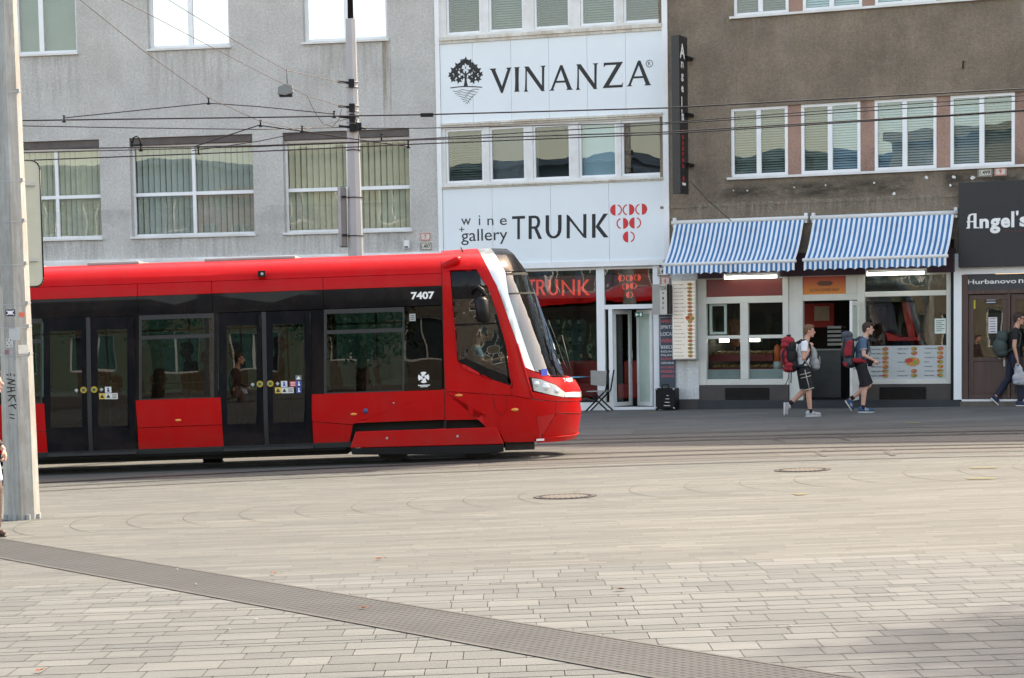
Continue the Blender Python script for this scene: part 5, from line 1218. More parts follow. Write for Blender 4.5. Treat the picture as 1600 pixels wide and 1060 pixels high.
wire([(1078, 283), (1105, 312), (1134, 338), (1143, 346)], 44.0, .008, 'thin dark cable hanging down the brown wall to the left awning')
def clamp(px, py, D, label, kind=0):
    p_ = at(px, py, D); e = empty('wire_clamp', Matrix.Translation(p_), label, 'wire clamp', 'clamps on the overhead wires')
    MB().cyl((0, 0, -.045), (0, 0, .045), .014, n=8).build('stem', K['black'], e)
    mb = MB(); mb.box(-.03, .03, -.02, .02, -.06, -.04); mb.box(-.02, .02, -.02, .02, .04, .055) ; mb.build('jaw', K['black'], e)
for px, py, D, l in ((326, 158, 36, 'clamp at the peak of the shallow inverted V span'), (100, 186, 36, 'clamp at the left end of the inverted V span'), (522, 179, 36, 'clamp at the right end of the inverted V span, left of the pole'), (407, 193, 36.2, 'clamp on the zigzag wire left of the slender pole, nearer the hanging box'), (472, 202, 36.2, 'clamp on the zigzag wire nearest to the slender pole'), (596, 215, 35.6, 'clamp just right of the slender pole on the lower wires'), (638, 226, 35.6, 'clamp at the right end of the zigzag wire'), (206, 226, 35, 'clamp on the lower wires at the left corner of the middle grey window'), (220, 231, 35, 'clamp hanging from the lowest bundle in front of the middle grey window'), (310, 236, 35, 'clamp on the lower bundle over the middle grey window louvres')):
    clamp(px, py, D, l)
p_ = at(667, 180, 34.2); tag(MB().box(-.10, .10, -.02, .02, -.03, .03).build('wire_splice', K['black'], M=Matrix.Translation(p_), bevel=.008), 'dark splice block on the uppermost heavy wire at the edge of the white building', 'wire splice')
p_ = at(213, 219, 35); e = empty('wire_jumper', Matrix.Translation(p_), 'small dark looped jumper cable above the left window corner', 'cable loop')
MB().tube([(-.06+0, 0, -.05), (-.05, 0, .03), (0, 0, .06), (.05, 0, .03), (.07, 0, -.08)], .012, 6).build('loop', K['black'], e); MB().box(-.10, .10, -.02, .02, -.10, -.07).build('clamp_bar', K['black'], e)
p_ = at(446, 140, 36); e = empty('hanging_box', Matrix.Translation(p_), 'small grey box hanging from the thin wires left of the slender pole', 'box')
MB().prism([(-.13, -.08), (-.11, .04), (.02, .09), (.12, .06), (.13, -.06), (.0, -.10)], -.07, .07).build('housing', mat('grey_green_box', (.16, .19, .19), .5, .1), e, bevel=.01)
MB().box(-.10, .11, -.06, .06, -.12, -.085).build('lens', K['black'], e); MB().cyl((.03, 0, .08), (.03, 0, .33), .006, n=6).build('hanger', K['wire'], e)
# ================================================================ tram
TY = 33.0
FT = Frame(Vector((0, TY, gz(0, TY))), 0, .018)
PROF = [(-1, .10), (.18, .10), (.35, .07), (.6, .03), (1.0, 0), (2.5, 0), (2.75, .015), (2.86, .04), (2.95, .085), (3.05, .19), (3.12, .32), (3.17, .52), (3.195, .9), (3.2, 1.25), (9, 1.25)]
def lerpt(T, z):
    if z <= T[0][0]: return T[0][1]
    for i in range(len(T)-1):
        if z <= T[i+1][0]:
            f_ = (z-T[i][0])/(T[i+1][0]-T[i][0]); return T[i][1]+(T[i+1][1]-T[i][1])*f_
    return T[-1][1]
XA = sorted([(FT.hit(x, y, 0)[1], FT.hit(x, y, 0)[0]) for y, x in ((388, 735), (430, 752), (485, 772), (533, 788), (575, 798), (600, 803), (625, 806), (650, 806), (690, 790))])
XN = sorted([(FT.hit(x, y, 1.0)[1], FT.hit(x, y, 1.0)[0]) for y, x in ((386, 788), (389.5, 798), (397, 807), (424, 824), (458, 838), (496, 852), (533, 866), (567, 877), (587, 888), (604, 905), (614, 908.5), (625, 909.5), (645, 908.5), (676, 903.5), (690, 895))])
NE = 2.1
def ysurf(x, z):
    p_ = lerpt(PROF, z); xa_ = lerpt(XA, z); xn_ = lerpt(XN, z)
    if x <= xa_: return p_
    t_ = min(1, (x-xa_)/(xn_-xa_)); return p_+(1.25-p_)*(1-(max(0, 1-t_**NE))**(1/NE))
def tp(px, py):
    y = 0.
    for i in range(14):
        x, z = FT.hit(px, py, y); y = .5*y+.5*ysurf(x, z)
    return x, z
def cut(bm, step_x, step_z, x0, x1, z0, z1, dense=None):
    xs_ = []; x = math.floor(x0/step_x)*step_x
    while x < x1: xs_.append(x); x += step_x
    if dense:
        x = dense[0]
        while x < x1: xs_.append(x); x += dense[1]
    for x in sorted(set(xs_)):
        if x0 < x < x1: bmesh.ops.bisect_plane(bm, geom=bm.verts[:]+bm.edges[:]+bm.faces[:], plane_co=(x, 0, 0), plane_no=(1, 0, 0))
    for zc__ in ZCUT:
        if z0 < zc__ < z1: bmesh.ops.bisect_plane(bm, geom=bm.verts[:]+bm.edges[:]+bm.faces[:], plane_co=(0, 0, zc__), plane_no=(0, 0, 1))
ZCUT = [.2, .35, .5, .7, .9, 1.1, 1.3, 1.5, 1.7, 1.9, 2.1, 2.3, 2.5, 2.65, 2.75, 2.82, 2.86, 2.9, 2.95, 3.0, 3.05, 3.085, 3.12, 3.145, 3.17, 3.185, 3.195]
tram = empty('red_tram', FT.M, 'modern red and black low floor tram numbered 7407, nose to the right, crossing the square', 'tram')
def skin(name, polys, mt, off=0., thick=.02, parent=None, pix=True, mirror=None, smooth=True, near=True):
    """polygons on the curved body side; off = proud of the surface"""
    sep = mirror is None and name in ('cab_shell', 'cab_window', 'windshield_pillar', 'nose_side')
    if mirror is None: mirror = name in ('roof_shell', 'cab_lower', 'windshield', 'windshield_top', 'front_bumper', 'bumper_lip', 'front_hood', 'display_frame')
    bm = bmesh.new()
    for pl in polys:
        pts = [tp(*q) for q in pl] if pix else pl
        vs = [bm.verts.new((p_[0], 0, p_[1])) for p_ in pts]
        f_ = bm.faces.new(vs)
    bmesh.ops.triangulate(bm, faces=bm.faces[:])
    x0 = min(v.co.x for v in bm.verts); x1 = max(v.co.x for v in bm.verts); z0 = min(v.co.z for v in bm.verts); z1 = max(v.co.z for v in bm.verts)
    nose = x1 > -.8
    cut(bm, .5, .2, x0, x1, z0, z1, dense=(max(-.7, x0), .05) if nose else None)
    bmesh.ops.remove_doubles(bm, verts=bm.verts, dist=1e-4)
    eps = .004
    for v in bm.verts:
        x, z = v.co.x, v.co.z; y = ysurf(x, z)
        gx = (ysurf(x+eps, z)-ysurf(x-eps, z))/(2*eps); gz_ = (ysurf(x, z+eps)-ysurf(x, z-eps))/(2*eps)
        gx = min(gx, 8); n_ = Vector((gx, -1, gz_)).normalized(); 
        v.co = Vector((x, y, z))+n_*off
    for f_ in bm.faces:
        if f_.normal.y > 0: f_.normal_flip()
    bmesh.ops.recalc_face_normals(bm, faces=bm.faces)
    bm.normal_update()
    if sum(f_.normal.y*f_.calc_area() for f_ in bm.faces) > 0: bmesh.ops.reverse_faces(bm, faces=bm.faces)
    me = bpy.data.meshes.new(name)
    if mirror:
        g_ = bmesh.ops.duplicate(bm, geom=bm.verts[:]+bm.edges[:]+bm.faces[:]); 
        nv = [q for q in g_['geom'] if isinstance(q, bmesh.types.BMVert)]; nf = [q for q in g_['geom'] if isinstance(q, bmesh.types.BMFace)]
        for v in nv: v.co.y = 2.5-v.co.y
        bmesh.ops.reverse_faces(bm, faces=nf)
        bmesh.ops.remove_doubles(bm, verts=bm.verts, dist=2e-3)
    bm.to_mesh(me); bm.free()
    for p_ in me.polygons: p_.use_smooth = smooth
    me.materials.append(mt); o = bpy.data.objects.new(name, me); S.collection.objects.link(o); o.parent = parent or tram
    if thick:
        so = o.modifiers.new('thickness', 'SOLIDIFY'); so.thickness = thick; so.offset = -1; so.use_rim = True
        if smooth: 
            es = o.modifiers.new('split', 'EDGE_SPLIT'); es.split_angle = radians(40)
    if sep: o2 = o.copy(); S.collection.objects.link(o2); o2.parent = o.parent; o2.scale.y = -1; o2.location.y = 2.5
    return o
def paint(name, col, rough=.22):
    m, t, b = newmat(name); co = N(t, 'ShaderNodeTexCoord').outputs['Object']
    c = mixc(t, ramp(t, noise(t, co, 1.2, 6), [(.3, 0.), (.7, 1.)]), tuple(x*.93 for x in col), col)
    sp_ = N(t, 'ShaderNodeSeparateXYZ'); t.links.new(co, sp_.inputs[0])
    f = ramp(t, noise(t, co, 3, 8, .7, (1, 1, .6)), [(.45, 0.), (.8, .10)]); c = mixc(t, f, c, (.16, .10, .08))
    lo = ramp(t, sp_.outputs[2], [(.25, .30), (.75, 0.)]); ln_ = ramp(t, noise(t, co, 2.2, 8, .7, (.6, 1, 1.5)), [(.35, 0.), (.7, 1.)]); lm = N(t, 'ShaderNodeMath', operation='MULTIPLY'); t.links.new(lo, lm.inputs[0]); t.links.new(ln_, lm.inputs[1]); c = mixc(t, lm.outputs[0], c, (.10, .07, .055))
    t.links.new(c, b.inputs['Base Color']); b.inputs['Roughness'].default_value = rough+.1; b.inputs['Coat Weight'].default_value = .07; b.inputs['Coat Roughness'].default_value = .05; b.inputs['Specular IOR Level'].default_value = .10
    bump(t, b, noise(t, co, 1.1, 2), .15, .02); return m
K['red'] = paint('tram_red_paint', (.44, .004, .005)); K['tblk'] = paint('tram_black_gloss', (.006, .006, .008), .12); K['tdoor'] = paint('tram_door_dark', (.006, .007, .010), .3)
for k_ in ('tblk', 'tdoor'): b_ = K[k_].node_tree.nodes['Principled BSDF']; b_.inputs['Specular IOR Level'].default_value = .05; b_.inputs['Coat Weight'].default_value = .25 if k_ == 'tblk' else .05
K['rub'] = mat('rubber_seal', (.004, .004, .004), .8, .2); K['dgrey'] = mat('dark_grey_metal', (.018, .018, .020), .45, .2)
K['tdark'] = mat('tram_interior_dark', (.010, .012, .011), .8, .2); K['pillar_reflection'] = mat('pillar_glass_painted_reflection', (.60, .60, .585), .14, .03, 1, metal=.6)  # bright reflection on the pillar glass is put into its pale metallic colour
L0 = -60                                               # left end in pixels (outside the frame)
def edge(a, b_, x): return a[1]+(b_[1]-a[1])*(x-a[0])/(b_[0]-a[0])
crease = lambda x: edge((64, 450.5), (688, 426), x)
redb = lambda x: edge((60, 469.5), (688, 445.5), x)
wtop = lambda x: edge((54, 498), (688, 477.8), x)
rtop = lambda x: edge((211.6, 626), (695, 609.3), x)
mid = lambda x: edge((217, 668.7), (690, 651), x)
bot = lambda x: edge((217.4, 708.8), (550, 698.5), x)
# roof shell built in metres
zcr = tp(400, crease(400))[1]; zrb = tp(400, redb(400))[1]; zwt = tp(400, wtop(400))[1]; zrt = tp(400, rtop(400))[1]; zbt = tp(400, bot(400))[1]; zmd = tp(400, mid(400))[1]
print('tram z', zcr, zrb, zwt, zrt, zmd, zbt)
XL = -14.0; xs1 = tp(690, 410)[0]
skin('roof_shell', [[(XL, zcr+.004), (xs1-.004, zcr+.004), (xs1-.004, 3.2), (XL, 3.2)]], K['red'], pix=False)
cx = [tp(x, 455)[0] for x in (214.5, 331, 505)]
xs_ = [XL]+cx+[xs1]
for i in range(len(xs_)-1):
    skin('roof_panel', [[(xs_[i]+.004, zrb), (xs_[i+1]-.004, zrb), (xs_[i+1]-.004, zcr-.004), (xs_[i]+.004, zcr-.004)]], K['red'], pix=False)
    skin('window_head_panel', [[(xs_[i]+.003, zwt+.003), (xs_[i+1]-.003, zwt+.003), (xs_[i+1]-.003, zrb-.004), (xs_[i]+.003, zrb-.004)]], K['tblk'], pix=False, off=-.004)
# inner dark lining behind seams
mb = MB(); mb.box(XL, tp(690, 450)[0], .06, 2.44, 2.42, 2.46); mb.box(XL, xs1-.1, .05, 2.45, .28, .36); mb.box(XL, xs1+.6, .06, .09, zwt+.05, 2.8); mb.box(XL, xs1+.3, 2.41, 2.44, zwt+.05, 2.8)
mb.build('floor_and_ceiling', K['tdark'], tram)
# lower red panels
def lower(px0a, px0b, px1a, px1b, name='side_panel', polyb=None):
    a = [(px0a, rtop(px0a)), (px1a, rtop(px1a)), ((px1a+px1b)/2-.3, mid(px1a)-.4), ((px0a+px0b)/2+.3, mid(px0a)-.4)]
    b_ = [((px0a+px0b)/2+.3, mid(px0a)+.6), ((px1a+px1b)/2-.3, mid(px1a)+.6), (px1b, bot(px1b)), (px0b, bot(px0b))]
    skin(name, [a], K['red'], off=.004); skin(name, [b_], K['red'], off=.003)
lower(-60, -60, 69, 75); lower(211.8, 217.4, 344.8, 350)
skin('side_panel', [[(486.4, rtop(486)), (694.6, 609.3), (694.8, 655.8), (555, 661), (551.5, 663.5), (487.5, mid(487))]], K['red'], off=.004)
skin('side_panel', [[(488, mid(487)+1), (551, 664.5), (545, 698.8), (490.2, 700)]], K['red'], off=.003)
# black pillars between windows and doors
def pil(pts, off=-.004): return skin('pillar', [pts], K['tblk'], off=off)
def qd(x0, x1, y0, y1): return [(x0, y0(x0)), (x1, y0(x1)), (x1, y1(x1)), (x0, y1(x0))]
wt = lambda x: wtop(x)+.4
pil(qd(210.3, 217, wt, rtop)); pil(qd(334.7, 340.5, wt, rtop)); pil(qd(486, 506, wt, rtop))
skin('window_panel', [qd(631.8, 690.2, wt, lambda x: rtop(x)-.5)], K['dglass'], off=-.002, thick=0, mirror=False)
MB().box(tp(634, 540)[0], tp(689, 540)[0], .15, .17, zrt, zwt).build('panel_backing', K['tdark'], tram)
# windows
def win(x0, x1, split, label=None):
    t0 = lambda x: wtop(x)+.5; b0 = lambda x: rtop(x)-.3; fw = 4.2
    sp = lambda x: wtop(x)+split
    i0, i1 = x0+fw, x1-fw*.6
    rg_ = [qd(x0, i0, t0, b0), qd(i1, x1, t0, b0), qd(i0, i1, t0, lambda x: t0(x)+7), qd(i0, i1, lambda x: sp(x)-3, lambda x: sp(x)+3), qd(i0, i1, lambda x: b0(x)-1.5, b0)]
    f_ = skin('window', rg_, K['dgrey'], off=.003, mirror=False)
    skin('upper_pane', [qd(i0, i1, lambda x: t0(x)+7, lambda x: sp(x)-3)], K['tglass'], off=-.004, thick=0, parent=f_, mirror=False)
    skin('lower_pane', [qd(i0, i1, lambda x: sp(x)+3, lambda x: b0(x)-1.5)], K['tglass'], off=-.004, thick=0, parent=f_, mirror=False)
win(217.2, 334.5, 35.5); win(506.2, 631.6, 36); win(-60, 66, 35.5)
# doors
def doorpair(x0, xm, x1, x0b, x1b, panes, knobs, wbot, wtop_):
    dt = lambda x: wtop(x)+1.0; db = lambda x: edge((x0b, bot(x0b)-3.2), (x1b, bot(x1b)-3.2), x)
    for k in range(2):
        xa_, xb_ = (x0, xm-3.6) if k == 0 else (xm+3.6, x1); xab = xa_+(x0b-x0 if k == 0 else (5)); xbb = xb_+(5 if k == 0 else x1b-x1)
        pa, pb_ = panes[k]
        wt_ = lambda x: wtop(x)+wtop_; wb_ = lambda x: wtop(x)+wbot
        ps = [[(xa_, dt(xa_)), (pa, dt(pa)), (pa+1.5, wb_(pa)), (pa+1.5, db(pa)), (xab, db(xab)), (xa_+1, wb_(xa_))],
              [(pb_, dt(pb_)), (xb_, dt(xb_)), (xb_+1, wb_(xb_)), (xbb, db(xbb)), (pb_+1.5, db(pb_)), (pb_+1.5, wb_(pb_))],
              [(pa, dt(pa)), (pb_, dt(pb_)), (pb_, wt_(pb_)), (pa, wt_(pa))], [(pa+1.5, wb_(pa)), (pb_+1.5, wb_(pb_)), (pb_+1.5, db(pb_)), (pa+1.5, db(pa))]]
        d_ = skin('door', ps, K['tdoor'], off=-.006, mirror=False)
        skin('door_pane', [[(pa, wt_(pa)), (pb_, wt_(pb_)), (pb_+1.5, wb_(pb_)), (pa+1.5, wb_(pa))]], K['tglass'], off=-.012, thick=0, parent=d_, mirror=False)
        kx, ky = knobs[k]; q_ = tp(kx, ky)
        MB().cyl((q_[0], -.03, q_[1]), (q_[0], .0, q_[1]), .048, n=20).build('button_ring', K['ybut'], d_); MB().cyl((q_[0], -.036, q_[1]), (q_[0], -.0305, q_[1]), .024, n=16).build('button', K['gbut'], d_)
        MB().prism([(q_[0]+(-.14 if k == 0 else .08), q_[1]), (q_[0]+(-.11 if k == 0 else .11), q_[1]+.025), (q_[0]+(-.08 if k == 0 else .14), q_[1]), (q_[0]+(-.11 if k == 0 else .11), q_[1]-.035)], -.016, -.012+.008).build('sensor', K['alu'], d_)
    c_ = skin('door_post', [[(xm-3.4, dt(xm)), (xm+3.4, dt(xm)), (xm+8.2, db(xm)), (xm+1.8, db(xm))]], K['dgrey'], off=.004, mirror=False)
    q_ = tp(x0b, bot(x0b)-1.5); q2 = tp(x1b, bot(x1b)-1.5)
    MB().box(q_[0], q2[0], -.02, .25, q_[1]-.02, q_[1]+.02).build('door_sill', K['dgrey'], tram)
K['ybut'] = mat('yellow_ring', (.42, .30, .03), .4, .1); K['gbut'] = mat('green_button', (.03, .10, .05), .4, .1)
doorpair(67.5, 137.5, 210, 75.5, 215, ((77.5, 127), (152, 199)), ((131, 609.6), (147.5, 609)), 172, 21)
doorpair(340.8, 412, 485.8, 350.5, 489.5, ((353.5, 401), (425.5, 475.5)), ((406.3, 600.3), (422.6, 599.7)), 175, 21)
def decal(name, x0, y0, x1, y1, col, draw=None, ink='ink', parent=None):
    a = tp(x0, y1); c = tp(x1, y0); ys = ysurf(*a)
    s_ = MB().box(a[0], c[0], ys-.014, ys-.009, a[1], c[1]).build(name, mat(name+'_ink', col, .4, .05), parent or tram)
    if draw:
        mb = MB(); draw(mb, a[0], a[1], c[0]-a[0], c[1]-a[1], ys-.0165); mb.build('symbol', K[ink], s_)
K['blueink'] = mat('blue_print', (.03, .06, .35), .5, .1)
dot = lambda mb, x, z, w_, h_, y: (mb.ell((x+w_*.5, y, z+h_*.72), (w_*.14, .002, h_*.14), 8), mb.prism([(x+w_*.3, z+h_*.15), (x+w_*.42, z+h_*.58), (x+w_*.6, z+h_*.55), (x+w_*.75, z+h_*.2)], y, y+.002))
tri = lambda mb, x, z, w_, h_, y: mb.prism([(x+w_*.15, z+h_*.2), (x+w_*.5, z+h_*.85), (x+w_*.85, z+h_*.2)], y, y+.002)
txt_ = lambda mb, x, z, w_, h_, y: [mb.box(x+w_*.15, x+w_*.85, y, y+.002, z+h_*k, z+h_*(k+.1)) for k in (.2, .45, .7)]
for dx in (0,):
    decal('white_pictogram', 164.5, 604.5, 174, 614, (.6, .62, .66), dot); decal('yellow_pictogram', 155.5, 614.8, 164.3, 624, (.55, .42, .08), tri); decal('white_pictogram', 165, 614.5, 174, 624, (.6, .62, .6), tri); decal('white_notice', 174.4, 614.4, 184, 624, (.6, .6, .58), txt_)
    decal('white_pictogram', 439.3, 595.4, 448.8, 605, (.6, .62, .66), dot, 'blueink'); decal('yellow_pictogram', 430, 605.4, 439.3, 614.8, (.55, .42, .08), tri); decal('white_pictogram', 440, 605.6, 448.8, 614.8, (.6, .62, .6), tri); decal('white_notice', 449.2, 605.4, 458.8, 614.6, (.6, .6, .58), txt_)
    decal('red_notice', 453, 595.6, 462.8, 604.6, (.45, .04, .07), txt_, 'whiteink'); decal('blue_pictogram', 463.2, 595, 471, 604.4, (.03, .06, .30), dot, 'whiteink'); decal('blue_pictogram', 463.2, 605, 471, 614.4, (.03, .06, .30), dot, 'whiteink'); decal('grey_pictogram', 462, 586.5, 471, 594.4, (.15, .16, .18), tri, 'whiteink')
    decal('grey_notice', 640, 490.5, 649, 502, (.40, .42, .42), txt_)
# fleet number and emblem
mb = MB(); a = tp(642.5, 468.5); c = tp(678.5, 455.5); add_text(mb, '7407', a[0], c[0], a[1], c[1]+.0, -.003, 0, .035); mb.build('fleet_number', K['whiteink'], tram)
mb = MB(); c = tp(662, 590); R_ = .085
for k in range(4):
    a0 = pi/4+k*pi/2+.2; pts = [(c[0]+R_*cos(a0+t_*1.2/6), c[1]+R_*sin(a0+t_*1.2/6)) for t_ in range(7)]+[(c[0]+.02*cos(a0+.6), c[1]+.02*sin(a0+.6))]; mb.prism(pts, -.010, -.006)
for k in range(4):
    a0 = pi/2+k*pi/2+.2; mb.ell((c[0]+R_*.45*cos(a0), -.008, c[1]+R_*.45*sin(a0)), (.026, .003, .026), 10)
mb.box(c[0]-.09, c[0]+.09, -.010, -.006, c[1]-.125, c[1]-.112); mb.box(c[0]-.06, c[0]+.06, -.010, -.006, c[1]-.145, c[1]-.135)
mb.build('operator_emblem', K['whiteink'], tram)
K['amber'] = mat('amber_lens', (.65, .22, .02), .25, .1, coat=1); K['bluel'] = mat('blue_cap', (.03, .05, .16), .3, .1)
def knob(name, px, py, rx, rz, mt, dy=.02):
    q_ = tp(px, py); y = ysurf(*q_); MB().ell((q_[0], y-.004, q_[1]), (rx, dy, rz), 14).build(name, K[mt], tram)
knob('side_lamp', 278.5, 657, .05, .022, 'amber'); knob('side_lamp', 552.5, 647.5, .05, .022, 'amber'); knob('side_cap', 571.3, 642.3, .04, .04, 'bluel'); knob('turn_signal', 804.5, 640.5, .06, .028, 'amber', .03); knob('side_marker', 717, 618, .06, .022, 'amber')
for px, py in ((615, 630), ): knob('lock', px, py, .014, .014, 'alu')
q_ = tp(410, 428.5); mb = MB(); mb.box(q_[0]-.055, q_[0]+.055, -.05, .05, q_[1]-.045, q_[1]+.045); cb = mb.build('side_camera', K['black'], tram); MB().cyl((q_[0]+.01, -.056, q_[1]), (q_[0]+.01, -.0505, q_[1]), .022, n=14).build('camera_lens', K['alu'], cb)
# ---- cab
cabtop = 3.2
skin('cab_shell', [
 [(690.8, 392.3), (746, 388.6), (759, 414), (752, 421), (744.8, 421.5), (703, 423.5), (691, 424.8)],
 [(691, 424.8), (703, 423.5), (706.5, 465), (708.4, 506), (715, 564), (727, 577.5), (769, 593.5), (799.5, 603.5), (800, 618), (694.8, 611.5)],
 [(752, 421), (759, 414), (776, 448), (789.5, 485.5), (806.4, 533), (820.5, 574), (821.5, 590), (829, 612), (833, 624), (800, 618), (799.5, 603.5), (790.5, 540), (777, 491), (761, 446)],
 [(744.8, 421.5), (752, 421), (761, 446), (759.5, 446.5)]], K['red'], off=.003)
skin('cab_lower', [[(695, 612.5), (800, 619), (833, 625), (869, 628), (905.5, 627), (908.7, 645.5), (868, 645.5), (840, 690), (789.8, 691.3), (777, 660), (770, 655.3), (695.2, 656.6)]], K['red'], off=.004)
skin('front_bumper', [[(868.5, 646.5), (908.5, 646.5), (903.2, 676), (897, 680), (862, 684), (842, 689.8)]], K['red'], off=.012)
skin('bumper_lip', [[(838, 684), (862, 681.5), (897, 677.5), (902.5, 675.5), (901, 681.5), (878, 687.5), (838, 691)]], K['red'], off=.04)
skin('front_hood', [[(836, 582), (864, 590.5), (880, 590), (888, 588.5), (899, 594), (906, 606), (907, 612), (884, 613.5), (868, 601), (844, 592), (830, 590), (821.5, 589), (820.5, 574)]], K['red'], off=.006)
skin('nose_side', [[(829.5, 612), (881, 622), (907.8, 621.5), (908.5, 626), (869, 627), (833.5, 624)]], K['red'], off=.005)
skin('cab_window', [[(704.5, 425.4), (745, 423.7), (759, 446.4), (776, 492), (789.5, 540), (798, 600), (769, 590.8), (728, 575.5), (716.4, 563.6), (709.6, 506), (708, 465)]], K['cabglass'], off=.001, thick=0)
skin('cab_window_frame', [[(704.5, 425.2), (745, 423.5), (751, 435), (751, 467), (709, 468), (707.8, 465)], [(709, 506.5), (779, 504), (780, 506.5), (709.4, 510)],
 [(716.4, 563.6), (728, 560), (767, 578), (789, 585), (797, 592), (798, 600.5), (769, 591.5), (728, 576)], [(776.5, 492), (790, 540), (798, 600), (794, 598), (786, 541), (772, 492)]], K['tblk'], off=.004, mirror=False)
K['tblk2'] = K['tblk']
skin('windshield_pillar', [[(746.5, 389.3), (766.8, 388.0), (789, 425.5), (794.5, 461.5), (810, 509), (827, 560), (835.5, 580.5), (821, 574.5), (807, 533), (790, 485.5), (776.5, 448), (759.5, 414)]], K['pillar_reflection'], off=.004)
skin('windshield_top', [[(767.4, 388.2), (792, 388.9), (802, 397), (822, 424.2), (789, 424.5)]], K['tblk'], off=.003)
skin('windshield', [[(789.8, 425.6), (822.3, 425.3), (836.5, 458), (850, 496), (863.5, 533), (874.5, 567), (882, 589), (864, 589), (836.5, 580.5), (827.5, 560), (810.6, 509), (795, 461.5)]], K['wsglass'], off=.002, thick=0)
skin('display_frame', [[(790.5, 427), (823, 426.5), (825, 430), (791, 430.5)], [(795, 458.2), (836, 457), (837, 459.6), (795.3, 460.8)]], K['rub'], off=.006)
# destination display inside
q0 = tp(795, 457); q1 = tp(820, 433)
MB().box(q0[0]-.15, q1[0]-.12, .7, 1.8, q0[1]+.02, q1[1]).build('destination_display', mat('display_dull_green', (.16, .19, .13), .6, .1), tram)
mb = MB(); qa = tp(806, 488); mb.box(qa[0]-.55, qa[0]-.1, .35, .37, qa[1]-.3, qa[1]+.28); mb.build('sun_blind', mat('grey_blind', (.28, .28, .26), .7, .05), tram)
# headlights
for mir in (False, True):
    def my(y): return 2.5-y if mir else y
    hl = [(830.5, 591.5), (844, 593), (868, 602.5), (883, 614), (880.5, 621), (858, 616.5), (834, 610.5)]
    o = skin('headlight', [hl], mat('headlight_housing', (.30, .31, .31), .25, .1, metal=.5), off=.010, mirror=False)
    if mir: o.scale.y = -1; o.location.y = 2.5
    for (hx, hy, r_) in ((852, 605, .062), (838, 600, .045), (870, 611.5, .04)):
        q_ = tp(hx, hy); y = ysurf(*q_); MB().ell((q_[0]-.0, y-.012, q_[1]), (r_, .03, r_*.95), 16).build('lens', mat('headlight_lens', (.75, .78, .78), .12, .03, metal=.3, coat=1), o)
    q_ = [(882, 615), (884, 613.8), (895, 612.8), (907.5, 612.6), (909, 620.5), (894, 620.8), (882, 620.5)]
    o = skin('fog_light', [q_], mat('white_lamp', (.75, .77, .76), .2, .03, coat=1), off=.014, mirror=False)
    if mir: o.scale.y = -1; o.location.y = 2.5
    c = tp(899, 613); 
tp0 = tp(838, 688); mb = MB(); mb.box(tp0[0], tp0[0]+.12, ysurf(*tp0)-.06, ysurf(*tp0)-.03, tp0[1]-.01, tp0[1]+.02); mb.build('reflector', K['whiteink'], tram)
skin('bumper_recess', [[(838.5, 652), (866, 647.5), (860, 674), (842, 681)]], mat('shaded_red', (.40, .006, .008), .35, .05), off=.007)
# number on the hood, blue access sticker
mb = MB(); c = tp(886, 594); yc = ysurf(*c); 
o = MB(); add_text(o, '7407', -.13, .13, -.035, .035, 0, 0, .02); oo = o.build('hood_number', K['whiteink'], tram); oo.matrix_local = Matrix.Translation((c[0]+.02, yc-.05, c[1])) @ Matrix.Rotation(radians(55), 4, 'Z') @ Matrix.Rotation(radians(-25), 4, 'X')
c = tp(850, 582); yc = ysurf(*c); o = MB().box(-.06, .06, -.004, 0, -.05, .05).build('access_sticker', mat('blue_sticker', (.04, .08, .55), .4, .05), tram); o.matrix_local = Matrix.Translation((c[0], yc-.03, c[1])) @ Matrix.Rotation(radians(40), 4, 'Z')
# seams on the red cab
def seam(pts, w_=.006): 
    P = []
    for i in range(len(pts)-1):
        for k in range(8): f_ = k/8.; P.append(tp(pts[i][0]+(pts[i+1][0]-pts[i][0])*f_, pts[i][1]+(pts[i+1][1]-pts[i][1])*f_))
    P.append(tp(*pts[-1])); mb = MB(); mb.tube([(p_[0], ysurf(*p_)-.0035, p_[1]) for p_ in P], w_, 5); mb.build('panel_seam', K['rub'], tram)
seam([(690.4, 392), (690.8, 470), (694.8, 610), (695, 656)]); seam([(770, 617), (774, 640), (783, 650), (793, 640), (791, 617)], .004); seam([(799, 603), (800, 618)], .004)
seam([(829, 612), (833, 624), (869, 627.5), (908.5, 626)], .005); seam([(868.5, 628), (868.5, 646), (842, 690)], .005); seam([(868.5, 646), (908.7, 646)], .005); seam([(821, 575), (822, 590), (830, 612)], .005)
# marker camera housing on the roof shoulder
q_ = tp(706, 411); y = ysurf(*q_); mb = MB(); mb.tube([(q_[0]-.13, y+.0, q_[1]-.07), (q_[0]-.10, y-.03, q_[1]-.05), (q_[0]+.08, y-.03, q_[1]+.04), (q_[0]+.14, y+.0, q_[1]+.07)], [.055, .068, .062, .03], 14); ch = mb.build('camera_housing', K['red'], tram)
MB().tube([(q_[0]-.137, y+.0, q_[1]-.073), (q_[0]-.128, y, q_[1]-.069)], [.05, .055], 14).build('camera_glass', K['black'], ch)
# mirror
q_ = tp(757, 483); 
mb = MB(); hx = .095; mb.tube([(q_[0]-.02, -.30, q_[1]-.20), (q_[0]-.02, -.30, q_[1]-.17), (q_[0]-.04, -.30, q_[1]+.12), (q_[0]-.05, -.28, q_[1]+.17)], [.07, .10, .105, .06], 12); mr2 = mb.build('wing_mirror', K['black'], tram)
qq = tp(749, 455); MB().tube([(qq[0]-.10, .0, qq[1]-.03), (qq[0]-.08, -.12, qq[1]+.02), (qq[0]-.01, -.26, qq[1]+.06), (qq[0]+.06, -.29, qq[1]-.0), (qq[0]+.06, -.30, qq[1]-.08)], .028, 10).build('mirror_arm', K['black'], mr2)
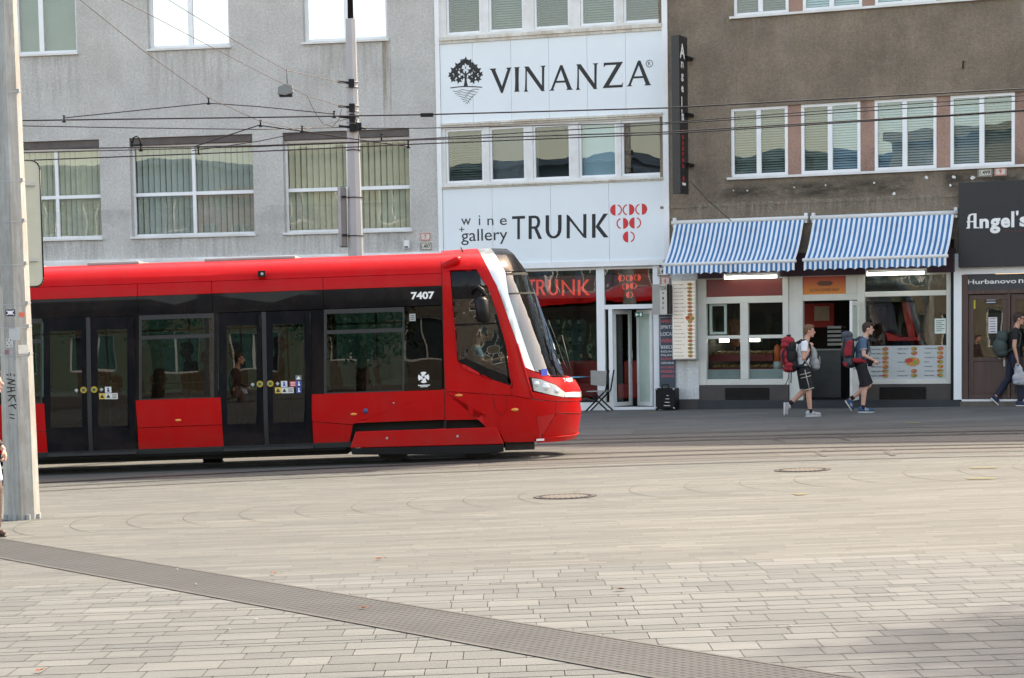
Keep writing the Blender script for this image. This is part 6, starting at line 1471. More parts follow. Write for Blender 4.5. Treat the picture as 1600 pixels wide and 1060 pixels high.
# wipers
def nosep(px, py, off): 
    x, z = tp(px, py); xn_ = lerpt(XN, z); return x, z
mb = MB(); zt_ = tp(850, 500)[1]; P = []
for z in [zt_-.0-.1*i for i in range(9)]: P.append((lerpt(XN, z)+.025, 1.0-.5*(zt_-z), z))
mb.tube(P, .010, 6); P2 = [(P[4][0]+.07, .9, P[4][2]+.15), (P[6][0]+.09, .8, P[6][2]), (P[-1][0]+.05, .6, P[-1][2]-.05)]; mb.tube([P[3]]+P2, .013, 6); mb.build('wiper', K['black'], tram)
# bogie skirt and running gear
xb0 = tp(556, 674.5); xb1 = tp(776, 667.5); xb2 = tp(787.6, 693.8); xb3 = tp(547.5, 700)
mb = MB(); mb.prism([(xb0[0], xb0[1]), (xb1[0], xb1[1]), (xb2[0], xb2[1]), (xb3[0], xb3[1])], -.0, .05); mb.build('bogie_skirt', K['red'], tram, bevel=.015)
mb = MB(); mb.prism([(xb3[0]-.0, xb3[1]-.006), (xb2[0], xb2[1]-.006), (xb2[0]-.01, xb2[1]-.115), (xb2[0]-.3, xb2[1]-.14), (xb3[0]+.8, xb3[1]-.13), (xb3[0]+.03, xb3[1]-.10)], .01, .06); mb.build('skirt_edge', K['black'], tram, bevel=.01)
for q_ in (tp(605, 684.5), tp(715, 681.5)): MB().cyl((q_[0], -.008, q_[1]), (q_[0], .0, q_[1]), .018, n=12).build('skirt_bolt', K['alu'], tram)
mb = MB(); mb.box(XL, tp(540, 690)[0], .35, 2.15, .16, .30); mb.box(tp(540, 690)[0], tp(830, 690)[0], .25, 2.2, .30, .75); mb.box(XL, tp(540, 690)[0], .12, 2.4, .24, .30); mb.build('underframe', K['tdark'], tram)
mb = MB(); q_ = tp(812, 694); mb.box(q_[0]-.23, q_[0]+.23, .25, .55, q_[1]-.10, q_[1]+.10); mb.build('coupler_cover', mat('dirty_black', (.03, .027, .022), .8, .3, 6), tram, bevel=.015)
for px in (610, 745):
    xw_ = tp(px, 690)[0]
    for y in (.75, 1.75):
        mb = MB(); mb.cyl((xw_, y-.06, .30), (xw_, y+.06, .30), .30, n=28); mb.cyl((xw_, y-.075, .30), (xw_, y-.061, .30), .22, .12, n=20); mb.build('wheel', K['dgrey'], tram)
mb = MB(); xx = tp(610, 690)[0]; x2_ = tp(745, 690)[0]; mb.box(xx-.5, x2_+.5, .62, .68, .16, .42); [mb.cyl((xw_, .6, .3), (xw_, 1.9, .3), .06, n=10) for xw_ in (xx, x2_)]; mb.build('bogie_frame', K['tdark'], tram)
# far side wall of the tram
xw = tp(690, 540)[0]
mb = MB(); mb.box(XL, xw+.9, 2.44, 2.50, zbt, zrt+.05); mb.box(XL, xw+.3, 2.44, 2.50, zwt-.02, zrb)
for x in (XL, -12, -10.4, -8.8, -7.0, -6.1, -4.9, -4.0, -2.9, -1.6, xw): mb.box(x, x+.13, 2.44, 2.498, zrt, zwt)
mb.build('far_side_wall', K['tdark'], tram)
xsw = [-12, -10.4, -8.8, -7.0, -6.1, -4.9, -4.0, -2.9, -1.6, xw]
for i in range(len(xsw)-1): MB().box(xsw[i]+.13, xsw[i+1], 2.46, 2.466, zrt+.05, zwt-.02).build('far_window', K['tglass2'] if 'tglass2' in K else K.setdefault('tglass2', glass('green_tram_glass', (.42, .60, .52), .07, .01, 1.3)), tram)
MB().box(xw-.02, xw+.02, .1, 2.4, .36, 2.4).build('cab_partition', K['tdark'], tram)
# seats, poles, rails in the saloon
K['tseat'] = mat('tram_seat_red', (.14, .015, .02), .6, .15); K['rail_y'] = mat('grab_pole', (.16, .22, .18), .35, .1)
for i, px in enumerate((245, 270, 318, 530, 556, 600, 616)):
    q_ = FT.hit(px, 600, .7); mb = MB(); mb.box(q_[0]-.2, q_[0]+.2, .35, .85, .75, .82); mb.prism([(q_[0]-.22, .80), (q_[0]-.15, .80), (q_[0]-.24, 1.5), (q_[0]-.30, 1.45)], .37, .83); mb.box(q_[0]-.1, q_[0]+.1, .5, .7, .36, .75); mb.build('passenger_seat', K['tseat'], tram, bevel=.02)
mb = MB()
for px in (168, 298, 378, 450, 520, 590): q_ = FT.hit(px, 560, .9); mb.cyl((q_[0], .9, .36), (q_[0], .9, 2.4), .017, n=8)
mb.cyl((XL, .9, 2.15), (xw-.1, .9, 2.15), .016, n=8); mb.build('grab_pole', K['rail_y'], tram)
mb = MB(); q_ = FT.hit(222, 600, .12); q2 = FT.hit(333, 597, .12); mb.cyl((q_[0], .12, q_[1]), (q2[0], .12, q2[1]), .012, n=8); mb.build('window_rail', mat('pale_rail', (.35, .42, .40), .4, .1), tram)
# cab console and driver seat
q_ = tp(785, 565); mb = MB(); mb.prism([(q_[0]-.25, .95), (q_[0]+.45, .95), (q_[0]+.35, q_[1]+.02), (q_[0]-.15, q_[1]-.05)], .4, 2.1); mb.build('driver_console', mat('console_grey', (.10, .11, .11), .7, .1), tram)
q_ = FT.hit(735, 545, .9); mb = MB(); mb.box(q_[0]-.35, q_[0]-.22, .95, 1.5, .9, 1.75); mb.box(q_[0]-.3, q_[0]+.2, .95, 1.5, .85, .97); mb.build('driver_seat', K['dgrey'], tram, bevel=.03)
MB().box(XL, xs1+.9, .3, 2.2, .78, .86).build('cab_floor', K['tdark'], tram) if False else None
MB().box(tp(705, 600)[0], tp(860, 600)[0]-.1, .35, 2.15, .80, .85).build('cab_floor', K['tdark'], tram)
# roof equipment
K['rfg'] = mat('roof_grey', (.30, .30, .29), .6, .1)
for (a_, b_) in ((-11, -7.2), (-6.4, -5.6), (-4.6, -3.2)): MB().box(a_, b_, .6, 1.9, 3.17, 3.225).build('roof_box', K['rfg'], tram, bevel=.02)
MB().tube([(FT.hit(722, 389)[0], .9, 3.18), (FT.hit(718, 383)[0], .9, 3.27)], .010, 6).build('antenna', K['black'], tram)
# ================================================================ people
def remesh(mb, name, mt, voxel, parent, smooth_it=3, planes=()):
    o = mb.build(name, mt)
    r = o.modifiers.new('r', 'REMESH'); r.mode = 'VOXEL'; r.voxel_size = voxel; r.use_smooth_shade = True
    s_ = o.modifiers.new('s', 'SMOOTH'); s_.iterations = smooth_it; s_.factor = .5
    bpy.context.view_layer.update(); dg = bpy.context.evaluated_depsgraph_get()
    me = bpy.data.meshes.new_from_object(o.evaluated_get(dg)); me.name = name
    old = o.data; o.modifiers.clear(); o.data = me; bpy.data.meshes.remove(old)
    if not me.materials: me.materials.append(mt)
    for p_ in me.polygons: p_.use_smooth = True; p_.material_index = 0
    o.parent = parent; return o
K['skin'] = mat('skin', (.50, .27, .19), .5, .06, 8); K['skin2'] = mat('skin_pale', (.55, .32, .24), .5, .06, 8)
K['eye'] = mat('eye', (.02, .02, .02), .3, .1); K['brown_hair'] = mat('light_brown_hair', (.14, .07, .035), .7, .3, 30, .5, 200); K['dark_hair'] = mat('dark_brown_hair', (.035, .02, .013), .7, .3, 30, .5, 200)
def person(M, label, P, skinm, hair, clothes, vox=.0085, group=None, detail=True):
    """P: joints in metres. x forward, y to the person's left, z up."""
    e = empty('person', M, label, 'person', group)
    V_ = {k: Vector(v) for k, v in P.items()}
    b = MB(); h = V_['head']; nk = V_['neck']; hp = V_['hip']; ch = V_['chest']
    fw = V_.get('face', Vector((1, 0, 0))).normalized()
    # trunk
    up = (nk-hp).normalized(); yv = Vector((0, 1, 0)); xv = yv.cross(up).normalized()
    R_ = Matrix((xv, yv, up)).transposed()
    b.ell(hp+up*.02, (.105, .155, .12), 16, 0, R_); b.ell(hp.lerp(ch, .5), (.10, .135, .17), 16, 0, R_); b.ell(ch, (.115, .165, .19), 16, 0, R_)
    b.cap(nk-up*.06+xv*.0, h-Vector((0, 0, .05))-fw*.02, .062, .052)
    for s_ in 'lr':
        sh, el, wr = V_['sh'+s_], V_['el'+s_], V_['wr'+s_]
        b.cap(nk-up*.07, sh, .07, .058); b.cap(sh, el, .052, .040); b.cap(el, wr, .038, .026)
        kn, an, hj = V_['kn'+s_], V_['an'+s_], V_['hj'+s_]
        b.cap(hj, kn, .088, .056); b.cap(kn, kn.lerp(an, .3)-xv*.012, .055, .056); b.cap(kn.lerp(an, .3)-xv*.012, an, .056, .036)
        toe = V_['toe'+s_]; heel = V_.get('heel'+s_, an-Vector((.05, 0, .05))); b.cap(an, heel, .036, .034); b.cap(heel, toe, .034, .028); b.cap(an, heel.lerp(toe, .7), .034, .03)
        # hand: palm plus five curled fingers
        hd = V_.get('hd'+s_, (wr-el).normalized()).normalized(); cv = V_.get('cv'+s_, Vector((-.3, 0, -1))); cv = (cv-hd*cv.dot(hd)).normalized(); sd = hd.cross(cv).normalized()
        pc = wr+hd*.045; Rh = Matrix((sd, cv, hd)).transposed(); b.ell(pc, (.040, .017, .050), 12, 0, Rh)
        for k in range(4):
            r0 = wr+hd*(.078+(.006 if k in (1, 2) else 0))+sd*(-.030+.020*k); L_ = (.070, .078, .074, .058)[k]*.55; cl = V_.get('curl', Vector((1, 0, 0))).x
            p1 = r0+(hd*cos(.5*cl)+cv*sin(.5*cl))*L_; p2 = p1+(hd*cos(1.5*cl)+cv*sin(1.5*cl))*L_*.7; p3 = p2+(hd*cos(2.4*cl)+cv*sin(2.4*cl))*L_*.5
            b.cap(r0, p1, .0095, .009, 8); b.cap(p1, p2, .009, .0085, 8); b.cap(p2, p3, .0085, .0075, 8)
        t0 = wr+hd*.025-sd*.036; t1 = t0+(hd*.6-sd*.6+cv*.4).normalized()*.035; t2 = t1+(hd*.8+cv*.5).normalized()*.03; b.cap(t0, t1, .013, .011, 8); b.cap(t1, t2, .011, .009, 8)
    # head with face
    side = Vector((0, 0, 1)).cross(fw).normalized(); upv = fw.cross(side)*-1 if fw.cross(side).z < 0 else fw.cross(side)
    H = lambda f_, s_, u_: h+fw*f_+side*s_+upv*u_
    Rf = Matrix((fw, side, upv)).transposed()
    b.ell(H(-.012, 0, .03), (.098, .076, .095), 18, 0, Rf); b.ell(H(.018, 0, -.035), (.066, .058, .075), 16, 0, Rf); b.cap(H(.055, 0, -.088), H(.048, 0, -.082), .028, .028)
    b.cap(H(.082, 0, .008), H(.105, 0, -.022), .010, .016, 8); b.cap(H(.074, -.03, .022), H(.074, .03, .022), .014, .014, 8)
    b.cap(H(.082, -.018, -.055), H(.082, .018, -.055), .010, .010, 8)
    for s_ in (-1, 1): b.ell(H(-.012, s_*.078, -.005), (.022, .010, .032), 10, 0, Rf); b.cap(H(-.03, s_*.045, -.05), H(.03, s_*.03, -.085), .022, .02, 8)
    body = remesh(b, 'body', skinm, vox, e)
    if detail:
        for s_ in (-1, 1): MB().ell(H(.078, s_*.031, .004), (.008, .013, .008), 8, 0, Rf).build('eye', K['eye'], e)
        MB().ell(H(.091, 0, -.056), (.004, .022, .005), 8, 0, Rf).build('lips', mat('lips', (.32, .12, .10), .5, .05), e)
    hm = MB(); hm.ell(H(-.020, 0, .050), (.104, .084, .092), 16, 0, Rf); hm.ell(H(.045, 0, .098), (.045, .055, .030), 12, 0, Rf); hm.ell(H(-.060, 0, .0), (.060, .070, .075), 14, 0, Rf)
    hr = remesh(hm, 'hair', hair, .009, e, 2)
    # trim hair off the face
    bm = bmesh.new(); bm.from_mesh(hr.data)
    kill = [v for v in bm.verts if (v.co-h).dot(fw) > .035 and (v.co-h).dot(upv) < .055 or ((v.co-h).dot(upv) < -.03 and (v.co-h).dot(fw) > -.06)]
    bmesh.ops.delete(bm, geom=kill, context='VERTS'); bm.to_mesh(hr.data); bm.free()
    # clothes
    if 'shirt' in clothes:
        c = MB(); c.ell(hp+up*.03, (.123, .172, .14), 16, 0, R_); c.ell(hp.lerp(ch, .5), (.122, .158, .19), 16, 0, R_); c.ell(ch, (.133, .182, .195), 16, 0, R_)
        ln = clothes.get('sleeve', .62)
        for s_ in 'lr':
            sh, el, wr = V_['sh'+s_], V_['el'+s_], V_['wr'+s_]; c.cap(nk-up*.08, sh, .080, .072)
            if ln <= 1: c.tube([sh, sh.lerp(el, ln)], [.070, .066], 14)
            else: c.tube([sh, el, el.lerp(wr, .85)], [.070, .058, .045], 14); c.ell(el, .058, 12)
            c.ell(sh, .070, 12)
        sh_ = remesh(c, 'shirt', clothes['shirt'], .010, e, 3)
        bm = bmesh.new(); bm.from_mesh(sh_.data); bmesh.ops.bisect_plane(bm, geom=bm.verts[:]+bm.edges[:]+bm.faces[:], plane_co=hp-up*.06, plane_no=up, clear_inner=True)
        bmesh.ops.bisect_plane(bm, geom=bm.verts[:]+bm.edges[:]+bm.faces[:], plane_co=nk+up*.005, plane_no=(up+Vector((-.35, 0, 0))).normalized(), clear_outer=True); bm.to_mesh(sh_.data); bm.free()
    if 'pants' in clothes:
        c = MB(); c.ell(hp, (.125, .172, .125), 16, 0, R_)
        full = clothes.get('long', False)
        for s_ in 'lr':
            hj, kn, an = V_['hj'+s_], V_['kn'+s_], V_['an'+s_]
            if full: c.tube([hj, kn, kn.lerp(an, .4), an.lerp(kn, .04)], [.108, .078, .070, .055], 16); c.ell(kn, .078, 12)
            else: c.tube([hj, hj.lerp(kn, clothes.get('hem', .93))], [.110, .098], 16)
            c.ell(hj, .108, 12)
        p_ = remesh(c, 'trousers' if full else 'shorts', clothes['pants'], .010, e, 3)
        bm = bmesh.new(); bm.from_mesh(p_.data); bmesh.ops.bisect_plane(bm, geom=bm.verts[:]+bm.edges[:]+bm.faces[:], plane_co=hp+up*.075, plane_no=up, clear_outer=True); bm.to_mesh(p_.data); bm.free()
        if 'trim' in clothes:
            for s_ in 'lr':
                hj, kn = V_['hj'+s_], V_['kn'+s_]; d = (kn-hj).normalized(); o_ = -1 if s_ == 'r' else 1; sdv = (Vector((0, o_, 0))-d*d.y*o_).normalized()
                t_ = MB(); a_ = hj+sdv*.108; b_ = hj.lerp(kn, .92)+sdv*.100; t_.tube([a_, a_.lerp(b_, .5), b_], .007, 6)
                for f_, rr in ((.92, .101), ): 
                    cc = hj.lerp(kn, f_); u_ = sdv; v_ = d.cross(sdv); t_.tube([cc+(u_*cos(q)+v_*sin(q))*rr for q in [2*pi*i/14 for i in range(15)]], .008, 6)
                for f_ in (.18, .34): cc = hj.lerp(kn, f_); u_ = sdv; v_ = d.cross(sdv); t_.tube([cc+(u_*cos(q)+v_*sin(q))*.112 for q in [-1.2+2.4*i/8 for i in range(9)]], .007, 6)
                t_.build('piping', clothes['trim'], p_)
    for s_ in 'lr':
        an, toe = V_['an'+s_], V_['toe'+s_]; heel = V_.get('heel'+s_, an-Vector((.05, 0, .05)))
        fd = (toe-heel).normalized(); un = (an-heel.lerp(toe, .3)); un = (un-fd*un.dot(fd)).normalized(); sd = fd.cross(un)
        if 'sock' in clothes: 
            d = (V_['kn'+s_]-an).normalized(); MB().tube([an-d*.02, an+d*.055], [.046, .044], 14).build('sock', clothes['sock'], e)
        c = MB(); c.cap(heel+un*.004, toe, .043, .036); c.cap(heel+un*.030, heel.lerp(toe, .55)+un*.012, .040, .036); c.cap(heel+un*.045+fd*.03, heel+un*.05+fd*.055, .042, .040)
        so = remesh(c, 'shoe', clothes['shoe'], .009, e, 2)
        bm = bmesh.new(); bm.from_mesh(so.data); bmesh.ops.bisect_plane(bm, geom=bm.verts[:]+bm.edges[:]+bm.faces[:], plane_co=heel-un*.030, plane_no=un, clear_inner=True); bm.to_mesh(so.data); bm.free()
        c = MB(); Q = []; q0_ = heel-un*.030
        for i in range(16):
            a = 2*pi*i/16; L_ = (toe-heel).length/2+.046; Q.append((cos(a)*L_, sin(a)*.044*(1+.12*cos(a))))
        mid_ = heel.lerp(toe, .5)-un*.030
        vs = [mid_+fd*q[0]+sd*q[1] for q in Q]+[mid_-un*.020+fd*q[0]*.97+sd*q[1]*.95 for q in Q]
        c.add(vs, [(i, (i+1) % 16, (i+1) % 16+16, i+16) for i in range(16)]+[tuple(range(15, -1, -1)), tuple(range(16, 32))]); c.build('sole', clothes['sole'], so)
        if 'stripe' in clothes:
            for k in range(3):
                for o_ in (-1, 1):
                    cc = heel.lerp(toe, .36+.11*k); t_ = [cc+sd*o_*.040+un*.030, cc+sd*o_*.042+fd*.02-un*.012]; MB().tube(t_, .006, 6).build('shoe_stripe', clothes['stripe'], so)
    return e
def place(px, py, x0px, yaw=0):
    g_ = gpt(px, py); x = gpt(x0px, py).x
    return Matrix.Translation((x, g_.y, gz(x, g_.y))) @ Matrix.Rotation(yaw, 4, 'Z')
c_white = mat('white_tshirt_cotton', (.72, .73, .76), .8, .05, 6, .8, 11); c_blue = mat('grey_blue_polo', (.07, .12, .19), .8, .08, 6, .8, 11); c_black = mat('black_shirt', (.007, .007, .008), .8, .1, 6)
c_navy = mat('black_shorts_cloth', (.006, .006, .010), .8, .1, 6, .8, 11); c_jean = mat('dark_jeans', (.012, .016, .035), .8, .15, 6, .2, 60); c_cream = mat('cream_piping', (.5, .46, .38), .7, .05)
c_sw = mat('grey_white_trainer', (.35, .35, .36), .6, .4, 18); c_sb = mat('blue_suede_trainer', (.02, .07, .16), .7, .1, 10); c_sn = mat('navy_canvas_shoe', (.012, .02, .06), .7, .1, 10); c_sole = mat('pale_sole', (.6, .6, .58), .6, .1); c_ds = mat('dark_sole', (.05, .04, .04), .7, .1)
P1 = dict(hip=(-.02, 0, .93), chest=(-.01, 0, 1.25), neck=(.035, 0, 1.47), head=(.11, 0, 1.635), face=(1, -.12, -.04),
 shr=(-.02, -.175, 1.40), elr=(-.05, -.24, 1.12), wrr=(.09, -.13, 1.31), hdr=(.35, .25, .8), cvr=(-.4, .9, -.1), shl=(.0, .175, 1.40), ell=(.03, .24, 1.12), wrl=(.15, .12, 1.31), hdl=(.2, -.35, .8), cvl=(-.4, -.9, 0),
 hjr=(-.02, -.09, .90), knr=(.075, -.10, .50), anr=(.10, -.10, .09), toer=(.27, -.11, .045), heelr=(.05, -.10, .05),
 hjl=(-.02, .09, .90), knl=(.03, .10, .50), anl=(-.25, .10, .25), toel=(-.33, .10, .06), heell=(-.33, .10, .235), curl=(1.1, 0, 0))
M1 = place(1272, 650.5, 1255.5, .04)
p1 = person(M1, 'young man in white t shirt and cream piped black shorts, carrying two rucksacks', P1, K['skin'], K['brown_hair'], dict(shirt=c_white, sleeve=.55, pants=c_navy, trim=c_cream, hem=.95, shoe=c_sw, sole=c_sole, sock=c_navy))
t_ = MB(); t_.tube([Vector(P1['wrr'])+Vector((.030*cos(a)*.9, .030*sin(a), .010*sin(a)-.02)) for a in [2*pi*i/12 for i in range(13)]], .009, 6); t_.build('wristwatch', K['black'], p1)
P2 = dict(hip=(-.02, 0, .93), chest=(.0, 0, 1.25), neck=(.045, 0, 1.47), head=(.125, 0, 1.625), face=(1, -.05, .0),
 shr=(-.01, -.175, 1.40), elr=(-.00, -.23, 1.12), wrr=(.20, -.19, 1.02), cvr=(0, .8, -.6), shl=(.02, .175, 1.40), ell=(.03, .24, 1.12), wrl=(.18, .2, 1.0), 
 hjr=(-.02, -.09, .90), knr=(.045, -.10, .50), anr=(.0, -.10, .09), toer=(.18, -.11, .045), heelr=(-.05, -.10, .05),
 hjl=(-.01, .09, .90), knl=(.15, .10, .53), anl=(-.19, .10, .27), toel=(-.17, .10, .08), heell=(-.26, .10, .22), curl=(1.3, 0, 0))
M2 = place(1352, 644.5, 1346.5, .0)
p2_ = person(M2, 'young man in grey blue polo shirt and black shorts, ahead of the other backpacker', P2, K['skin2'], K['dark_hair'], dict(shirt=c_blue, sleeve=.6, pants=c_navy, hem=.98, shoe=c_sb, sole=c_sole, sock=c_navy, stripe=c_sole))
cl_ = MB(); cl_.tube([Vector(P2['neck'])+Vector((.075*cos(a), .072*sin(a), -.01-.03*cos(a))) for a in [2*pi*i/14 for i in range(15)]], .012, 6); cl_.build('collar', mat('pale_collar', (.35, .38, .42), .8, .05), p2_)
cl_ = MB()
for s_, sh, el in (('r', P2['shr'], P2['elr']), ('l', P2['shl'], P2['ell'])):
    a_ = Vector(sh).lerp(Vector(el), .60); d = (Vector(el)-Vector(sh)).normalized(); u_ = d.cross(Vector((1, 0, 0))).normalized(); v_ = d.cross(u_); cl_.tube([a_+(u_*cos(q)+v_*sin(q))*.067 for q in [2*pi*i/14 for i in range(15)]], .007, 6)
cl_.build('sleeve_trim', mat('pale_trim', (.5, .52, .55), .8, .05), p2_)
P3 = dict(hip=(-.01, 0, .99), chest=(-.01, 0, 1.32), neck=(.03, 0, 1.55), head=(.10, 0, 1.71), face=(1, -.15, -.05),
 shr=(-.02, -.185, 1.47), elr=(-.06, -.25, 1.17), wrr=(.0, -.25, .93), shl=(.01, .185, 1.47), ell=(-.02, .25, 1.17), wrl=(.12, .24, .95),
 hjr=(-.01, -.09, .96), knr=(.09, -.10, .53), anr=(.10, -.10, .09), toer=(.27, -.11, .045), heelr=(.05, -.10, .05),
 hjl=(-.01, .09, .96), knl=(-.08, .10, .54), anl=(-.33, .10, .20), toel=(-.26, .10, .045), heell=(-.38, .10, .16), curl=(1.5, 0, 0))
M3 = place(1592, 634.5, 1583.5, 0)
p3 = person(M3, 'man with glasses, black t shirt and dark jeans, walking past the brown club doors', P3, K['skin'], K['dark_hair'], dict(shirt=c_black, sleeve=.55, pants=c_jean, long=True, shoe=c_sn, sole=c_sole))
gl_ = MB(); hh_ = Vector(P3['head']); 
for s_ in (-1, 1): gl_.tube([hh_+Vector((.098, s_*.034+.020*cos(a), .006+.016*sin(a))) for a in [2*pi*i/12 for i in range(13)]], .003, 5); gl_.tube([hh_+Vector((.098, s_*.055, .010)), hh_+Vector((-.01, s_*.086, .012))], .003, 5)
gl_.build('glasses', K['black'], p3)
# passers-by half out of frame on the left: brown coat
M4 = place(2, 838, -9, 0); 
P4 = dict(hip=(-.05, 0, .93), chest=(-.04, 0, 1.22), neck=(-.02, 0, 1.44), head=(.05, 0, 1.60), face=(1, 0, 0),
 shr=(-.05, -.175, 1.37), elr=(.02, -.24, 1.10), wrr=(.19, -.24, .92), hdr=(.3, 0, -.9), shl=(-.05, .175, 1.37), ell=(-.1, .24, 1.10), wrl=(-.05, .24, .88),
 hjr=(-.05, -.09, .90), knr=(.06, -.10, .50), anr=(.05, -.10, .09), toer=(.12, -.11, .045), heelr=(.0, -.10, .05),
 hjl=(-.05, .09, .90), knl=(-.02, .10, .48), anl=(-.33, .10, .16), toel=(-.25, .10, .045), heell=(-.38, .10, .13), curl=(1.2, 0, 0))
p4 = person(M4, 'person in dark brown jacket and brown shoes, cut off by the left edge', P4, K['skin2'], K['dark_hair'], dict(shirt=mat('dark_brown_jacket', (.045, .025, .022), .8, .2, 6), sleeve=1.2, pants=mat('brown_trousers', (.10, .07, .06), .8, .2, 6), long=True, shoe=mat('brown_shoe_leather', (.07, .035, .025), .5, .2, 6), sole=c_ds))
a_ = M4 @ Vector((.07, -.24, .82)); o = MB(); o.prism([(-.10, 0), (-.03, .02), (.03, .02), (.07, 0), (.10, -.22), (.02, -.27), (-.12, -.24)], -.05, .05); e = o.build('carrier_bag', mat('white_blue_plastic', (.55, .58, .75), .4, .2, 5), M=Matrix.Translation(a_), bevel=.02); tag(e, 'white and blue carrier bag held at the left edge of the photo', 'bag')
# ---- rucksacks and bags
K['rs_red'] = mat('red_rucksack_cloth', (.27, .012, .022), .8, .22, 8, .9, 14); K['rs_blk'] = mat('black_rucksack_cloth', (.006, .006, .008), .8, .15, 8, .4, 40); K['rs_grey'] = mat('grey_rucksack_cloth', (.055, .062, .080), .8, .22, 8, .9, 14); K['lg'] = mat('light_grey_cloth', (.26, .27, .27), .85, .15, 5, 1., 10); K['green_rs'] = mat('grey_green_cloth', (.045, .06, .055), .85, .12, 5, .4, 20)
def blob(parts, name, mt, parent, vox=.012, it=3):
    mb = MB()
    for (c_, r_) in parts: mb.ell(c_, r_, 16)
    return remesh(mb, name, mt, vox, parent, it)
e = empty('rucksack', M1, 'big red and black trekking rucksack worn by the man in white t shirt', 'rucksack')
blob([((-.27, 0, 1.34), (.12, .17, .17)), ((-.26, 0, 1.16), (.13, .18, .20)), ((-.22, 0, .99), (.11, .17, .14))], 'main_bag', K['rs_blk'], e)
blob([((-.31, 0, 1.46), (.13, .165, .09)), ((-.36, -.01, 1.38), (.09, .15, .07))], 'top_lid', K['rs_red'], e)
blob([((-.39, 0, 1.20), (.075, .15, .14)), ((-.37, 0, 1.07), (.08, .15, .09))], 'front_pocket', K['rs_red'], e)
blob([((-.30, 0, .93), (.12, .16, .08)), ((-.30, -.09, 1.0), (.09, .09, .06))], 'bottom_pocket', K['rs_red'], e)
mb = MB(); mb.tube([(-.40, -.13, 1.30), (-.44, -.13, 1.20), (-.42, -.13, 1.05)], .022, 8); mb.box(-.33, -.26, -.06, .06, 1.52, 1.58); mb.build('front_strap', K['rs_blk'], e, bevel=.008)
mb = MB(); mb.tube([(-.15, -.15, 1.40), (-.02, -.165, 1.475), (.09, -.15, 1.38), (.10, -.15, 1.2), (-.05, -.18, 1.0), (-.18, -.16, .98)], .020, 8); mb.tube([(-.15, .15, 1.40), (-.02, .165, 1.475), (.10, .15, 1.36), (.10, .15, 1.2), (-.05, .18, 1.0), (-.18, .16, .98)], .020, 8); mb.tube([(-.2, -.15, .98), (-.02, -.185, .96), (.12, -.08, .96), (.12, .08, .96), (-.02, .185, .96)], .026, 8); mb.build('shoulder_strap', K['rs_blk'], e)
mb = MB(); mb.tube([(-.30, -.1, .90), (-.33, -.1, .72), (-.38, -.1, .62)], .008, 6); mb.tube([(-.26, -.08, .9), (-.27, -.08, .65)], .010, 6); mb.build('loose_strap', K['rs_blk'], e)
e = empty('small_rucksack', M1, 'light grey daypack worn on the chest of the man in the white t shirt', 'rucksack')
blob([((.17, 0, 1.17), (.085, .14, .17)), ((.20, 0, 1.02), (.10, .145, .12)), ((.21, 0, .95), (.10, .14, .07)), ((.13, 0, 1.29), (.06, .12, .08))], 'main_bag', K['lg'], e)
mb = MB(); mb.tube([(.12, -.12, 1.33), (.04, -.15, 1.46), (-.06, -.165, 1.44), (-.09, -.15, 1.3), (-.03, -.19, 1.1), (.10, -.14, .95)], .016, 8); mb.tube([(.29, -.06, 1.15), (.305, -.05, 1.0)], .008, 6); mb.build('strap', K['lg'], e)
e = empty('rucksack', M2, 'tall grey and red trekking rucksack worn by the man in polo shirt', 'rucksack')
blob([((-.28, 0, 1.40), (.12, .16, .14)), ((-.27, 0, 1.22), (.14, .17, .22)), ((-.25, 0, 1.0), (.13, .17, .13))], 'main_bag', K['rs_grey'], e)
blob([((-.29, 0, 1.51), (.12, .15, .09))], 'top_lid', K['rs_grey'], e)
mb = MB(); mb.prism([(-.26, 1.42), (-.20, 1.40), (-.23, 1.12), (-.36, 1.10), (-.38, 1.20), (-.33, 1.38)], -.185, -.14); mb.build('side_panel', K['rs_red'], e, bevel=.02)
mb = MB(); mb.prism([(-.30, .98), (-.40, 1.0), (-.38, .92), (-.32, .90)], -.15, -.10); mb.build('lower_panel', K['rs_red'], e, bevel=.015)
blob([((-.22, -.0, .93), (.10, .15, .06))], 'bottom_roll', K['rs_blk'], e)
mb = MB(); mb.tube([(-.36, -.14, 1.45), (-.40, -.12, 1.2), (-.38, -.13, 1.0)], .008, 6); mb.tube([(-.19, -.15, 1.45), (-.17, -.17, 1.2), (-.20, -.16, .95)], .010, 6); mb.tube([(-.36, -.15, 1.08), (-.20, -.175, 1.10)], .008, 6); mb.build('compression_strap', K['rs_blk'], e)
MB().box(-.43, -.40, -.12, -.08, 1.33, 1.36).build('yellow_tab', K['ybut'], e)
mb = MB(); mb.tube([(-.15, -.15, 1.40), (-.02, -.165, 1.475), (.10, -.15, 1.36), (.11, -.15, 1.2), (-.05, -.18, 1.02), (-.18, -.16, 1.0)], .020, 8); mb.tube([(-.15, .15, 1.40), (-.02, .165, 1.475), (.10, .15, 1.36), (.11, .15, 1.2), (-.05, .18, 1.02), (-.18, .16, 1.0)], .020, 8); mb.build('shoulder_strap', K['rs_grey'], e)
mb = MB(); mb.tube([(-.2, -.15, 1.02), (-.08, -.185, 1.02), (.02, -.175, 1.0), (.10, -.10, .99)], [.045, .055, .025, .012], 10); mb.build('hip_belt', K['rs_red'], e)
e = empty('camera_bag', M2, 'small black camera hanging in front of the man in the polo shirt', 'camera')
MB().box(.08, .21, -.13, -.01, .95, 1.05).build('camera_body', K['rs_blk'], e, bevel=.02); MB().cyl((.145, -.07, .90), (.145, -.07, .95), .04, n=16).build('lens', K['black'], e); MB().tube([(.13, -.07, 1.05), (.15, -.1, 1.2), (.10, -.09, 1.42)], .006, 6).build('neck_strap', K['black'], e)
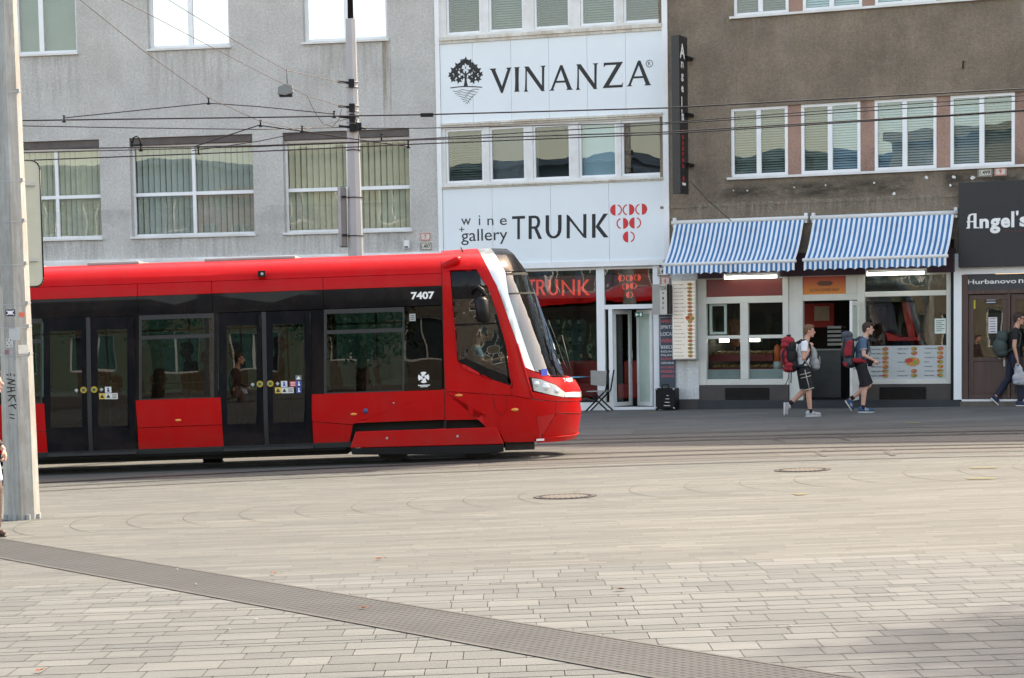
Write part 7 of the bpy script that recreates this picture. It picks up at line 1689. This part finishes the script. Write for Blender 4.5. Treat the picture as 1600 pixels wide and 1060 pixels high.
e = empty('rucksack', M3, 'grey green daypack on the back of the man with glasses', 'rucksack')
blob([((-.24, 0, 1.36), (.12, .15, .14)), ((-.28, 0, 1.17), (.15, .16, .18)), ((-.25, 0, 1.05), (.13, .15, .09))], 'main_bag', K['green_rs'], e)
mb = MB(); mb.tube([(-.14, -.14, 1.46), (-.02, -.17, 1.545), (.09, -.15, 1.42), (.06, -.17, 1.2), (-.16, -.15, 1.08)], .018, 8); mb.build('strap', K['green_rs'], e)
m, t, b = newmat('crumpled_thin_plastic'); K['plast'] = m
co = N(t, 'ShaderNodeTexCoord').outputs['Object']; b.inputs['Roughness'].default_value = .3; b.inputs['Alpha'].default_value = .62
t.links.new(mixc(t, ramp(t, noise(t, co, 14, 4), [(.4, 0.), (.6, 1.)]), (.45, .47, .50), (.62, .64, .68)), b.inputs['Base Color']); bump(t, b, noise(t, co, 18, 4), .9, .02)
e = empty('carrier_bag', M3, 'crumpled see through plastic carrier bag hanging from the hand of the man with glasses', 'bag')
blob([((.05, -.25, .56), (.15, .09, .13)), ((.03, -.25, .68), (.09, .06, .12)), ((.07, -.25, .48), (.16, .10, .07))], 'bag_film', K['plast'], e, .014, 2)
mb = MB(); mb.tube([(-.04, -.25, .72), (-.02, -.25, .80), (.0, -.25, .86)], [.03, .02, .008], 8); mb.tube([(.09, -.25, .72), (.05, -.25, .80), (.01, -.25, .86)], [.03, .02, .008], 8); mb.build('bag_handle', K['plast'], e)
mb = MB(); [mb.box(.05+dx-.03, .05+dx+.03, -.28, -.20, .48+dz, .56+dz, k % 2) for k, (dx, dz) in enumerate([(-.06, 0), (.02, .03), (.08, -.01), (0, .10)])]; mb.build('contents', [mat('blue_pack', (.05, .12, .5), .5, .1), mat('orange_pack', (.6, .18, .1), .5, .1)], e, bevel=.01)
# ---- passengers in the tram
K['pax'] = mat('dark_clothes', (.012, .013, .015), .85, .2); K['pax2'] = mat('grey_jacket', (.14, .16, .17), .85, .2); K['pax3'] = mat('light_blue_shirt', (.28, .40, .50), .85, .1)
def passenger(px, py_head, y, seat, cloth, label, face=1, hair='dark_hair'):
    x, zh = FT.hit(px, py_head, y); base = zh-(1.62 if not seat else 1.17)
    M = FT.M @ Matrix.Translation((x, y, base)) @ Matrix.Rotation(0 if face > 0 else pi, 4, 'Z')
    P = dict(P2)
    for k_, v_ in dict(elr=(.02, -.25, 1.12), wrr=(.12, -.24, .90), ell=(.02, .25, 1.12), wrl=(.12, .24, .90), knr=(.0, -.1, .5), knl=(.02, .1, .5), anr=(0, -.1, .09), anl=(0, .1, .09), toer=(.17, -.1, .045), toel=(.17, .1, .045), heelr=(-.05, -.1, .05), heell=(-.05, .1, .05), head=(.06, 0, 1.62), neck=(.02, 0, 1.46), face=(1, -.1, -.05)).items(): P[k_] = v_
    if seat:
        for k_ in list(P):
            if k_[:2] in ('kn', 'an', 'to', 'he') and k_ != 'head': pass
            elif k_ not in ('face', 'curl', 'cvr', 'cvl', 'hdr', 'hdl'): P[k_] = (P[k_][0], P[k_][1], P[k_][2]-.45)
        for s_, yy in (('r', -.1), ('l', .1)):
            P['kn'+s_] = (.42, yy, .50); P['an'+s_] = (.42, yy, .09); P['toe'+s_] = (.58, yy, .045); P['heel'+s_] = (.37, yy, .05)
        if seat == 2:
            for s_, yy in (('r', -.2), ('l', .2)): P['el'+s_] = (.12, yy*1.15, .72); P['wr'+s_] = (.42, yy, .78)
    return person(M, label, P, K['skin'], K[hair], dict(shirt=cloth, sleeve=1.2 if seat != 2 else .7, pants=K['pax'], long=True, shoe=K['black'], sole=K['black']), vox=.014, group=None, detail=False)
passenger(373, 548, .9, 0, K['pax'], 'dark figure standing behind the left leaf of the right hand tram door', -1)
passenger(431, 540, .8, 0, K['pax'], 'dark figure standing behind the right leaf of the right hand tram door', 1)
passenger(297, 548, .9, 0, K['pax'], 'dark figure leaning in the tram window over the middle red panel', -1)
passenger(320, 562, 1.3, 0, K['pax2'], 'pale clothed figure at the right end of the middle tram window', 1)
passenger(245, 590, 1.2, 1, K['pax'], 'seated figure at the left end of the middle tram window', 1)
passenger(168, 590, 1.2, 1, K['pax'], 'seated figure behind the right leaf of the left hand tram door', -1)
passenger(186, 600, 1.6, 1, K['pax'], 'second seated figure behind the left hand tram door, farther in', -1)
passenger(560, 590, 1.2, 1, K['pax'], 'seated figure in the big tram window left of the emblem', 1)
passenger(741, 523, 1.2, 2, K['pax3'], 'tram driver in light blue shirt sitting behind the cab side window', 1, 'brown_hair')
# ================================================================ the far side of the square, behind and beside the camera
def backblock(x0, x1, y, h_, cols, rows, mt, label, rot=0.):
    e = empty('town_house', Matrix.Translation((x0, y, gz(max(-20, min(20, x0)), 0)-.5)) @ Matrix.Rotation(rot, 4, 'Z'), label, 'building')
    w_ = x1-x0; mb = MB(); holes = []
    for i in range(cols):
        for j in range(rows):
            cx_ = w_*(i+.5)/cols; z_ = 1.4+j*(h_-1.5)/rows; holes.append((cx_-w_/cols*.28, cx_+w_/cols*.28, z_, z_+(h_-1.5)/rows*.55))
    wall_holes(mb, 0, w_, 0, h_, holes, .2, y=0)
    mb.v = [(v[0], -v[1], v[2]) for v in mb.v]
    mb.box(0, w_, -9, -.6, 0, h_); mb.build('wall', mt, e)
    for a, b_, c, d in holes:
        r = MB(); ring(r, (a, b_, c, d), .07, -.16, -.10); r.box((a+b_)/2-.04, (a+b_)/2+.04, -.155, -.105, c+.07, d-.07); f_ = r.build('window', K['white_pvc'], e); MB().box(a, b_, -.17, -.162, c, d).build('pane', K['bkglass'], f_)
    MB().box(-.2, w_+.2, -9.2, .4, h_, h_+.4).build('eaves', mt, e)
K['bkglass'] = mat('dark_window', (.05, .07, .08), .15, .2)
cA = plaster('cream_facade', (.22, .20, .15), 60, .2); cB = plaster('pale_blue_facade', (.07, .12, .19), 60, .2); cC = plaster('ochre_facade', (.13, .11, .075), 60, .2); cD = plaster('beige_facade', (.16, .15, .13), 60, .2)
backblock(-26, -9, -26, 10.5, 5, 3, cC, 'ochre house across the square behind the camera, left of the trees')
backblock(-8.6, 8, -30, 12, 5, 3, cD, 'beige house across the square behind the camera, beyond the trees')
backblock(-44.5, -26.4, -24, 13.5, 6, 3, cA, 'cream house across the square behind the camera')
backblock(-66, -49, -22, 13, 6, 3, cB, 'pale blue house across the square behind the camera')
backblock(-90, -66.4, -20, 11, 6, 3, cA, 'cream house at the far left end across the square')
cE = plaster('red_facade', (.20, .08, .06), 60, .2)
backblock(-48.8, -44.7, -21.5, 11, 2, 3, cE, 'narrow red house across the square behind the camera')
K['leafm'] = mat('tree_foliage', (.015, .035, .010), .8, .4, 1.5, col2=(.035, .06, .018)); K['bark'] = mat('tree_bark', (.09, .07, .05), .9, .3, 6, .6, 30)
def tree(x, y, h_, r_, n_, label, seed, trunk=.25, zb=.35):
    rnd = random.Random(seed); e = empty('broadleaf_tree', Matrix.Translation((x, y, gz(max(-20, min(20, x)), y))), label, 'tree')
    mb = MB(); mb.tube([(0, 0, -.2), (.05, 0, h_*.25), (0, .1, h_*.5), (.1, 0, h_*.85)], [trunk, trunk*.75, trunk*.5, .05], 10)
    cl = []
    for k in range(9):
        a = rnd.random()*6.28; zz_ = h_*rnd.uniform(zb, .7); L_ = r_*rnd.uniform(.5, .9); q = Vector((L_*cos(a), L_*sin(a), zz_+L_*.5)); mb.tube([(0, 0, zz_-.3), q*.5+Vector((0, 0, zz_*.5)), q], [trunk*.4, trunk*.25, .03], 6); cl.append(q)
    mb.build('trunk', K['bark'], e)
    for k in range(26):
        u = Vector((rnd.gauss(0, 1), rnd.gauss(0, 1), rnd.gauss(0, 1))).normalized()*rnd.uniform(.35, .95); cl.append(Vector((u.x*r_, u.y*r_, h_*(zb+1)/2+u.z*h_*(1-zb)/2)))
    mb = MB()
    for k in range(n_):
        c = rnd.choice(cl)+Vector((rnd.gauss(0, .32), rnd.gauss(0, .32), rnd.gauss(0, .26)))*r_*.55; s_ = rnd.uniform(.07, .16)*(1 if n_ > 5000 else 1.5)
        u = Vector((rnd.gauss(0, 1), rnd.gauss(0, 1), rnd.gauss(0, 1))).normalized(); v = u.cross(Vector((rnd.gauss(0, 1), rnd.gauss(0, 1), 1))).normalized()
        mb.add([c-u*s_, c-v*s_*.5, c+u*s_, c+v*s_*.5], [(0, 1, 2, 3)])
    mb.build('crown', K['leafm'], e)
for i, (x, y, h_, r_) in enumerate([(-13, -14, 7.5, 3.2), (-5.5, -15, 6, 2.8), (3.5, -14, 6.5, 3.0), (10, -16, 7, 3)]):
    tree(x, y, h_, r_, 6000, ('broad green tree behind the camera, farthest left', 'lower green tree behind the camera, second from left', 'green tree behind the camera, third from left', 'green tree behind the camera, farthest right')[i], 20+i, zb=.22)
# unseen tree added right of the view to cast shade on the lower right paving
tree(12.6, 17.3, 11.0, 3.1, 14000, 'tall unseen tree added outside the right edge to shade the lower right paving', 51, .35, .45)
